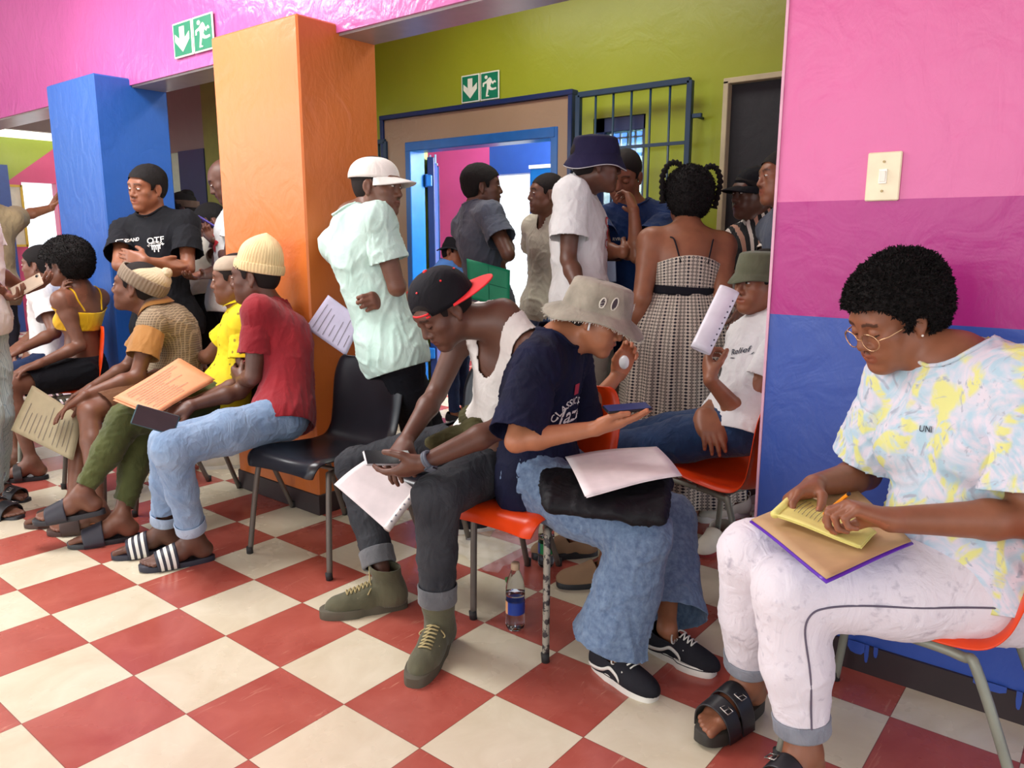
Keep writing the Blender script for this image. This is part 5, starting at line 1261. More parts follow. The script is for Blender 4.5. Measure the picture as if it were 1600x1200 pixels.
# --- man in the red t-shirt
p5 = person('person in a dark red t-shirt, pale jeans, striped slides and cream beanie', (440, 652, 3.36), (428, 486, 1), (396, 428, 0), (-.98, -.15, 0), (-1, .12, 0), (-.99, -.02, -.04), (.08, 0, 1),
    arms={'L': [(394, 602, -1), (378, 594, 1), (366, 584, 1), (.3, .8, .2), dict(curl=(.9, .9, .9, .9))], 'R': [('d', 374, 612, 3.50), ('d', 298, 634, 3.36), (266, 646, -1), (.1, .5, -.85), dict(curl=(.35, .4, .45, .5), thumb=.1)]},
    legs={'L': [(268, 703), ('fl', 303, 842, .10), (-1, -.53, 0)], 'R': [(262, 692), ('fl', 258, 826, .10), (-1, -.4, 0)]},
    s=1.0, g=0.92, skin_mat=SK3, hres=0.0035, dres=0.004, res=0.008, hair=dict(thick=0.005, nape=-0.07), hunch=0.05, tl=0.48, sl=0.45, nl=0.17)
RED = cloth('dark_red_cotton', (150, 34, 42), (128, 24, 34)); shirt(p5, RED, off=0.014, sleeve=0.66, rs=(0.066, 0.078), hem=-0.05, neck=0.078, amp=0.007, collar=('rib', RED), f=20)
trousers(p5, DENB, name='jeans', off=0.012, r=(0.100, 0.074, 0.062, 0.055), ends=(0.90, 0.88), waist=0.06, amp=0.006, cuff=DENC, cuffh=0.045)
CREAM = cloth('cream_knit', (232, 208, 158), (216, 190, 140)); beanie(p5, CREAM, h=0.168, pitch=0.22, cuff=0.042, peak=(0, -0.012), ribs=46, z0=0.030)
NVS = plain('navy_rubber', (36, 36, 50), 0.5)
for nm in 'RL': slide(p5, nm, NVS, NVS, stripes=WHT)
# --- yellow polo
p6 = person('person in a bright yellow polo shirt and olive joggers holding orange papers', (352, 618, 3.80), (384, 482, 0), (366, 436, -1), (-.95, -.35, 0), (-.93, -.35, 0), (-.98, -.2, -.05), (.05, 0, 1),
    arms={'L': [(382, 598, 0), (305, 628, -1), (272, 640, -1), (.2, .4, .8), dict(curl=.35)], 'R': [(326, 556, 1), (312, 562, 1), (304, 574, -1), (-.2, -.2, -1), dict(curl=(.5, .55, .6, .6))]},
    legs={'L': [(196, 656, -1), (128, 772, 0), (-1, -.25, -.12)], 'R': [(226, 666), ('fl', 188, 810, .10), (-1, -.45, 0)]},
    s=1.0, g=0.9, skin_mat=SK1, hres=0.0045, dres=0.0045, res=0.009, hair=dict(thick=0.004), hunch=0.03, tl=0.46, sl=0.44)
def yellow():
    m, N, L, p = newmat('printed_yellow_pique'); v = coords(N, L); vo = N.new('ShaderNodeTexVoronoi'); L.new(v, vo.inputs['Vector']); vo.inputs['Scale'].default_value = 22
    L.new(nmix(N, L, nmath(N, L, 'LESS_THAN', vo.outputs[0], 0.17), lin((226, 202, 22)), lin((150, 130, 20))), p.inputs['Base Color']); p.inputs['Roughness'].default_value = 0.8
    bump(N, L, p, noise(N, L, v, 26, 3, .5, .8), 0.25, 0.006); return m
YEL = yellow(); shirt(p6, YEL, name='polo_shirt', off=0.014, sleeve=0.60, rs=(0.066, 0.078), hem=-0.05, neck=0.072, amp=0.004, collar=('polo', cloth('yellow_collar', (240, 220, 30), (228, 204, 20))))
OLJ = cloth('olive_jogger_fleece', (84, 90, 48), (66, 72, 36)); trousers(p6, OLJ, name='joggers', off=0.014, r=(0.104, 0.078, 0.066, 0.046), ends=(0.88, 0.90), waist=0.08, amp=0.008, f=28)
PALEH = cloth('pale_cap_cotton', (176, 160, 140), (150, 136, 118)); cap(p6, PALEH, PALEH, yaw=math.pi, z0=0.045, high=0.07, size=1.0, brim=0.05)
LOGO = plain('orange_white_badge', (238, 140, 60), 0.5)
for nm in 'RL': slide(p6, nm, BLK, plain('dark_strap', (44, 44, 54), 0.5), badge=LOGO)
# --- tan polo and bobble beanie
p7 = person('person in a tan checked polo shirt and brown shorts wearing a folded beige beanie', (270, 588, 4.12), (246, 486, 0), (206, 440, 0), (-.95, -.3, 0), (-.92, -.38, 0), (-.98, -.1, .14), (.12, 0, 1),
    arms={'L': [(214, 588, -1), (132, 618, -1), (108, 634, 0), (.2, -.1, -1), dict(curl=(.2, .22, .25, .3), spread=.5)], 'R': [(200, 572, 1), (142, 606, -1), (118, 618, 0), (.3, 0, -.9), dict(curl=.4)]},
    legs={'L': [(140, 646), ('fl', 152, 796, .10), (-1, -.3, 0)], 'R': [(128, 640), ('fl', 116, 784, .10), (-1, -.3, 0)]},
    s=1.0, g=0.9, hs=1.08, skin_mat=SK1, hres=0.0045, dres=0.0045, res=0.009, hair=dict(thick=0.004), hunch=0.07, tl=0.46, sl=0.43, shd=(0.03, 0.03))
TANC = cloth('tan_cotton', (176, 126, 70), (160, 112, 60))
def check():
    m, N, L, p = newmat('brown_check_cotton'); v = coords(N, L); s = N.new('ShaderNodeSeparateXYZ'); L.new(v, s.inputs[0]); d = nmath(N, L, 'ADD', nmath(N, L, 'MULTIPLY', s.outputs[0], .9), nmath(N, L, 'MULTIPLY', s.outputs[1], .45)); f1 = nmath(N, L, 'LESS_THAN', nmath(N, L, 'FRACT', nmath(N, L, 'MULTIPLY', d, 85)), .26); f2 = nmath(N, L, 'LESS_THAN', nmath(N, L, 'FRACT', nmath(N, L, 'MULTIPLY', s.outputs[2], 85)), .26)
    L.new(nmix(N, L, nmath(N, L, 'MAXIMUM', f1, f2), lin((112, 96, 76)), lin((156, 136, 108))), p.inputs['Base Color']); p.inputs['Roughness'].default_value = 0.85; bump(N, L, p, noise(N, L, v, 17, 3, .5, 1.4), .5, .01); return m
shirt(p7, check(), name='polo_shirt', off=0.014, sleeve=0.10, rs=(0.064, 0.066), hem=-0.06, neck=0.074, amp=0.006, collar=('polo', TANC))
for nm in 'RL':
    a, b, w = p7.arm[nm]; S_ = Shape(); S_.cone(a, a + (b - a) * 0.68, 0.067, 0.078, 0.02); e_ = a + (b - a) * .64; V_, Q_ = mesh_shape(S_, 0.008, cut=lambda X: (X - e_) @ unit(b - a), disp=folds(0.006)); o_ = mesh_obj('sleeve', V_, Q_, TANC, p7.root); solidify(o_, 0.003); o_.parent = p7.shirt
trousers(p7, cloth('brown_shorts_cotton', (112, 74, 48), (96, 62, 40)), name='shorts', off=0.016, r=(0.104, 0.086), ends=(-.86, -.86), waist=0.06, amp=0.006)
GB = cloth('taupe_knit', (142, 126, 106), (126, 110, 92)); beanie(p7, cloth('beige_knit', (198, 182, 150), (180, 164, 132)), GB, h=0.118, pitch=0.42, cuff=0.062, ribs=40, bobble=True, peak=(0, -0.055), z0=0.020, wide=1.07)
for nm in 'RL': slide(p7, nm, plain('brown_sole', (70, 46, 36), 0.6), plain('brown_strap', (60, 40, 32), 0.6))
# ------------------------------------------------------------------ the people behind
BLKT = cloth('black_cotton', (20, 21, 27), (14, 15, 20)); GREYT = cloth('charcoal_cotton', (84, 90, 104), (70, 76, 90)); BEIGET = cloth('beige_cotton', (206, 200, 180), (190, 184, 164))
JEANB = denim('mid_blue_denim', (74, 96, 134), (52, 72, 108)); NAVJ = denim('dark_blue_denim', (30, 48, 84), (20, 34, 64)); LIGHTJ = denim('light_blue_denim', (130, 156, 178), (96, 124, 150))
BLUET = cloth('deep_blue_cotton', (14, 50, 104), (10, 38, 84)); DARKT = cloth('dark_trouser_cloth', (40, 40, 48), (30, 30, 38)); STONET = cloth('stone_trouser_cloth', (166, 164, 150), (146, 144, 130))
DIS = dict(res=0.0105, hres=0.0055, dres=0.0055)
# arms crossed, by the blue column
p8 = person('person in a black t-shirt with white lettering, arms crossed by the blue column', (262, 500, 4.45), (240, 338, 1), (230, 294, -1), (.1, -1, 0), (-.10, -1, 0), (-.42, -.9, -.12), (.12, .1, 1),
    arms={'R': [(186, 414, -1), (240, 418, -1), ('o', .8, .55, -.25), (.3, .9, .2), dict(curl=.3)], 'L': [(294, 420, -1), (226, 408, -1), ('o', -.93, .15, .22), (.1, .95, -.2), dict(curl=(.3, .3, .3, .35))]},
    feet='shoe', legs={'R': [(252, 600), ('fl', 250, 700, .09), (-.1, -1, 0)], 'L': [(290, 600), ('fl', 292, 700, .09), (.1, -1, 0)]},
    s=1.03, g=0.92, skin_mat=SK2, res=0.010, hres=0.0045, dres=0.005, gaze=.5, hair=dict(thick=0.009, mat=HAIR, lump=.002), shw=0.185, lt=0.58)
shirt(p8, BLKT, off=0.018, sleeve=0.68, rs=(0.070, 0.088), hem=-0.10, neck=0.080, amp=0.008, drape=0.004, collar=('rib', BLKT), f=18)
V_, Q_ = p8.last; o_ = p8.sp(0.755) + p8.A[1] * 0.3
print_text(p8.root, V_, Q_, 'STRAND', o_ + p8.A[0] * 0.082 + p8.T * .02, -p8.A[0], p8.T, -p8.A[1], 0.028, WHPRINT)
print_text(p8.root, V_, Q_, 'OTF', o_ - p8.A[0] * 0.062, -p8.A[0], p8.T, -p8.A[1], 0.046, WHPRINT); print_text(p8.root, V_, Q_, 'FORETEAM', o_ - p8.A[0] * 0.062 - p8.T * 0.012, -p8.A[0], p8.T, -p8.A[1], 0.018, WHPRINT, bend=0.052)
bars = []; fs = []
for i_, (x_, h_) in enumerate(((-.020, .020), (-.010, .034), (0, .022), (.010, .036), (.018, .020))):
    b_ = len(bars); bars += [(x_ - .003, -.030), (x_ + .003, -.030), (x_ + .003, -.030 - h_), (x_ - .003, -.030 - h_)]; fs.append((b_, b_ + 1, b_ + 2, b_ + 3))
b_ = len(bars); bars += [(-.024, -.024), (.024, -.024), (.024, -.032), (-.024, -.032)]; fs.append((b_, b_ + 1, b_ + 2, b_ + 3))
decal(p8.root, V_, Q_, np.array(bars), fs, o_ - p8.A[0] * 0.062, -p8.A[0], p8.T, -p8.A[1], WHPRINT, 'dripping_emblem')
trousers(p8, LIGHTJ, name='jeans', off=0.012, ends=(.93, .93))
for nm in 'RL': sneaker(p8, nm, CANV, WHT)
# yellow crop top
p9 = person('person in a yellow crop top and dark skirt on an orange chair, looking left', (130, 578, 4.60), (126, 450, -1), (99, 412, -1), (-.95, -.3, 0), (-.93, .2, 0), (-.98, -.05, -.08), (.1, 0, 1),
    arms={'L': [(132, 556, 1), (62, 568, -1), (38, 576, -1), (0, 0, -1), dict(curl=.3)], 'R': [(92, 505, 1), (104, 474, -1), (98, 454, -1), (.2, -.3, .9), dict(curl=.6)]},
    legs={'L': [(16, 606), ('fl', 50, 722, .10), (-1, -.3, 0)], 'R': [(10, 600), ('fl', 25, 712, .10), (-1, -.3, 0)]},
    s=0.97, g=0.85, fem=True, skin_mat=SK1, res=0.009, hres=0.005, dres=0.005, bust=0.012, hair=dict(thick=0.042, lump=0.004, front=0.055, scale=(1.0, 1.06, 1.05), off=(0, -0.012, 0.004), nape=-0.075, fuzz=7000), shw=0.15)
YC = cloth('yellow_rib_cotton', (232, 186, 24), (218, 168, 16))
S_ = grow(p9.torso, 0.008); T_, A_ = p9.T, p9.A; zb = p9.sp(0.50); zt2 = p9.sp(0.76)
V_, Q_ = mesh_shape(S_, 0.007, cut=lambda X: np.maximum((zb - X) @ T_, (X - zt2) @ T_ - 0.02 * ((X - zt2) @ A_[1] / 0.1)), disp=folds(0.003), it=2); o_ = mesh_obj('crop_top', V_, Q_, YC, p9.root); solidify(o_, 0.003)
bv = BVHTree.FromPolygons([Vector(v) for v in p9.root.children[0].data.vertices and [tuple(np.array(v.co) + np.array(p9.root.location)) for v in p9.root.children[0].data.vertices]], [tuple(f.vertices) for f in p9.root.children[0].data.polygons])
mb = MB()
for q in (-1, 1):
    pts = [p9.sp(0.74) + A_[1] * 0.12 + A_[0] * q * 0.08, p9.sp(0.9) + A_[1] * 0.09 + A_[0] * q * 0.095, p9.N - T_ * 0.01 + A_[0] * q * 0.10, p9.sp(0.9) - A_[1] * 0.09 + A_[0] * q * 0.095, p9.sp(0.74) - A_[1] * 0.12 + A_[0] * q * 0.08]
    pts = [np.array(bv.find_nearest(Vector(v))[0]) + unit(v - p9.sp(0.8)) * 0.003 for v in smooth_path(pts, 7)]; mb.tube(pts, 0.005, 6)
mb.obj('shoulder_straps', YC, p9.root, True)
trousers(p9, BLKT, name='skirt', off=0.018, r=(0.112, 0.085), ends=(-.78, -.78), waist=0.10, amp=0.006, k=0.10)
for nm in 'RL': slide(p9, nm, BLK, plain('studded_black_strap', (40, 36, 38), 0.4), straps=((0.40, 0.55), (0.64, 0.80)), buckle=STEEL)
# white t-shirt behind her
p10 = person('person in a white t-shirt seated behind the yellow crop top', (84, 562, 4.95), (80, 444, 0), (62, 414, 0), (-.95, -.3, 0), (-.95, -.2, 0), (-.98, -.1, -.02), (.05, 0, 1),
    arms={'L': [(86, 520, -1), (32, 546, -1), (12, 556, -1), (0, 0, -1), dict(curl=.3)], 'R': [(60, 520, 1), (30, 540, -1), (20, 548, -1), (0, 0, -1), dict(curl=.3)]},
    feet='shoe', legs={'L': [(-8, 604), ('fl', -8, 700, .09), (-1, -.3, 0)], 'R': [(-14, 600), ('fl', -14, 695, .09), (-1, -.3, 0)]}, s=0.97, g=0.98, fem=True, skin_mat=SK1, hair=dict(thick=0.010, mat=HAIR), **DIS)
shirt(p10, WHITEC, off=0.016, sleeve=0.6, rs=(0.07, 0.08), hem=-0.04, neck=0.08, res=0.01, drape=.004); trousers(p10, NAVJ, name='jeans', res=0.01, ends=(.95, .95), waist=.06)
V_, Q_ = p10.last; ring = np.array([(.035 * math.cos(a) * (1 + .3 * math.cos(5 * a)), .035 * math.sin(a) * (1 + .3 * math.cos(5 * a))) for a in np.linspace(0, 6.283, 31)[:-1]]); decal(p10.root, V_, Q_, ring, [tuple(range(30))], p10.sp(.68) + p10.A[1] * .3 + p10.A[0] * -.03, -p10.A[0], p10.T, -p10.A[1], plain('gold_print', (186, 160, 110), .6), 'gold_flower_print')
for nm in 'RL': sneaker(p10, nm, CANV, WHT)
# left edge: plaid trousers
p11 = person('person in a white t-shirt and pale checked trousers at the left edge, holding a phone', (-44, 500, 3.60), (-56, 300, -1), (-50, 245, -1), (1, .2, 0), (1, .35, 0), (1, .1, -.2), None,
    arms={'R': [(-30, 440, -1), (8, 462, 1), (28, 463, -1), (.2, -.3, .9), dict(curl=(.5, .55, .6, .6), thumb=.5)], 'L': [(-10, 430, 1), (40, 452, 1), (60, 445, -1), (.1, .2, .9), dict(curl=.4)]},
    legs={'R': [(-28, 650), ('fl', -22, 775, .09), (1, -.35, 0)], 'L': [(-10, 650), ('fl', -12, 752, .09), (1, -.2, 0)]}, s=1.0, g=1.0, skin_mat=SK1, res=0.009, hres=0.007, dres=0.0045, hair=dict(thick=0.006), lt=0.56)
shirt(p11, WHITEC, off=0.018, sleeve=0.6, rs=(0.07, 0.085), hem=-0.06, res=0.009, drape=0.012)
def plaid():
    m, N, L, p = newmat('pale_checked_cotton'); v = coords(N, L); k = N.new('ShaderNodeTexBrick'); L.new(v, k.inputs['Vector']); k.inputs['Scale'].default_value = 28; k.offset = 0
    k.inputs['Color1'].default_value = (*lin((186, 206, 204)), 1); k.inputs['Color2'].default_value = (*lin((176, 198, 198)), 1); k.inputs['Mortar'].default_value = (*lin((140, 166, 170)), 1); k.inputs['Mortar Size'].default_value = 0.03; L.new(k.outputs[0], p.inputs['Base Color']); p.inputs['Roughness'].default_value = .85; return m
trousers(p11, plaid(), off=0.016, r=(0.104, 0.082, 0.078, 0.072), ends=(.93, .93), waist=.05)
for nm in 'RL': slide(p11, nm, BLK, BLK, straps=((0.36, 0.52), (0.60, 0.80)), buckle=STEEL)
# beige shirt with a hand on the blue column
p12 = person('person in a beige shirt reaching out to lean a hand on the blue column', (-14, 455, 5.35), (-26, 326, 1), (-30, 286, 0), (1, -.2, 0), (.8, -.6, 0), (.9, -.3, -.1), None,
    arms={'L': [(36, 337, 1), (80, 325, 1), (90, 304, 1), (.9, .3, 0), dict(curl=.15, spread=.4)], 'R': [(-10, 400, -1), (0, 440, -1), (5, 455, -1), (0, 1, 0)]},
    feet='shoe', legs={'R': [(0, 570), ('fl', 0, 640, .09), (1, -.3, 0)], 'L': [(12, 570), ('fl', 12, 640, .09), (1, -.3, 0)]}, s=1.0, g=1.0, skin_mat=SK2, hair=dict(thick=0.006), lt=.56, **DIS)
shirt(p12, cloth('khaki_shirt_cotton', (160, 140, 104), (140, 122, 90)), off=0.02, sleeve=0.45, rs=(0.075, 0.085), hem=-0.10, res=0.01, drape=.01); trousers(p12, DARKT, ends=(.95, .95), res=.011)
for nm in 'RL': sneaker(p12, nm, CANV, WHT)
# behind the orange column, purple phone
p13 = person('person with shaved head and white red-print t-shirt half hidden behind the orange column', (358, 470, 4.65), (372, 322, 1), (352, 279, -1), (-.9, -.4, 0), (-.9, -.4, 0), (-.85, -.35, -.45), (-.3, 0, 1),
    arms={'L': [(352, 430, -1), (340, 378, 1), (326, 366, -1), (-.1, .5, .6), dict(curl=(.8, .8, .8, .8))], 'R': [(330, 410, 1), (336, 375, -1), (326, 362, 1), (.2, -.9, .2), dict(curl=.7)]},
    feet='shoe', legs={'R': [(350, 580), ('fl', 350, 662, .09), (-1, -.2, 0)], 'L': [(372, 580), ('fl', 372, 665, .09), (-1, -.2, 0)]}, s=1.02, g=0.9, skin_mat=SK3, lt=.56, **DIS)
shirt(p13, WHITEC, off=0.016, sleeve=.55, rs=(.07, .08), hem=-.08, res=.01); trousers(p13, DARKT, ends=(.95, .95), res=.011)
V_, Q_ = p13.last; decal(p13.root, V_, Q_, ring * 1.3, [tuple(range(30))], p13.sp(.6) + p13.A[1] * .3 - p13.A[0] * .03, -p13.A[0], p13.T, -p13.A[1], plain('red_print', (196, 30, 40), .6), 'red_print')
for nm in 'RL': sneaker(p13, nm, CANV, WHT)
# headscarf
p14 = person('person in a brown headscarf and grey-green top in the gap beside the blue column', (296, 452, 5.6), (292, 358, 0), (284, 328, 0), (-.9, -.4, 0), (-.8, -.5, 0), (-.85, -.4, -.3), (.2, .1, 1),
    arms={'L': [(312, 420, -1), (290, 440, -1), (280, 442, -1), (0, 1, 0)], 'R': [(284, 420, -1), (278, 440, -1), (272, 442, -1), (0, 1, 0)]},
    feet='shoe', legs={'R': [(286, 560), ('fl', 286, 650, .09), (-1, -.2, 0)], 'L': [(300, 560), ('fl', 300, 650, .09), (-1, -.2, 0)]}, s=0.94, g=1.0, fem=True, skin_mat=SK3, hair=dict(thick=0.012, mat=HAIR), lt=.45, **DIS)
shirt(p14, cloth('grey_green_cotton', (88, 92, 78), (74, 78, 64)), off=.02, sleeve=.9, rs=(.075, .08), hem=-.1, res=.011); trousers(p14, DARKT, ends=(.95, .95), res=.011)
beanie(p14, cloth('brown_scarf_cotton', (96, 74, 58), (80, 60, 48)), h=.06, pitch=.35, cuff=.05, ribs=14, wide=1.02); S_ = Shape(); S_.ell(p14.H + p14.HA.T @ V3(0, -.07, .09), (.05, .05, .035)); V_, Q_ = mesh_shape(S_, .007, disp=lambda X: .006 * snoise(X, 80, 3)); mesh_obj('hair_bun', V_, Q_, HAIR, p14.root)
for nm in 'RL': sneaker(p14, nm, CANV, WHT)
# seated in the dark behind the row
p15b = person('shorter person in an off-white top standing in the shade between the columns', (322, 470, 4.75), (330, 385, 1), (328, 348, 1), (-.7, -.7, 0), (-.7, -.7, 0), (-.7, -.6, -.3), None,
    arms={'L': [(340, 425, -1), (312, 430, -1), (300, 434, -1), (0, 0, 1), dict(curl=.4)], 'R': [(310, 415, 1), (300, 430, -1), (292, 436, -1), (0, 0, 1), dict(curl=.4)]},
    feet='shoe', legs={'R': [(318, 582), ('fl', 318, 684, .09), (-.7, -.7, 0)], 'L': [(334, 582), ('fl', 336, 688, .09), (-.7, -.7, 0)]}, s=.96, g=.95, skin_mat=SK3, hair=dict(thick=.008, mat=HAIR), lt=.40, **DIS)
shirt(p15b, cloth('off_white_cotton', (196, 188, 172), (180, 172, 156)), off=.016, sleeve=.5, rs=(.07, .08), hem=-.04, res=.011); trousers(p15b, BLKT, ends=(.95, .95), res=.011, waist=.05)
for nm in 'RL': sneaker(p15b, nm, CANV, WHT)
# doorway: charcoal t-shirt with a green folder
p15 = person('person in a charcoal t-shirt in the doorway, hand at chin, green folder under an arm', (766, 482, 4.40), (742, 328, 1), (754, 292, 0), (1, .15, 0), (.9, .45, 0), (1, .05, .02), (-.08, 0, 1),
    arms={'R': [(794, 398, -1), (790, 364, 1), (784, 348, -1), (-.3, .3, .2), dict(curl=.9)], 'L': [(798, 402, 1), (782, 412, -1), (776, 432, -1), (-.3, .9, 0), dict(curl=.25, spread=.4)]},
    feet='shoe', legs={'R': [(762, 600), ('fl', 760, 700, .09), (1, .1, 0)], 'L': [(776, 600), ('fl', 778, 690, .09), (1, .1, 0)]}, s=1.0, g=.95, skin_mat=SK3, res=.010, hres=.0045, dres=.005, hair=dict(thick=.012, mat=HAIR, lump=.002), lt=.56, shw=.18)
shirt(p15, GREYT, off=.018, sleeve=.62, rs=(.07, .085), hem=-.08, neck=.078, amp=.009, collar=('rib', GREYT)); trousers(p15, DARKT, ends=(.95, .95), res=.010)
for nm in 'RL': sneaker(p15, nm, CANV, WHT)
# doorway: beige v-neck
p16 = person('person in a beige v-neck t-shirt and blue jeans at the right of the doorway', (852, 478, 4.72), (862, 340, 0), (853, 303, -1), (-.9, -.45, 0), (-.8, -.6, 0), (-.95, -.28, .02), (.05, 0, 1),
    arms={'L': [(878, 415, 1), (880, 470, -1), (880, 490, -1), (-1, 0, 0), dict(curl=.4)], 'R': [(832, 405, 1), (838, 460, 1), (838, 480, 1), (1, 0, 0), dict(curl=.4)]},
    feet='shoe', legs={'R': [(846, 590), ('fl', 846, 682, .09), (-1, -.3, 0)], 'L': [(862, 590), ('fl', 864, 690, .09), (-1, -.3, 0)]}, s=.98, g=.92, skin_mat=SK1, res=.010, hres=.0045, dres=.006, hair=dict(thick=.004), lt=.54)
shirt(p16, BEIGET, off=.018, sleeve=.6, rs=(.07, .085), hem=-.08, neck=.078, vneck=.5, amp=.008); trousers(p16, JEANB, name='jeans', ends=(.95, .95), res=.010)
for nm in 'RL': sneaker(p16, nm, CANV, WHT)
# white t-shirt, navy bucket hat
p17 = person('person in a white t-shirt with red print and navy bucket hat facing right', (908, 480, 3.62), ('d', 900, 294, 3.60), (932, 256, -1), (1, .1, 0), (.95, -.2, 0), (1, .10, -.06), (.15, 0, 1),
    arms={'R': [(888, 405, -1), (912, 470, -1), (922, 492, -1), (0, 1, 0), dict(curl=.6)], 'L': [(930, 400, 1), (950, 400, -1), (962, 404, 1), (0, 0, 1), dict(curl=.5)]},
    feet='shoe', legs={'R': [(918, 620), ('fl', 915, 775, .09), (1, -.1, 0)], 'L': [(945, 610), ('fl', 945, 765, .09), (1, -.1, 0)]}, s=1.02, g=.95, skin_mat=SK3, res=.009, hres=.0045, dres=.0055, hair=dict(thick=.005), lt=.57, shw=.18, nl=.16)
shirt(p17, WHITEC, off=.020, sleeve=.68, rs=(.072, .090), hem=-.10, neck=.08, amp=.009, drape=.006, collar=('rib', WHITEC), f=18)
V_, Q_ = p17.last; RP = plain('rose_red_print', (196, 70, 80), .6); o_ = p17.sp(.62) + p17.A[1] * .3
for cx_, cy_, r_ in ((-.02, .05, .03), (.0, .0, .034), (-.025, -.05, .028)):
    n_ = 24; o2 = [(cx_ + r_ * math.cos(a), cy_ + r_ * math.sin(a) * .8) for a in np.linspace(0, 6.283, n_ + 1)[:-1]]; i2 = [(cx_ + r_ * .7 * math.cos(a), cy_ + r_ * .52 * math.sin(a)) for a in np.linspace(0, 6.283, n_ + 1)[:-1]]
    decal(p17.root, V_, Q_, np.array(o2 + i2), [(i, (i + 1) % n_, n_ + (i + 1) % n_, n_ + i) for i in range(n_ - 5)], o_, -p17.A[0], p17.T, -p17.A[1], RP, 'red_drawing')
trousers(p17, STONET, ends=(.95, .95), r=(.104, .085, .078, .07)); NVH = cloth('navy_hat_cotton', (34, 30, 62), (26, 22, 50)); bucket(p17, NVH, pitch=.04, h=.080, z0=.034, brim=.024, drop=.052, size=.98)
mb = MB(); mb.tube([np.array(p17.hatfn(i / 60, 1.0)) for i in range(60)], .003, 6, closed=True); mb.obj('brim_piping', plain('pale_piping', (190, 186, 190), .7), p17.root, True)
for nm in 'RL': sneaker(p17, nm, CANV, WHT)
# blue t-shirt, hand at the mouth
p18 = person('person in a deep blue t-shirt holding a hand to the mouth', (985, 478, 3.90), ('d', 988, 324, 3.88), (975, 274, -1), (-.1, -1, 0), (-.2, -1, 0), (-.38, -.85, -.38), (.1, .1, 1),
    arms={'L': [('d', 996, 400, 3.64), ('d', 990, 328, 3.62), (984, 306, 1), (-.5, .6, .3), dict(curl=(.8, .85, .8, .8), thumb=.5)], 'R': [(946, 392, -1), ('d', 974, 394, 3.62), ('o', .6, .8, 0), (0, 1, 0), dict(curl=.4)]},
    feet='shoe', legs={'R': [(972, 610), ('fl', 968, 735, .09), (-.1, -1, 0)], 'L': [(1000, 610), ('fl', 1002, 740, .09), (.1, -1, 0)]}, s=1.02, g=.92, skin_mat=SK2, res=.009, hres=.004, dres=.0045, eyes='down', hair=dict(thick=.005), lt=.56, shw=.175)
shirt(p18, BLUET, off=.018, sleeve=.62, rs=(.07, .085), hem=-.1, neck=.082, amp=.008, collar=('rib', BLUET)); V_, Q_ = p18.last
print_text(p18.root, V_, Q_, 'RVRC3', p18.sp(.68) + p18.A[1] * .3 + p18.A[0] * .055, -p18.A[0], p18.T, -p18.A[1], .022, WHPRINT); trousers(p18, cloth('navy_trouser_cloth', (22, 44, 92), (16, 34, 76)), ends=(.95, .95))
for nm in 'RL': sneaker(p18, nm, CANV, WHT)
# woman seen from behind in the patterned dress
p19 = person('person in a black and cream patterned strappy dress seen from behind', (1066, 526, 3.50), ('d', 1074, 360, 3.50), (1074, 312, 1), (-.05, 1, 0), (-.05, 1, 0), (-.05, 1, -.05), None,
    arms={'L': [(1003, 466, -1), (980, 545, 1), (975, 572, 1), (1, .2, 0), dict(curl=.5)], 'R': [(1128, 466, -1), (1118, 540, 1), (1112, 560, 1), (-1, .2, 0), dict(curl=.5)]},
    legs={'L': [(1040, 660), ('fl', 1035, 775, .09), (-.1, 1, 0)], 'R': [(1085, 660), ('fl', 1080, 780, .09), (.1, 1, 0)]}, s=.97, g=1.12, fem=True, skin_mat=SK2, res=.009, hres=.0055, dres=.0055,
    hair=dict(thick=.036, lump=.006, f=120, nape=-.085, front=.05, fuzz=6000), lt=.50, shw=.165, nl=.16, armr=1.1)
def dressmat():
    m, N, L, p = newmat('diamond_print_viscose'); tc = N.new('ShaderNodeUVMap'); sep = N.new('ShaderNodeSeparateXYZ'); L.new(tc.outputs[0], sep.inputs[0])
    a = nmath(N, L, 'MULTIPLY', sep.outputs[0], 78.0); b = nmath(N, L, 'MULTIPLY', sep.outputs[1], 84.0)
    u = nmath(N, L, 'ABSOLUTE', nmath(N, L, 'SUBTRACT', nmath(N, L, 'FRACT', a), .5)); w = nmath(N, L, 'ABSOLUTE', nmath(N, L, 'SUBTRACT', nmath(N, L, 'FRACT', b), .5))
    d = nmath(N, L, 'ADD', u, w); r1 = nmath(N, L, 'LESS_THAN', nmath(N, L, 'ABSOLUTE', nmath(N, L, 'SUBTRACT', d, .36)), .12); c0 = nmath(N, L, 'LESS_THAN', d, .13)
    ev = nmath(N, L, 'LESS_THAN', nmath(N, L, 'FRACT', nmath(N, L, 'MULTIPLY', nmath(N, L, 'FLOOR', a), .3334)), .3)
    dark = nmath(N, L, 'MULTIPLY', ev, nmath(N, L, 'LESS_THAN', d, .42)); ln = nmath(N, L, 'MULTIPLY', nmath(N, L, 'MAXIMUM', r1, c0), nmath(N, L, 'SUBTRACT', 1.0, ev)); k = nmath(N, L, 'MAXIMUM', dark, ln)
    L.new(nmix(N, L, k, lin((196, 184, 168)), lin((28, 24, 38))), p.inputs['Base Color']); p.inputs['Roughness'].default_value = .85; return m
DRM = dressmat(); BLB = cloth('black_waistband', (20, 20, 30), (16, 16, 24))
def uvobj(name, fn, nu, nv, us, vs, parent, th=.003):
    mb = MB(); mb.grid(fn, nu, nv, closed_u=True); o = mb.obj(name, DRM, parent, True); uv = o.data.uv_layers.new(name='UVMap'); k = 0
    for j in range(nv - 1):
        for i in range(nu):
            for (a, b) in ((i, j), (i + 1, j), (i + 1, j + 1), (i, j + 1)): uv.data[k].uv = (a / nu * us, b / (nv - 1) * vs); k += 1
    solidify(o, th); return o
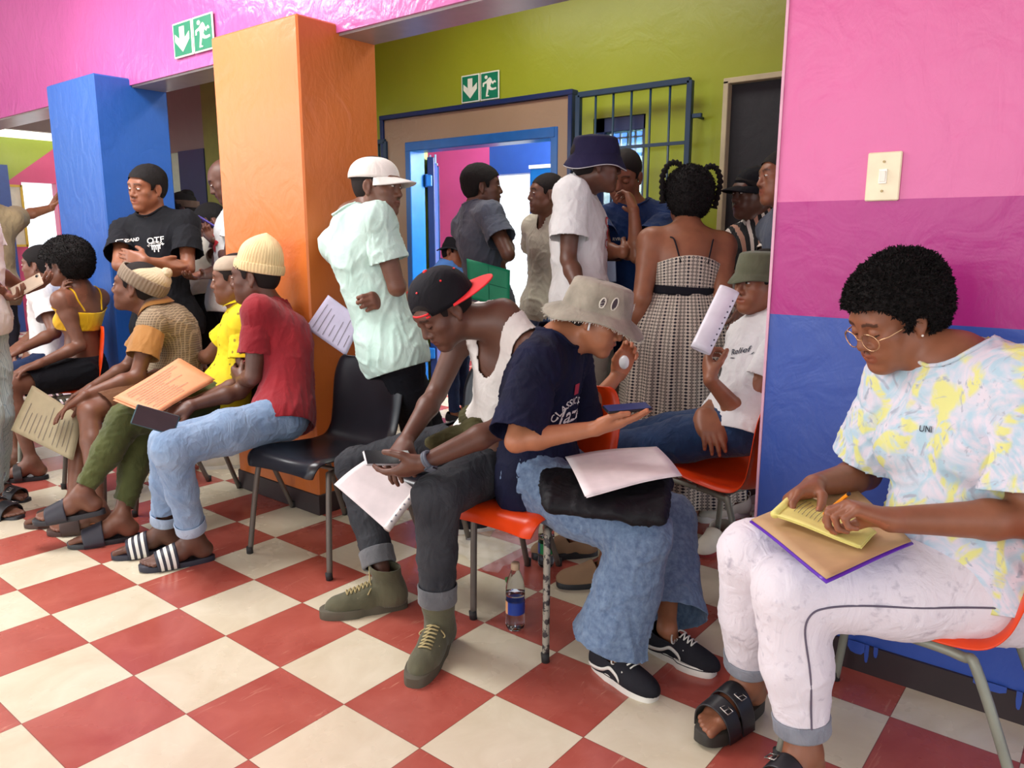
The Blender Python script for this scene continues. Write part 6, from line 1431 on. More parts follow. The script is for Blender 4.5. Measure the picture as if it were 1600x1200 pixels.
wz = p19.sp(.42)
def skirtf(u, v):
    th = 2 * math.pi * u; z = wz[2] - v * (wz[2] - .12); hb_ = math.sin(min(1, v * 3.6) * math.pi / 2); r = .158 + .062 * hb_ + .07 * v; k_ = min(1, (wz[2] - z) / (wz[2] - p19.P[2])); cx_ = wz[0] * (1 - k_) + p19.P[0] * k_; cy_ = wz[1] * (1 - k_) + p19.P[1] * k_; pl = 1 + (.02 + .05 * v) * math.sin(13 * th + 2 * math.sin(3 * th) + 2 * v)
    return V3(cx_, cy_, z) + (RH * math.cos(th) * (r + .015) + FH * math.sin(th) * r * .86) * pl
uvobj('dress_skirt', skirtf, 140, 40, 1.0, .8, p19.root)
def bodf(u, v):
    th = 2 * math.pi * u; c = p19.sp(.44 + .27 * v); back = math.sin(th) < 0
    r = 1.0; q = c + (p19.A[0] * math.cos(th) * (.150 + .012 * v) + p19.A[1] * math.sin(th) * (.122 + .012 * v)) * 1.12 * .97
    return q - p19.T * (.03 * v * math.cos(2 * th) if back else 0)
uvobj('dress_bodice', bodf, 80, 8, .75, .12, p19.root)
mb = MB(); mb.grid(lambda u, v: p19.sp(.40 + .08 * v) + (p19.A[0] * math.cos(6.2832 * u) * .150 + p19.A[1] * math.sin(6.2832 * u) * .120) * 1.14, 60, 4, closed_u=True); o_ = mb.obj('waistband', BLB, p19.root, True); solidify(o_, .004, 1)
mb = MB()
for q in (-1, 1): mb.tube(smooth_path([p19.sp(.70) - p19.A[1] * .136 + p19.A[0] * q * .06, p19.sp(.9) - p19.A[1] * .108 + p19.A[0] * q * .085, p19.N - p19.T * .035 - p19.A[1] * .065 + p19.A[0] * q * .10, p19.N - p19.T * .02 + p19.A[0] * q * .105], 5), .0035, 6)
mb.obj('shoulder_straps', BLB, p19.root, True)
mb = MB(); H_, A_ = p19.H, p19.HA
for q in (-1, 1):
    pts = smooth_path([H_ + A_.T @ V3(*w) for w in ((q * .050, -.04, .12), (q * .070, -.035, .150), (q * .108, -.03, .145), (q * .132, -.03, .095), (q * .128, -.03, .03), (q * .120, -.03, -.03))], 8)
    mb.tube(pts, [.013 + .004 * math.sin(i * 2.1) for i in range(len(pts))], 8)
mb.obj('hair_braids', HAIR, p19.root, True)
for nm in 'RL': slide(p19, nm, BLK, BLK)
# seated, olive bucket hat, holding papers to the face
p20 = person('person in a white t-shirt and olive bucket hat seated with rolled papers at the mouth', (1150, 668, 2.96), ('d', 1206, 492, 3.06), (1188, 440, -1), (-.98, -.1, 0), (-.95, -.25, 0), (-.92, -.38, -.05), (.05, 0, 1),
    arms={'L': [('d', 1162, 655, 2.88), ('d', 1110, 594, 2.80), (1104, 564, 1), (.4, .3, .3), dict(curl=(.85, .85, .85, .9), thumb=.5)], 'R': [('d', 1132, 622, 3.05), ('d', 1100, 646, 2.88), (1110, 674, -1), (.2, .2, -1), dict(curl=(.3, .35, .4, .4), spread=.3)]},
    feet='shoe', legs={'L': [(972, 702), ('fl', 950, 872, .10), (-1, -.2, 0)], 'R': [(966, 690), ('fl', 905, 832, .10), (-1, -.1, 0)]}, s=1.0, g=.92, skin_mat=SK2, res=.008, hres=.0035, dres=.004, hair=dict(thick=.005), lt=.50, tl=.47, gaze=-.2)
shirt(p20, WHITEC, off=.014, sleeve=.60, rs=(.064, .074), hem=-.05, neck=.078, amp=.007, collar=('rib', WHITEC)); V_, Q_ = p20.last
print_text(p20.root, V_, Q_, 'Relief', p20.sp(.66) + p20.A[1] * .3 - p20.A[0] * .06, -p20.A[0], p20.T, -p20.A[1], .034, plain('dark_print', (40, 44, 60), .6), skew=.2)
decal(p20.root, V_, Q_, np.array([(-.05, -.020), (.05, -.014), (.045, -.022), (-.03, -.026)]), [(0, 1, 2, 3)], p20.sp(.66) + p20.A[1] * .3 - p20.A[0] * .06, -p20.A[0], p20.T, -p20.A[1], plain('dark_print', (40, 44, 60), .6), 'underline_swoosh')
trousers(p20, denim('deep_blue_denim', (34, 62, 100), (22, 42, 74)), name='jeans', off=.012, ends=(.92, .92), waist=.05, r=(.100, .074, .062, .055)); OLH = cloth('olive_hat_canvas', (94, 96, 74), (78, 80, 60)); bucket(p20, OLH, pitch=.05, h=.080, z0=.032, brim=.022, drop=.032, size=.97)
V2 = [np.array(p20.hatfn(u, v)) for u in np.linspace(0, 1, 60) for v in (.25, .6)]
for nm in 'RL': sneaker(p20, nm, plain('tan_suede', (150, 118, 88), .8), BLK, L=.28)
# striped shirt and cap by the black board
p21 = person('person in a striped shirt and black cap standing before the black board', (1196, 508, 3.72), ('d', 1194, 345, 3.74), (1176, 302, 0), (-.9, -.5, 0), (-.85, -.5, 0), (-.95, -.3, -.05), (.08, 0, 1),
    arms={'L': [(1190, 425, -1), (1168, 470, -1), (1160, 490, -1), (0, 1, 0), dict(curl=.5)], 'R': [(1150, 420, 1), (1150, 470, -1), (1150, 490, -1), (0, 1, 0), dict(curl=.5)]},
    feet='shoe', legs={'L': [(1180, 620), ('fl', 1150, 778, .09), (-.9, -.4, 0)], 'R': [(1165, 610), ('fl', 1175, 765, .09), (-.9, -.4, 0)]}, s=1.0, g=.95, skin_mat=SK3, res=.009, hres=.0045, dres=.006, hair=dict(thick=.006), lt=.56)
def striped():
    m, N, L, p = newmat('vertical_stripe_cotton'); v = coords(N, L); s = N.new('ShaderNodeSeparateXYZ'); L.new(v, s.inputs[0]); d = nmath(N, L, 'ADD', nmath(N, L, 'MULTIPLY', s.outputs[0], .78), nmath(N, L, 'MULTIPLY', s.outputs[1], .63))
    f = nmath(N, L, 'FRACT', nmath(N, L, 'MULTIPLY', d, 36)); f2 = nmath(N, L, 'FRACT', nmath(N, L, 'MULTIPLY', d, 18))
    c = nmix(N, L, nmath(N, L, 'GREATER_THAN', f, .55), lin((24, 22, 26)), lin((222, 210, 198))); L.new(nmix(N, L, nmath(N, L, 'GREATER_THAN', f2, .78), c, lin((188, 140, 118))), p.inputs['Base Color']); p.inputs['Roughness'].default_value = .85; return m
shirt(p21, striped(), off=.018, sleeve=.7, rs=(.072, .085), hem=-.1, neck=.078, amp=.007); trousers(p21, NAVJ, name='jeans', ends=(.95, .95)); BCAP = cloth('black_cap_cotton', (20, 20, 26), (14, 14, 20)); cap(p21, BCAP, BCAP, z0=.03, high=.09)
for nm in 'RL': sneaker(p21, nm, plain('cream_canvas', (214, 206, 188), .8), WHT, plain('white_laces', (232, 228, 218), .8))
# face at the very edge of the pink wall
p22 = person('person whose face just shows beside the pink wall edge', (1246, 492, 3.45), ('d', 1240, 325, 3.46), (1222, 278, 0), (-.95, -.2, 0), (-.95, -.2, 0), (-1, -.1, 0), None,
    arms={'L': [(1250, 410, -1), (1250, 470, -1), (1250, 495, -1), (0, 1, 0)], 'R': [(1235, 410, 1), (1235, 470, 1), (1235, 490, 1), (0, 1, 0)]},
    feet='shoe', legs={'L': [(1246, 620), ('fl', 1250, 790, .09), (-1, -.1, 0)], 'R': [(1240, 620), ('fl', 1245, 780, .09), (-1, -.1, 0)]}, s=1.02, g=.95, skin_mat=SK2, hair=dict(thick=.006), lt=.56, **DIS)
shirt(p22, GREYT, off=.018, sleeve=.65, rs=(.07, .085), hem=-.1, res=.01); trousers(p22, DARKT, ends=(.95, .95), res=.011)
for nm in 'RL': sneaker(p22, nm, CANV, WHT)
# small figure with a black hat beyond the door
p23 = person('person in a black hat seen small beyond the doorway against the pink wall', (706, 470, 5.25), (700, 418, 0), (710, 396, 0), (.9, -.4, 0), (.8, -.5, 0), (.85, -.5, -.1), None,
    arms={'L': [(716, 448, 1), (722, 464, -1), (725, 470, -1), (0, 1, 0)], 'R': [(696, 448, -1), (706, 466, -1), (712, 470, -1), (0, 1, 0)]},
    feet='shoe', legs={'L': [(722, 560), ('fl', 726, 640, .07), (1, -.3, 0)], 'R': [(706, 560), ('fl', 710, 646, .07), (1, -.3, 0)]}, s=.80, g=.95, skin_mat=SK4, hair=dict(thick=.01, mat=HAIR), lt=.34, **DIS)
shirt(p23, cloth('sky_blue_cotton', (80, 130, 200), (60, 110, 180)), off=.016, sleeve=.6, rs=(.07, .08), hem=-.04, res=.01); trousers(p23, NAVJ, ends=(.95, .95), res=.011, waist=.05); bucket(p23, BCAP, h=.09, z0=.03, brim=.035, drop=.03)
for nm in 'RL': sneaker(p23, nm, CANV, WHT)
# ------------------------------------------------------------------ chairs
ORS = plain('orange_polypropylene', (228, 66, 12), 0.32); BKS = plain('black_polypropylene', (26, 26, 32), 0.28); LEGM = plain('brown_grey_tube', (104, 96, 88), 0.45, 0.3); LEGG = plain('grey_green_tube', (138, 142, 128), 0.45, 0.2)
def worn():
    m, N, L, p = newmat('chipped_tube_paint'); v = coords(N, L); n = noise(N, L, v, 38, 4, 0.6)
    L.new(nmix(N, L, ramp(N, L, n, .49, .53), lin((150, 144, 130)), lin((52, 44, 44))), p.inputs['Base Color']); p.inputs['Roughness'].default_value = .5; return m
WORN = worn()
def chair(front, face, shell, legm, label, wornleg=None, group=None, zs=0.0):
    """front: floor point under the front edge's middle; face: direction the sitter looks"""
    f = unit(V3(face[0], face[1], 0)); x = np.cross(f, UP); o = V3(front[0], front[1], 0)
    t = empty('stacking_chair', tuple(o - f * 0.24), label, 'chair', group)
    def Q(a, b, c): return o + x * a - f * b + UP * (c + zs)
    prof = [(-.035, .395), (-.030, .420), (-.010, .438), (.04, .440), (.12, .430), (.22, .418), (.32, .412), (.385, .425), (.425, .470), (.447, .540), (.462, .620), (.475, .700), (.486, .765), (.489, .785)]
    wid = [.185, .197, .205, .212, .214, .212, .205, .198, .195, .200, .205, .203, .180, .150]
    P_ = smooth_path([V3(a, b, 0) for a, b in prof], 4); W_ = [float(q[0]) for q in smooth_path([V3(w, 0, 0) for w in wid], 4)]; n = len(P_); nu = 17
    def fn(u, v):
        i = min(n - 1, int(round(v * (n - 1)))); q = P_[i]; w = W_[i]; tt = unit(P_[min(i + 1, n - 1)] - P_[max(i - 1, 0)]); nrm = V3(-tt[1], tt[0], 0); s = 2 * u - 1
        e = abs(s) ** 2.5; up = .030 * e - (.022 * max(0, (abs(s) - .86) / .14) ** 2)
        return Q(s * w, q[0] + nrm[0] * up, q[1] + nrm[1] * up)
    mb = MB(); mb.grid(fn, nu, n); sh_ = mb.obj('seat_shell', shell, t, True); solidify(sh_, 0.006, -1); subsurf(sh_, 1)
    r = 0.0115
    for sx in (-1, 1):
        for (b0, b1, nm) in ((.02, -.03, 'front'), (.36, .52, 'rear')):
            mb = MB(); mb.tube(smooth_path([Q(sx * .17, .20, .400), Q(sx * .185, b0 + (.03 if nm == 'front' else -.03), .398), Q(sx * .205, b0 + (b1 - b0) * .10, .365), Q(sx * .235, b1, -zs)], 6), r, 10)
            mb.obj('leg', (wornleg or legm) if (nm == 'front' and sx < 0 and wornleg) else legm, t, True)
            mb = MB(); mb.tube([Q(sx * .233, b1 - (.002 if nm == 'front' else -.002), .03 - zs), Q(sx * .235, b1, -zs)], r + .002, 10); mb.obj('foot_cap', plain('dark_rubber', (40, 38, 38), .7), t, True)
    mb = MB()
    for b in (.10, .30): mb.tube([Q(-.175, b, .398), Q(.175, b, .398)], .009, 8)
    mb.obj('cross_bars', legm, t, True); return t
chair((.60, .80), (.10, -.99), BKS, LEGM, 'black plastic chair with brown tube legs, its right half empty, before the orange column')
chair((1.24, .93), (.05, -1), BKS, LEGM, 'black plastic chair under the person in the white vest')
chair((1.60, .87), (.03, -1), ORS, LEGM, 'orange plastic chair under the frayed bucket hat sitter, one leg chipped', wornleg=WORN)
chair((-.20, .68), (.0, -1), BKS, LEGM, 'black plastic chair under the person in the yellow polo shirt')
chair((-.90, .64), (.0, -1), BKS, LEGM, 'black plastic chair under the person in the brown shorts')
chair((-1.80, .63), (-.2, -1), ORS, LEGG, 'orange plastic chair under the person in the yellow crop top')
chair((-2.40, .66), (-.2, -1), ORS, LEGG, 'orange plastic chair behind the yellow crop top, under the white t-shirt')
chair((2.60, 1.08), (-1, 0), ORS, LEGG, 'orange plastic chair under the person writing beside the blue wall', zs=0.0)
q_ = fl(1076, 718, .43); fc = rfu(-.58, .81, 0); chair((q_[0], q_[1]), (fc[0], fc[1]), ORS, LEGG, 'orange plastic chair beside the wall edge, under the olive bucket hat sitter')

# ------------------------------------------------------------------ papers
PAPW = plain('white_paper', (240, 230, 230), 0.6); PAPO = plain('orange_paper', (224, 152, 108), 0.6); PAPG = plain('grey_green_paper', (160, 148, 116), 0.7); PAPL = plain('lavender_paper', (196, 190, 214), 0.6); INK = plain('grey_ink', (96, 88, 84), 0.7); PAPY = plain('yellow_paper', (232, 222, 130), 0.6)
def sheet(name, c, mat, label, cat='papers', bend=0.0, sag=0.0, n=12, th=0.0015, lines=0, lmat=None, off=0.003, group=None, seed=0, lw=0.0012, extra=0, extramat=None, edge=None, flip=1):
    """c: four world corners in order"""
    c = [V3(*q) for q in c]; nn = unit(np.cross(c[1] - c[0], c[3] - c[0])); ctr = sum(c) / 4; nn = nn if np.dot(nn, CAM_P - ctr) > 0 else -nn; off = abs(off)
    def fn(u, v, k=0): 
        p = (c[0] * (1 - u) + c[1] * u) * (1 - v) + (c[3] * (1 - u) + c[2] * u) * v
        return p + nn * (bend * math.sin(math.pi * u) + sag * math.sin(math.pi * v) + 0.002 * math.sin(5 * u + 4 * v + seed) + k)
    t = empty(name, tuple(ctr), label, cat, group)
    mb = MB(); mb.grid(lambda u, v: fn(u, v), n, n); o = mb.obj('top_sheet', mat, t, True); solidify(o, th, 0)
    for e in range(extra):
        mb = MB(); d = (c[1] - c[0]) * (.02 + .02 * e) * (-1) ** e + (c[3] - c[0]) * .025 * (e + 1); mb.grid(lambda u, v: fn(u, v, -.003 * (e + 1)) + d * .6, n, n); o = mb.obj('sheet_below', extramat or mat, t, True); solidify(o, th)
    if edge:
        mb = MB(); mb.grid(lambda u, v: ctr + (fn(u, v, -.004) - ctr) * 1.025, n, n); o = mb.obj('folder_back', edge, t, True); solidify(o, .003)
    if lines:
        r = np.random.RandomState(seed + 3); mb = MB()
        for i in range(lines):
            v = .12 + .76 * i / max(1, lines - 1); u0 = .10 + r.uniform(0, .12) * (i % 3 == 0); u1 = r.uniform(.45, .9)
            pts = [(u, v) for u in np.linspace(u0, u1, 8)]; k = off * flip
            A_ = [fn(u, v - lw / np.linalg.norm(c[3] - c[0]), off) for u, v in pts]; B_ = [fn(u, v + lw / np.linalg.norm(c[3] - c[0]), off) for u, v in pts]
            mb.add(A_ + B_, [(j, j + 1, 8 + j + 1, 8 + j) for j in range(7)])
            A2 = [fn(u, v - lw / np.linalg.norm(c[3] - c[0]), -off) for u, v in pts]; B2 = [fn(u, v + lw / np.linalg.norm(c[3] - c[0]), -off) for u, v in pts]; mb.add(A2 + B2, [(j, j + 1, 8 + j + 1, 8 + j) for j in range(7)])
        mb.obj('writing', lmat or INK, t)
    t['_'] = 0; del t['_']
    return t, fn
def phone(c, d, n, label, w=0.074, h=0.150, body=None, screen=None):
    """d long axis, n screen normal"""
    d = unit(d); n = unit(n - d * np.dot(n, d)); x = np.cross(d, n); A = np.array([x, d, n]); c = V3(*c)
    t = empty('mobile_phone', tuple(c), label, 'phone')
    mb = MB(); mb.box(c, (w, h, .009), A, bev=.004); mb.obj('phone_case', body or plain('dark_phone_case', (40, 42, 50), .35), t)
    mb = MB(); mb.box(c + n * .0048, (w * .92, h * .94, .001), A); mb.obj('screen', screen or plain('dark_screen', (20, 22, 30), .12), t)
    mb = MB(); mb.tube([c - n * .004 + d * h * .40 + x * w * .28, c - n * .0065 + d * h * .40 + x * w * .28], .007, 12); mb.obj('camera_lens', plain('lens_black', (12, 12, 16), .15), t, True); return t
# on the lap of the writer
zf = 0.655
cs = [fl(1174, 812, zf - .02), fl(1291, 903, zf - .01), fl(1424, 846, zf + .01), fl(1326, 752, zf + .005)]
sheet('folder', cs, plain('kraft_card', (196, 160, 116), .65), 'kraft sheet with a purple folder edge lying on the white jeans', 'folder', edge=plain('purple_plastic', (96, 40, 180), .35), th=.002, flip=1 if np.cross(cs[1] - cs[0], cs[3] - cs[0])[2] > 0 else -1)
cs = [fl(1210, 804, zf + .014), fl(1344, 853, zf + .016), fl(1368, 830, zf + .018), fl(1252, 768, zf + .02)]
_t, fn_ = sheet('notebook', cs, PAPY, 'small yellow notepad open on the kraft folder, being written on', 'notebook', lines=0, extra=2, th=.002, flip=1 if np.cross(cs[1] - cs[0], cs[3] - cs[0])[2] > 0 else -1)
mb = MB(); e0, e1 = fn_(0, 0), fn_(0, 1); mb.tube([e0, e0 * .5 + e1 * .5 + UP * .004, e1], .010, 10); mb.obj('rolled_page', PAPY, _t, True)
mb = MB(); r_ = np.random.RandomState(2)
for i_ in range(7):
    u_ = .16 + .05 * i_; pts = [fn_(u_ + .008 * math.sin(9 * v), v, .0035) for v in np.linspace(.25, .80 - .1 * r_.rand(), 26)]; pts = [q + UP * .0 + (fn_(.3, 0) - fn_(.2, 0)) * .05 * math.sin(k * 2.4) for k, q in enumerate(pts)]; mb.tube(pts, .0006, 4)
mb.obj('handwriting', INK, _t)
wr, d_, n_, tips = p1.hand['L']; tp = (tips[0][0] + tips[4][0]) / 2; q0 = fn_(.42, .5) + UP * .004
q0 = fl(1284, 806, zf + .022); tp = at(1338, 762, depth(p1.hand['L'][0] + d_ * .08) - .02); t = empty('pencil', tuple(tp), 'short orange pencil held in the writing hand', 'pencil'); ax_ = unit(V3(*tp) - q0); q1 = q0 + ax_ * .014; q2 = q0 + ax_ * .135
mb = MB(); mb.tube([q1, q2], .0040, 6); mb.obj('barrel', plain('orange_pencil_paint', (244, 150, 24), .35), t)
mb = MB(); mb.tube([q0, q1], [.0006, .004], 6); mb.obj('point', plain('bare_wood', (214, 178, 130), .6), t); mb = MB(); mb.tube([q2, q2 + ax_ * .006], .0041, 8); mb.obj('dark_end', plain('pencil_dark', (30, 30, 40), .5), t)
# glasses and earring of the writer
A_, H_, s_ = p1.HA, p1.H, p1.hs
def HL(x, y, z): return H_ + A_.T @ (V3(x, y, z) * s_)
GOLD = plain('rose_gold_metal', (214, 170, 130), .25, .8); mb = MB()
gl, Ng, Lg, pg = newmat('clear_lens'); pg.inputs['Transmission Weight'].default_value = 1; pg.inputs['Roughness'].default_value = .02; pg.inputs['IOR'].default_value = 1.05; pg.inputs['Alpha'].default_value = .35
for q in (-1, 1):
    ring = [HL(q * .034 + .0265 * math.cos(a), .1015 - .006 * abs(math.cos(a)) * (1 if q * math.cos(a) > 0 else 0), -.012 + .0215 * math.sin(a)) for a in np.linspace(0, 6.283, 29)[:-1]]
    mb.tube(ring, .0015, 6, closed=True); m2 = MB(); m2.add(ring, [tuple(range(28))]); m2.obj('lens', gl, p1.root)
    mb.tube([HL(q * .060, .0955, -.006), HL(q * .073, .075, -.003), HL(q * .080, .010, .003), HL(q * .082, -.012, -.010)], .0017, 6)
mb.tube([HL(-.008, .102, -.010), HL(0, .106, -.006), HL(.008, .102, -.010)], .0015, 6); mb.obj('eyeglasses', GOLD, p1.root, True)
mb = MB(); mb.lathe([(.0001, -.003), (.0024, -.002), (.003, 0), (.0024, .002), (.0001, .003)], HL(-.083, .000, -.036), 10); mb.obj('ear_stud', plain('pearl', (240, 232, 220), .2), p1.root, True)
# big sandals of the writer
for nm in 'RL': slide(p1, nm, plain('black_cork_sole', (52, 48, 42), .7), plain('black_leather', (38, 38, 42), .38), straps=((.42, .60), (.63, .80)), buckle=STEEL, th=.034, L=.285, h=.116)
# side seam on the jeans of the writer
for nm in 'L':
    h, kn, an = p1.leg[nm]; bv = None
    for o in p1.root.children:
        if o.name.startswith('jeans'): bv = BVHTree.FromPolygons([tuple(np.array(v.co) + np.array(p1.root.location)) for v in o.data.vertices], [tuple(f.vertices) for f in o.data.polygons])
    path = smooth_path([h + (kn - h) * .05, h + (kn - h) * .4, h + (kn - h) * .85, kn + (an - kn) * .08, kn + (an - kn) * .4, kn + (an - kn) * .84], 12); out = []
    for i_, q in enumerate(path):
        dd = -FH * 1.0 + UP * .10; hh = bv.ray_cast(Vector(q + dd * .4), Vector(-unit(dd)))
        if hh[0] and (not out or np.linalg.norm(np.array(hh[0]) - out[-1]) < .07): out.append(np.array(hh[0]) + unit(dd) * .001)
    for _ in range(4): out = [out[0]] + [(out[i - 1] + out[i] * 2 + out[i + 1]) / 4 for i in range(1, len(out) - 1)] + [out[-1]]
    mb = MB(); mb.tube(out, .0022, 6); mb.obj('side_seam', plain('dark_seam', (96, 88, 104), .8), p1.root, True)

# on the lap of the bucket hat girl
BAG = cloth('black_bag_nylon', (15, 15, 21), (10, 10, 15), .6)
t = empty('shoulder_bag', tuple(at(945, 765, 2.38)), 'black fabric bag with white strap lettering on the lap under white papers', 'bag')
c0 = [fl(856, 742, .60), fl(862, 792, .57), fl(1030, 812, .56), fl(1040, 752, .60)]
S_ = Shape(); 
for j_ in range(9):
    v = j_ / 8; S_.cone(c0[0] * (1 - v) + c0[1] * v, c0[3] * (1 - v) + c0[2] * v, .020, .020, .03)
V_, Q_ = mesh_shape(S_, .007, disp=folds(.008, 30, 4)); mesh_obj('bag_body', V_, Q_, BAG, t)
mb = MB(); pts = smooth_path([at(1000, 745, 2.36), at(1030, 762, 2.32), at(1022, 790, 2.30), at(1000, 800, 2.31), at(985, 785, 2.33)], 6); mb.tube(pts, .012, 8); mb.obj('strap', BAG, t, True)
mb = MB()
for i_ in range(4):
    q = at(990 + 7 * i_, 778 + 9 * i_, 2.285); mb.box(q, (.018, .003, .010), np.array([rfu(1, 0, .3), rfu(0, -1, .1), rfu(-.3, 0, 1)]))
mb.obj('white_lettering', WHPRINT, t)
cs = [fl(883, 714, .640), fl(1026, 697, .650), fl(1063, 742, .640), fl(914, 775, .625)]
sheet('papers', cs, PAPW, 'loose white papers spread on the lap over the black bag', bend=.006, sag=.004, extra=1, flip=1 if np.cross(cs[1] - cs[0], cs[3] - cs[0])[2] > 0 else -1)
def palm(p, nm, up=.030, fwd=.085):
    w, d, n, tips = p.hand[nm]; return w + d * fwd * p.s + n * up, d, n
c_, d_, n_ = palm(p2, 'R', .026, .105); phone(at(980, 642, depth(c_) - .01) + UP * .008, rfu(1, .15, .05), rfu(-.45, -.12, .88), 'phone with a lit screen held over the lap by the bucket hat sitter', body=plain('black_phone_body', (24, 24, 30), .3), screen=glow('lit_screen', (40, 50, 100), .08), w=.066, h=.135)
c_, d_, n_ = palm(p2, 'L', .03, .10); t = empty('earphone_case', tuple(c_), 'small rounded white earphone case pinched in the raised hand', 'case')
S_ = Shape(); S_.ell(at(975, 566, depth(c_) - .03), (.020, .014, .026)); V_, Q_ = mesh_shape(S_, .004); mesh_obj('case_shell', V_, Q_, plain('white_plastic', (240, 240, 240), .25), t)
# the vest man: phone and plastic-sleeved papers
c3 = (p3.hand['R'][0] + p3.hand['R'][1] * .09 + p3.hand['L'][0] + p3.hand['L'][1] * .08) / 2
phone(at(606, 716, depth(c3) - .01), rfu(-.9, -.35, .10), rfu(.1, -.35, .93), 'phone with a pale edge held in both hands by the person in the vest', body=plain('silver_phone_edge', (176, 172, 172), .3, .4))
d0 = depth(p3.leg['R'][1]) - .20
cs = [at(522, 757, d0 - .02), at(578, 714, d0 + .06), at(652, 768, d0 + .03), at(604, 828, d0 - .09)]
_t, fn_ = sheet('papers', cs, PAPW, 'white papers in a clear punched sleeve over the knee of the vest wearer', bend=.010, extra=1, n=14)
mb = MB(); hl = plain('hole_grey', (120, 120, 130), .6); nn_ = unit(np.cross(cs[1] - cs[0], cs[3] - cs[0])); nn_ = nn_ if np.dot(nn_, CAM_P - cs[0]) > 0 else -nn_
tb = smooth_path([cs[2] + nn_ * .004, (cs[2] + cs[3]) / 2 + nn_ * .012, cs[3] + nn_ * .004], 8); mb = MB(); mb.tube(tb, .014, 12); mb.obj('rolled_edge', plain('clear_sleeve', (226, 220, 216), .2), _t, True)
mb = MB()
for k_ in range(1, 15, 2): q = tb[min(k_, len(tb) - 1)] + nn_ * .0152; e_ = unit(tb[-1] - tb[0]); g_ = np.cross(nn_, e_); ring = [q + e_ * .004 * math.cos(a) + g_ * .004 * math.sin(a) for a in np.linspace(0, 6.283, 11)[:-1]]; mb.add(ring, [tuple(range(10))])
mb.obj('punched_holes', hl, _t)
# behind the leaning man
d0 = 3.50; cs = [at(477, 512, d0), at(513, 461, d0), at(566, 500, d0 - .02), at(541, 556, d0 - .02)]
sheet('papers', cs, PAPL, 'lavender sheet sticking out behind the mint t-shirt beside the orange column', lines=7, seed=4, off=-.003)
# red t-shirt man: dark phone
c_, d_, n_ = palm(p5, 'R', .02, .10); phone(at(243, 656, depth(p5.leg['L'][1]) - .02), rfu(-.8, -.3, .35) * 1.0, rfu(.15, -.85, .5), 'large dark teal phone held over the pale jeans by the person in red', w=.078, h=.155, body=plain('teal_phone_case', (46, 76, 84), .4), screen=plain('brown_black_screen', (58, 46, 52), .15))
# orange papers
dk = depth(p6.leg['L'][1]) - .13; d2_ = depth(p6.P) - .26
cs = [at(177, 622, dk + .02), at(279, 560, d2_ + .06), at(334, 592, d2_), at(241, 646, dk - .06)]
sheet('papers', cs, PAPO, 'stack of orange printed papers held across the olive joggers', lines=12, seed=2, extra=2, off=-.004 if np.cross(cs[1] - cs[0], cs[3] - cs[0])[2] < 0 else .004, lw=.0011)
# grey-green papers
dk = depth(p7.hand['L'][0]) ; cs = [at(17, 672, dk - .06), at(50, 602, dk + .05), at(128, 652, dk + .05), at(112, 719, dk - .06)]
_n = np.cross(cs[1] - cs[0], cs[3] - cs[0]); sheet('papers', cs, PAPG, 'grey-green printed papers hanging from the hand of the person in brown shorts', lines=11, seed=6, extra=1, off=.004 if np.dot(_n, CAM_P - cs[0]) > 0 else -.004, lw=.0011)
# phones of the standing people on the left
c_, d_, n_ = palm(p11, 'R', .02, .10); phone(at(42, 447, depth(c_)), rfu(.8, .2, .45), rfu(.4, .8, -.3), 'pale gold phone held up at the left edge of the hall', body=plain('gold_phone', (200, 182, 160), .3, .3))
c_, d_, n_ = palm(p13, 'L', .02, .08); phone(at(325, 350, depth(c_) - .02), rfu(-.8, 0, .5), rfu(.5, .5, .6), 'purple phone held beside the orange column', w=.07, h=.13, body=plain('purple_phone', (110, 100, 190), .35))
c_, d_, n_ = palm(p7, 'R', .02, .08); phone(c_ + UP * .0, d_, n_, 'small lit phone in the far hand of the person in brown shorts', w=.06, h=.12, body=plain('grey_phone', (90, 90, 96), .35))
# green folder, pale sheet, rolled papers
dk = depth(p15.P) - .26; cs = [at(729, 404, dk + .02), at(797, 422, dk), at(796, 482, dk), at(733, 466, dk + .02)]
GF = plain('green_card', (10, 150, 106), .5); t, fn_ = sheet('folder', cs, GF, 'bright green card folder held against the charcoal t-shirt in the doorway', 'folder', th=.004); mb = MB()
mb.tube([fn_(.5, .02), fn_(.5, .98)], .0025, 6); mb.tube([fn_(.02, .5), fn_(.98, .5)], .0018, 6); mb.obj('crease', plain('darker_green', (6, 120, 88), .5), t, True)
dk = depth(p18.P) - .26; cs = [at(938, 408, dk), at(962, 408, dk), at(963, 440, dk), at(940, 442, dk)]; sheet('papers', cs, plain('pale_blue_paper', (150, 172, 196), .6), 'pale blue sheet held between the white and the deep blue t-shirts')
dk = depth(p20.hand['L'][0]) - .015; a_ = at(1094, 548, dk); b_ = at(1140, 452, dk + .03); ax_ = unit(b_ - a_); sd = unit(np.cross(ax_, CAM_P - a_)); vw = np.cross(sd, ax_)
t = empty('paper_roll', tuple((a_ + b_) / 2), 'white papers rolled in a punched plastic sleeve held to the mouth', 'papers')
mb = MB(); mb.grid(lambda u, v: a_ + (b_ - a_) * v + sd * .036 * math.cos(6.2832 * u) + vw * .016 * math.sin(6.2832 * u), 28, 12, closed_u=True); o = mb.obj('rolled_sheets', plain('glossy_sleeve_white', (232, 230, 238), .22), t, True); solidify(o, .002)
mb = MB()
for k_ in range(9):
    q = a_ + (b_ - a_) * (.12 + .09 * k_) + sd * .028 + vw * .0125; ring = [q + ax_ * .0035 * math.cos(a) + sd * .003 * math.sin(a) + vw * .001 for a in np.linspace(0, 6.283, 9)[:-1]]; mb.add(ring, [tuple(range(8))])
mb.obj('punched_holes', plain('hole_dark', (60, 60, 80), .6), t)

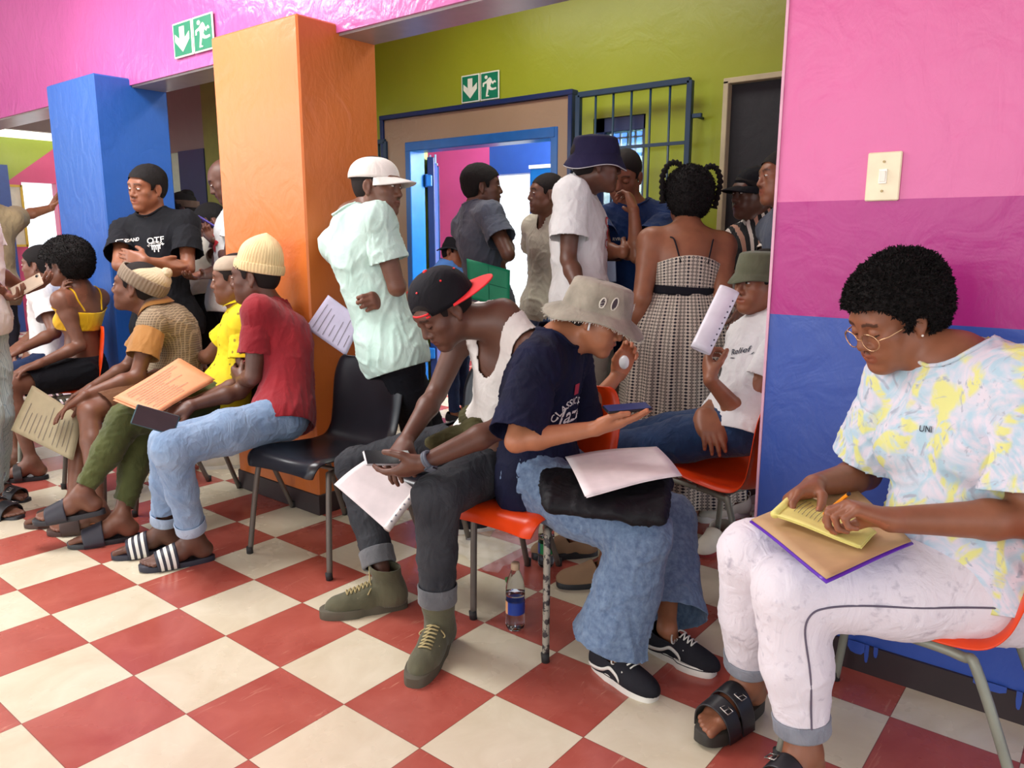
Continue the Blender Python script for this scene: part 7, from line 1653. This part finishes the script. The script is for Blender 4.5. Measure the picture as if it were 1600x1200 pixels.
# ------------------------------------------------------------------ on the floor
def bottle(px, py, label, cap_, lab, lab2, water=.55, h=.235):
    q = fl(px, py); t = empty('water_bottle', tuple(q), label, 'bottle'); g = h / .235
    prof = [(.0005, .006), (.018, .002), (.027, .001), (.031, .008), (.0325, .02), (.031, .04), (.0322, .055), (.0322, .105), (.031, .112), (.0328, .125), (.032, .150), (.027, .178), (.018, .200), (.0125, .212), (.0125, .222)]
    m, N, L, p = newmat('clear_pet'); p.inputs['Transmission Weight'].default_value = 1; p.inputs['Roughness'].default_value = .03; p.inputs['IOR'].default_value = 1.12; p.inputs['Base Color'].default_value = (.93, .96, 1, 1)
    mb = MB(); mb.lathe([(r * g, z * g) for r, z in prof], q, 32); mb.obj('bottle_body', m, t, True)
    m, N, L, p = newmat('water'); p.inputs['Transmission Weight'].default_value = 1; p.inputs['Roughness'].default_value = .0; p.inputs['IOR'].default_value = 1.3; p.inputs['Base Color'].default_value = (.95, .98, 1, 1)
    wp = [(r * g * .95, z * g + .0015) for r, z in prof if z < water * .235]; wp.append((wp[-1][0], water * h)); wp.append((.0003, water * h)); mb = MB(); mb.lathe(wp, q, 32); mb.obj('water', m, t, True)
    mb = MB(); mb.lathe([(.0145 * g, .213 * g), (.0150 * g, .216 * g), (.0150 * g, .233 * g), (.013 * g, .236 * g), (.0003, .236 * g)], q, 24); mb.obj('bottle_cap', cap_, t, True)
    mb = MB(); n = 32
    for r0, r1, mi in ((.060, .104, 0),):
        mb.lathe([(.0329 * g, r0 * g), (.0329 * g, r1 * g)], q, n)
    mb.m = [1 if 18 <= (i % n) <= 22 else 0 for i in range(len(mb.f))]; mb.obj('paper_band', [lab, lab2], t, True)
    return t
bottle(805, 981, 'clear water bottle with a blue label, standing alone on a red tile', plain('beige_cap', (190, 160, 130), .5), plain('blue_label', (28, 60, 150), .4), plain('peach_label', (236, 170, 120), .4))
bottle(853, 884, 'clear water bottle with a green and blue label beside the chipped chair leg', plain('beige_cap', (190, 160, 130), .5), plain('green_label', (20, 130, 70), .4), plain('blue_label', (28, 60, 150), .4))
q_ = fl(791, 912); t = empty('leaf', tuple(q_), 'small green leaf on the tiles behind the blue-label bottle', 'leaf'); mb = MB(); mb.grid(lambda u, v: q_ + UP * (.004 + .010 * math.sin(3 * v)) + RH * (.012 * math.sin(math.pi * v) * (2 * u - 1)) + unit(FH + RH * .3) * .05 * v, 5, 9); o = mb.obj('blade', plain('leaf_green', (60, 120, 50), .6), t, True); solidify(o, .001)
cs = [fl(664, 812, .004), fl(718, 778, .006), fl(792, 786, .012), fl(766, 838, .004)]; sheet('cardboard_sheet', cs, plain('tan_cardboard', (176, 132, 84), .45), 'tan sheet of cardboard lying on the tiles behind the boots', 'cardboard', th=.003, flip=1 if np.cross(cs[1] - cs[0], cs[3] - cs[0])[2] > 0 else -1)
cs = [fl(690, 852, .003), fl(768, 822, .010), fl(836, 858, .008), fl(770, 900, .003)]
m_, N_, L_, pp = newmat('clear_film'); pp.inputs['Alpha'].default_value = .22; pp.inputs['Roughness'].default_value = .12; pp.inputs['Base Color'].default_value = (.9, .88, .9, 1)
c = [V3(*q) for q in cs]; t = empty('plastic_film', tuple(sum(c) / 4), 'crumpled clear plastic film on the tiles behind the bottles', 'plastic film'); mb = MB()
mb.grid(lambda u, v: (c[0] * (1 - u) + c[1] * u) * (1 - v) + (c[3] * (1 - u) + c[2] * u) * v + UP * (.008 + .008 * math.sin(23 * u + 5 * v) * math.sin(17 * v + 3 * u)), 40, 40); mb.obj('film', m_, t, True)
# lone shoe tips visible under the row
def lone_shoe(px, py, d, label, up, so, L=.27, lc=None):
    q = fl(px, py); t = empty('shoe', tuple(q), label, 'shoe'); P_ = Person(); P_.s = 1; P_.root = t; f = rfu(*d); P_.foot = {'L': (q + UP * .092 + f * .08, f, UP)}; sneaker(P_, 'L', up, so, lc, L=L); return t
lone_shoe(388, 728, (-1, -.2, 0), 'pale canvas shoe behind the orange column foot, seen under the row of chairs', plain('cream_canvas', (214, 206, 188), .8), WHT, lc=plain('white_laces', (232, 228, 218), .8))
lone_shoe(1134, 842, (-.6, -.8, 0), 'cream shoe with red trim on the tiles behind the white jeans', plain('cream_canvas', (214, 206, 188), .8), plain('red_sole', (150, 40, 40), .6), L=.25)
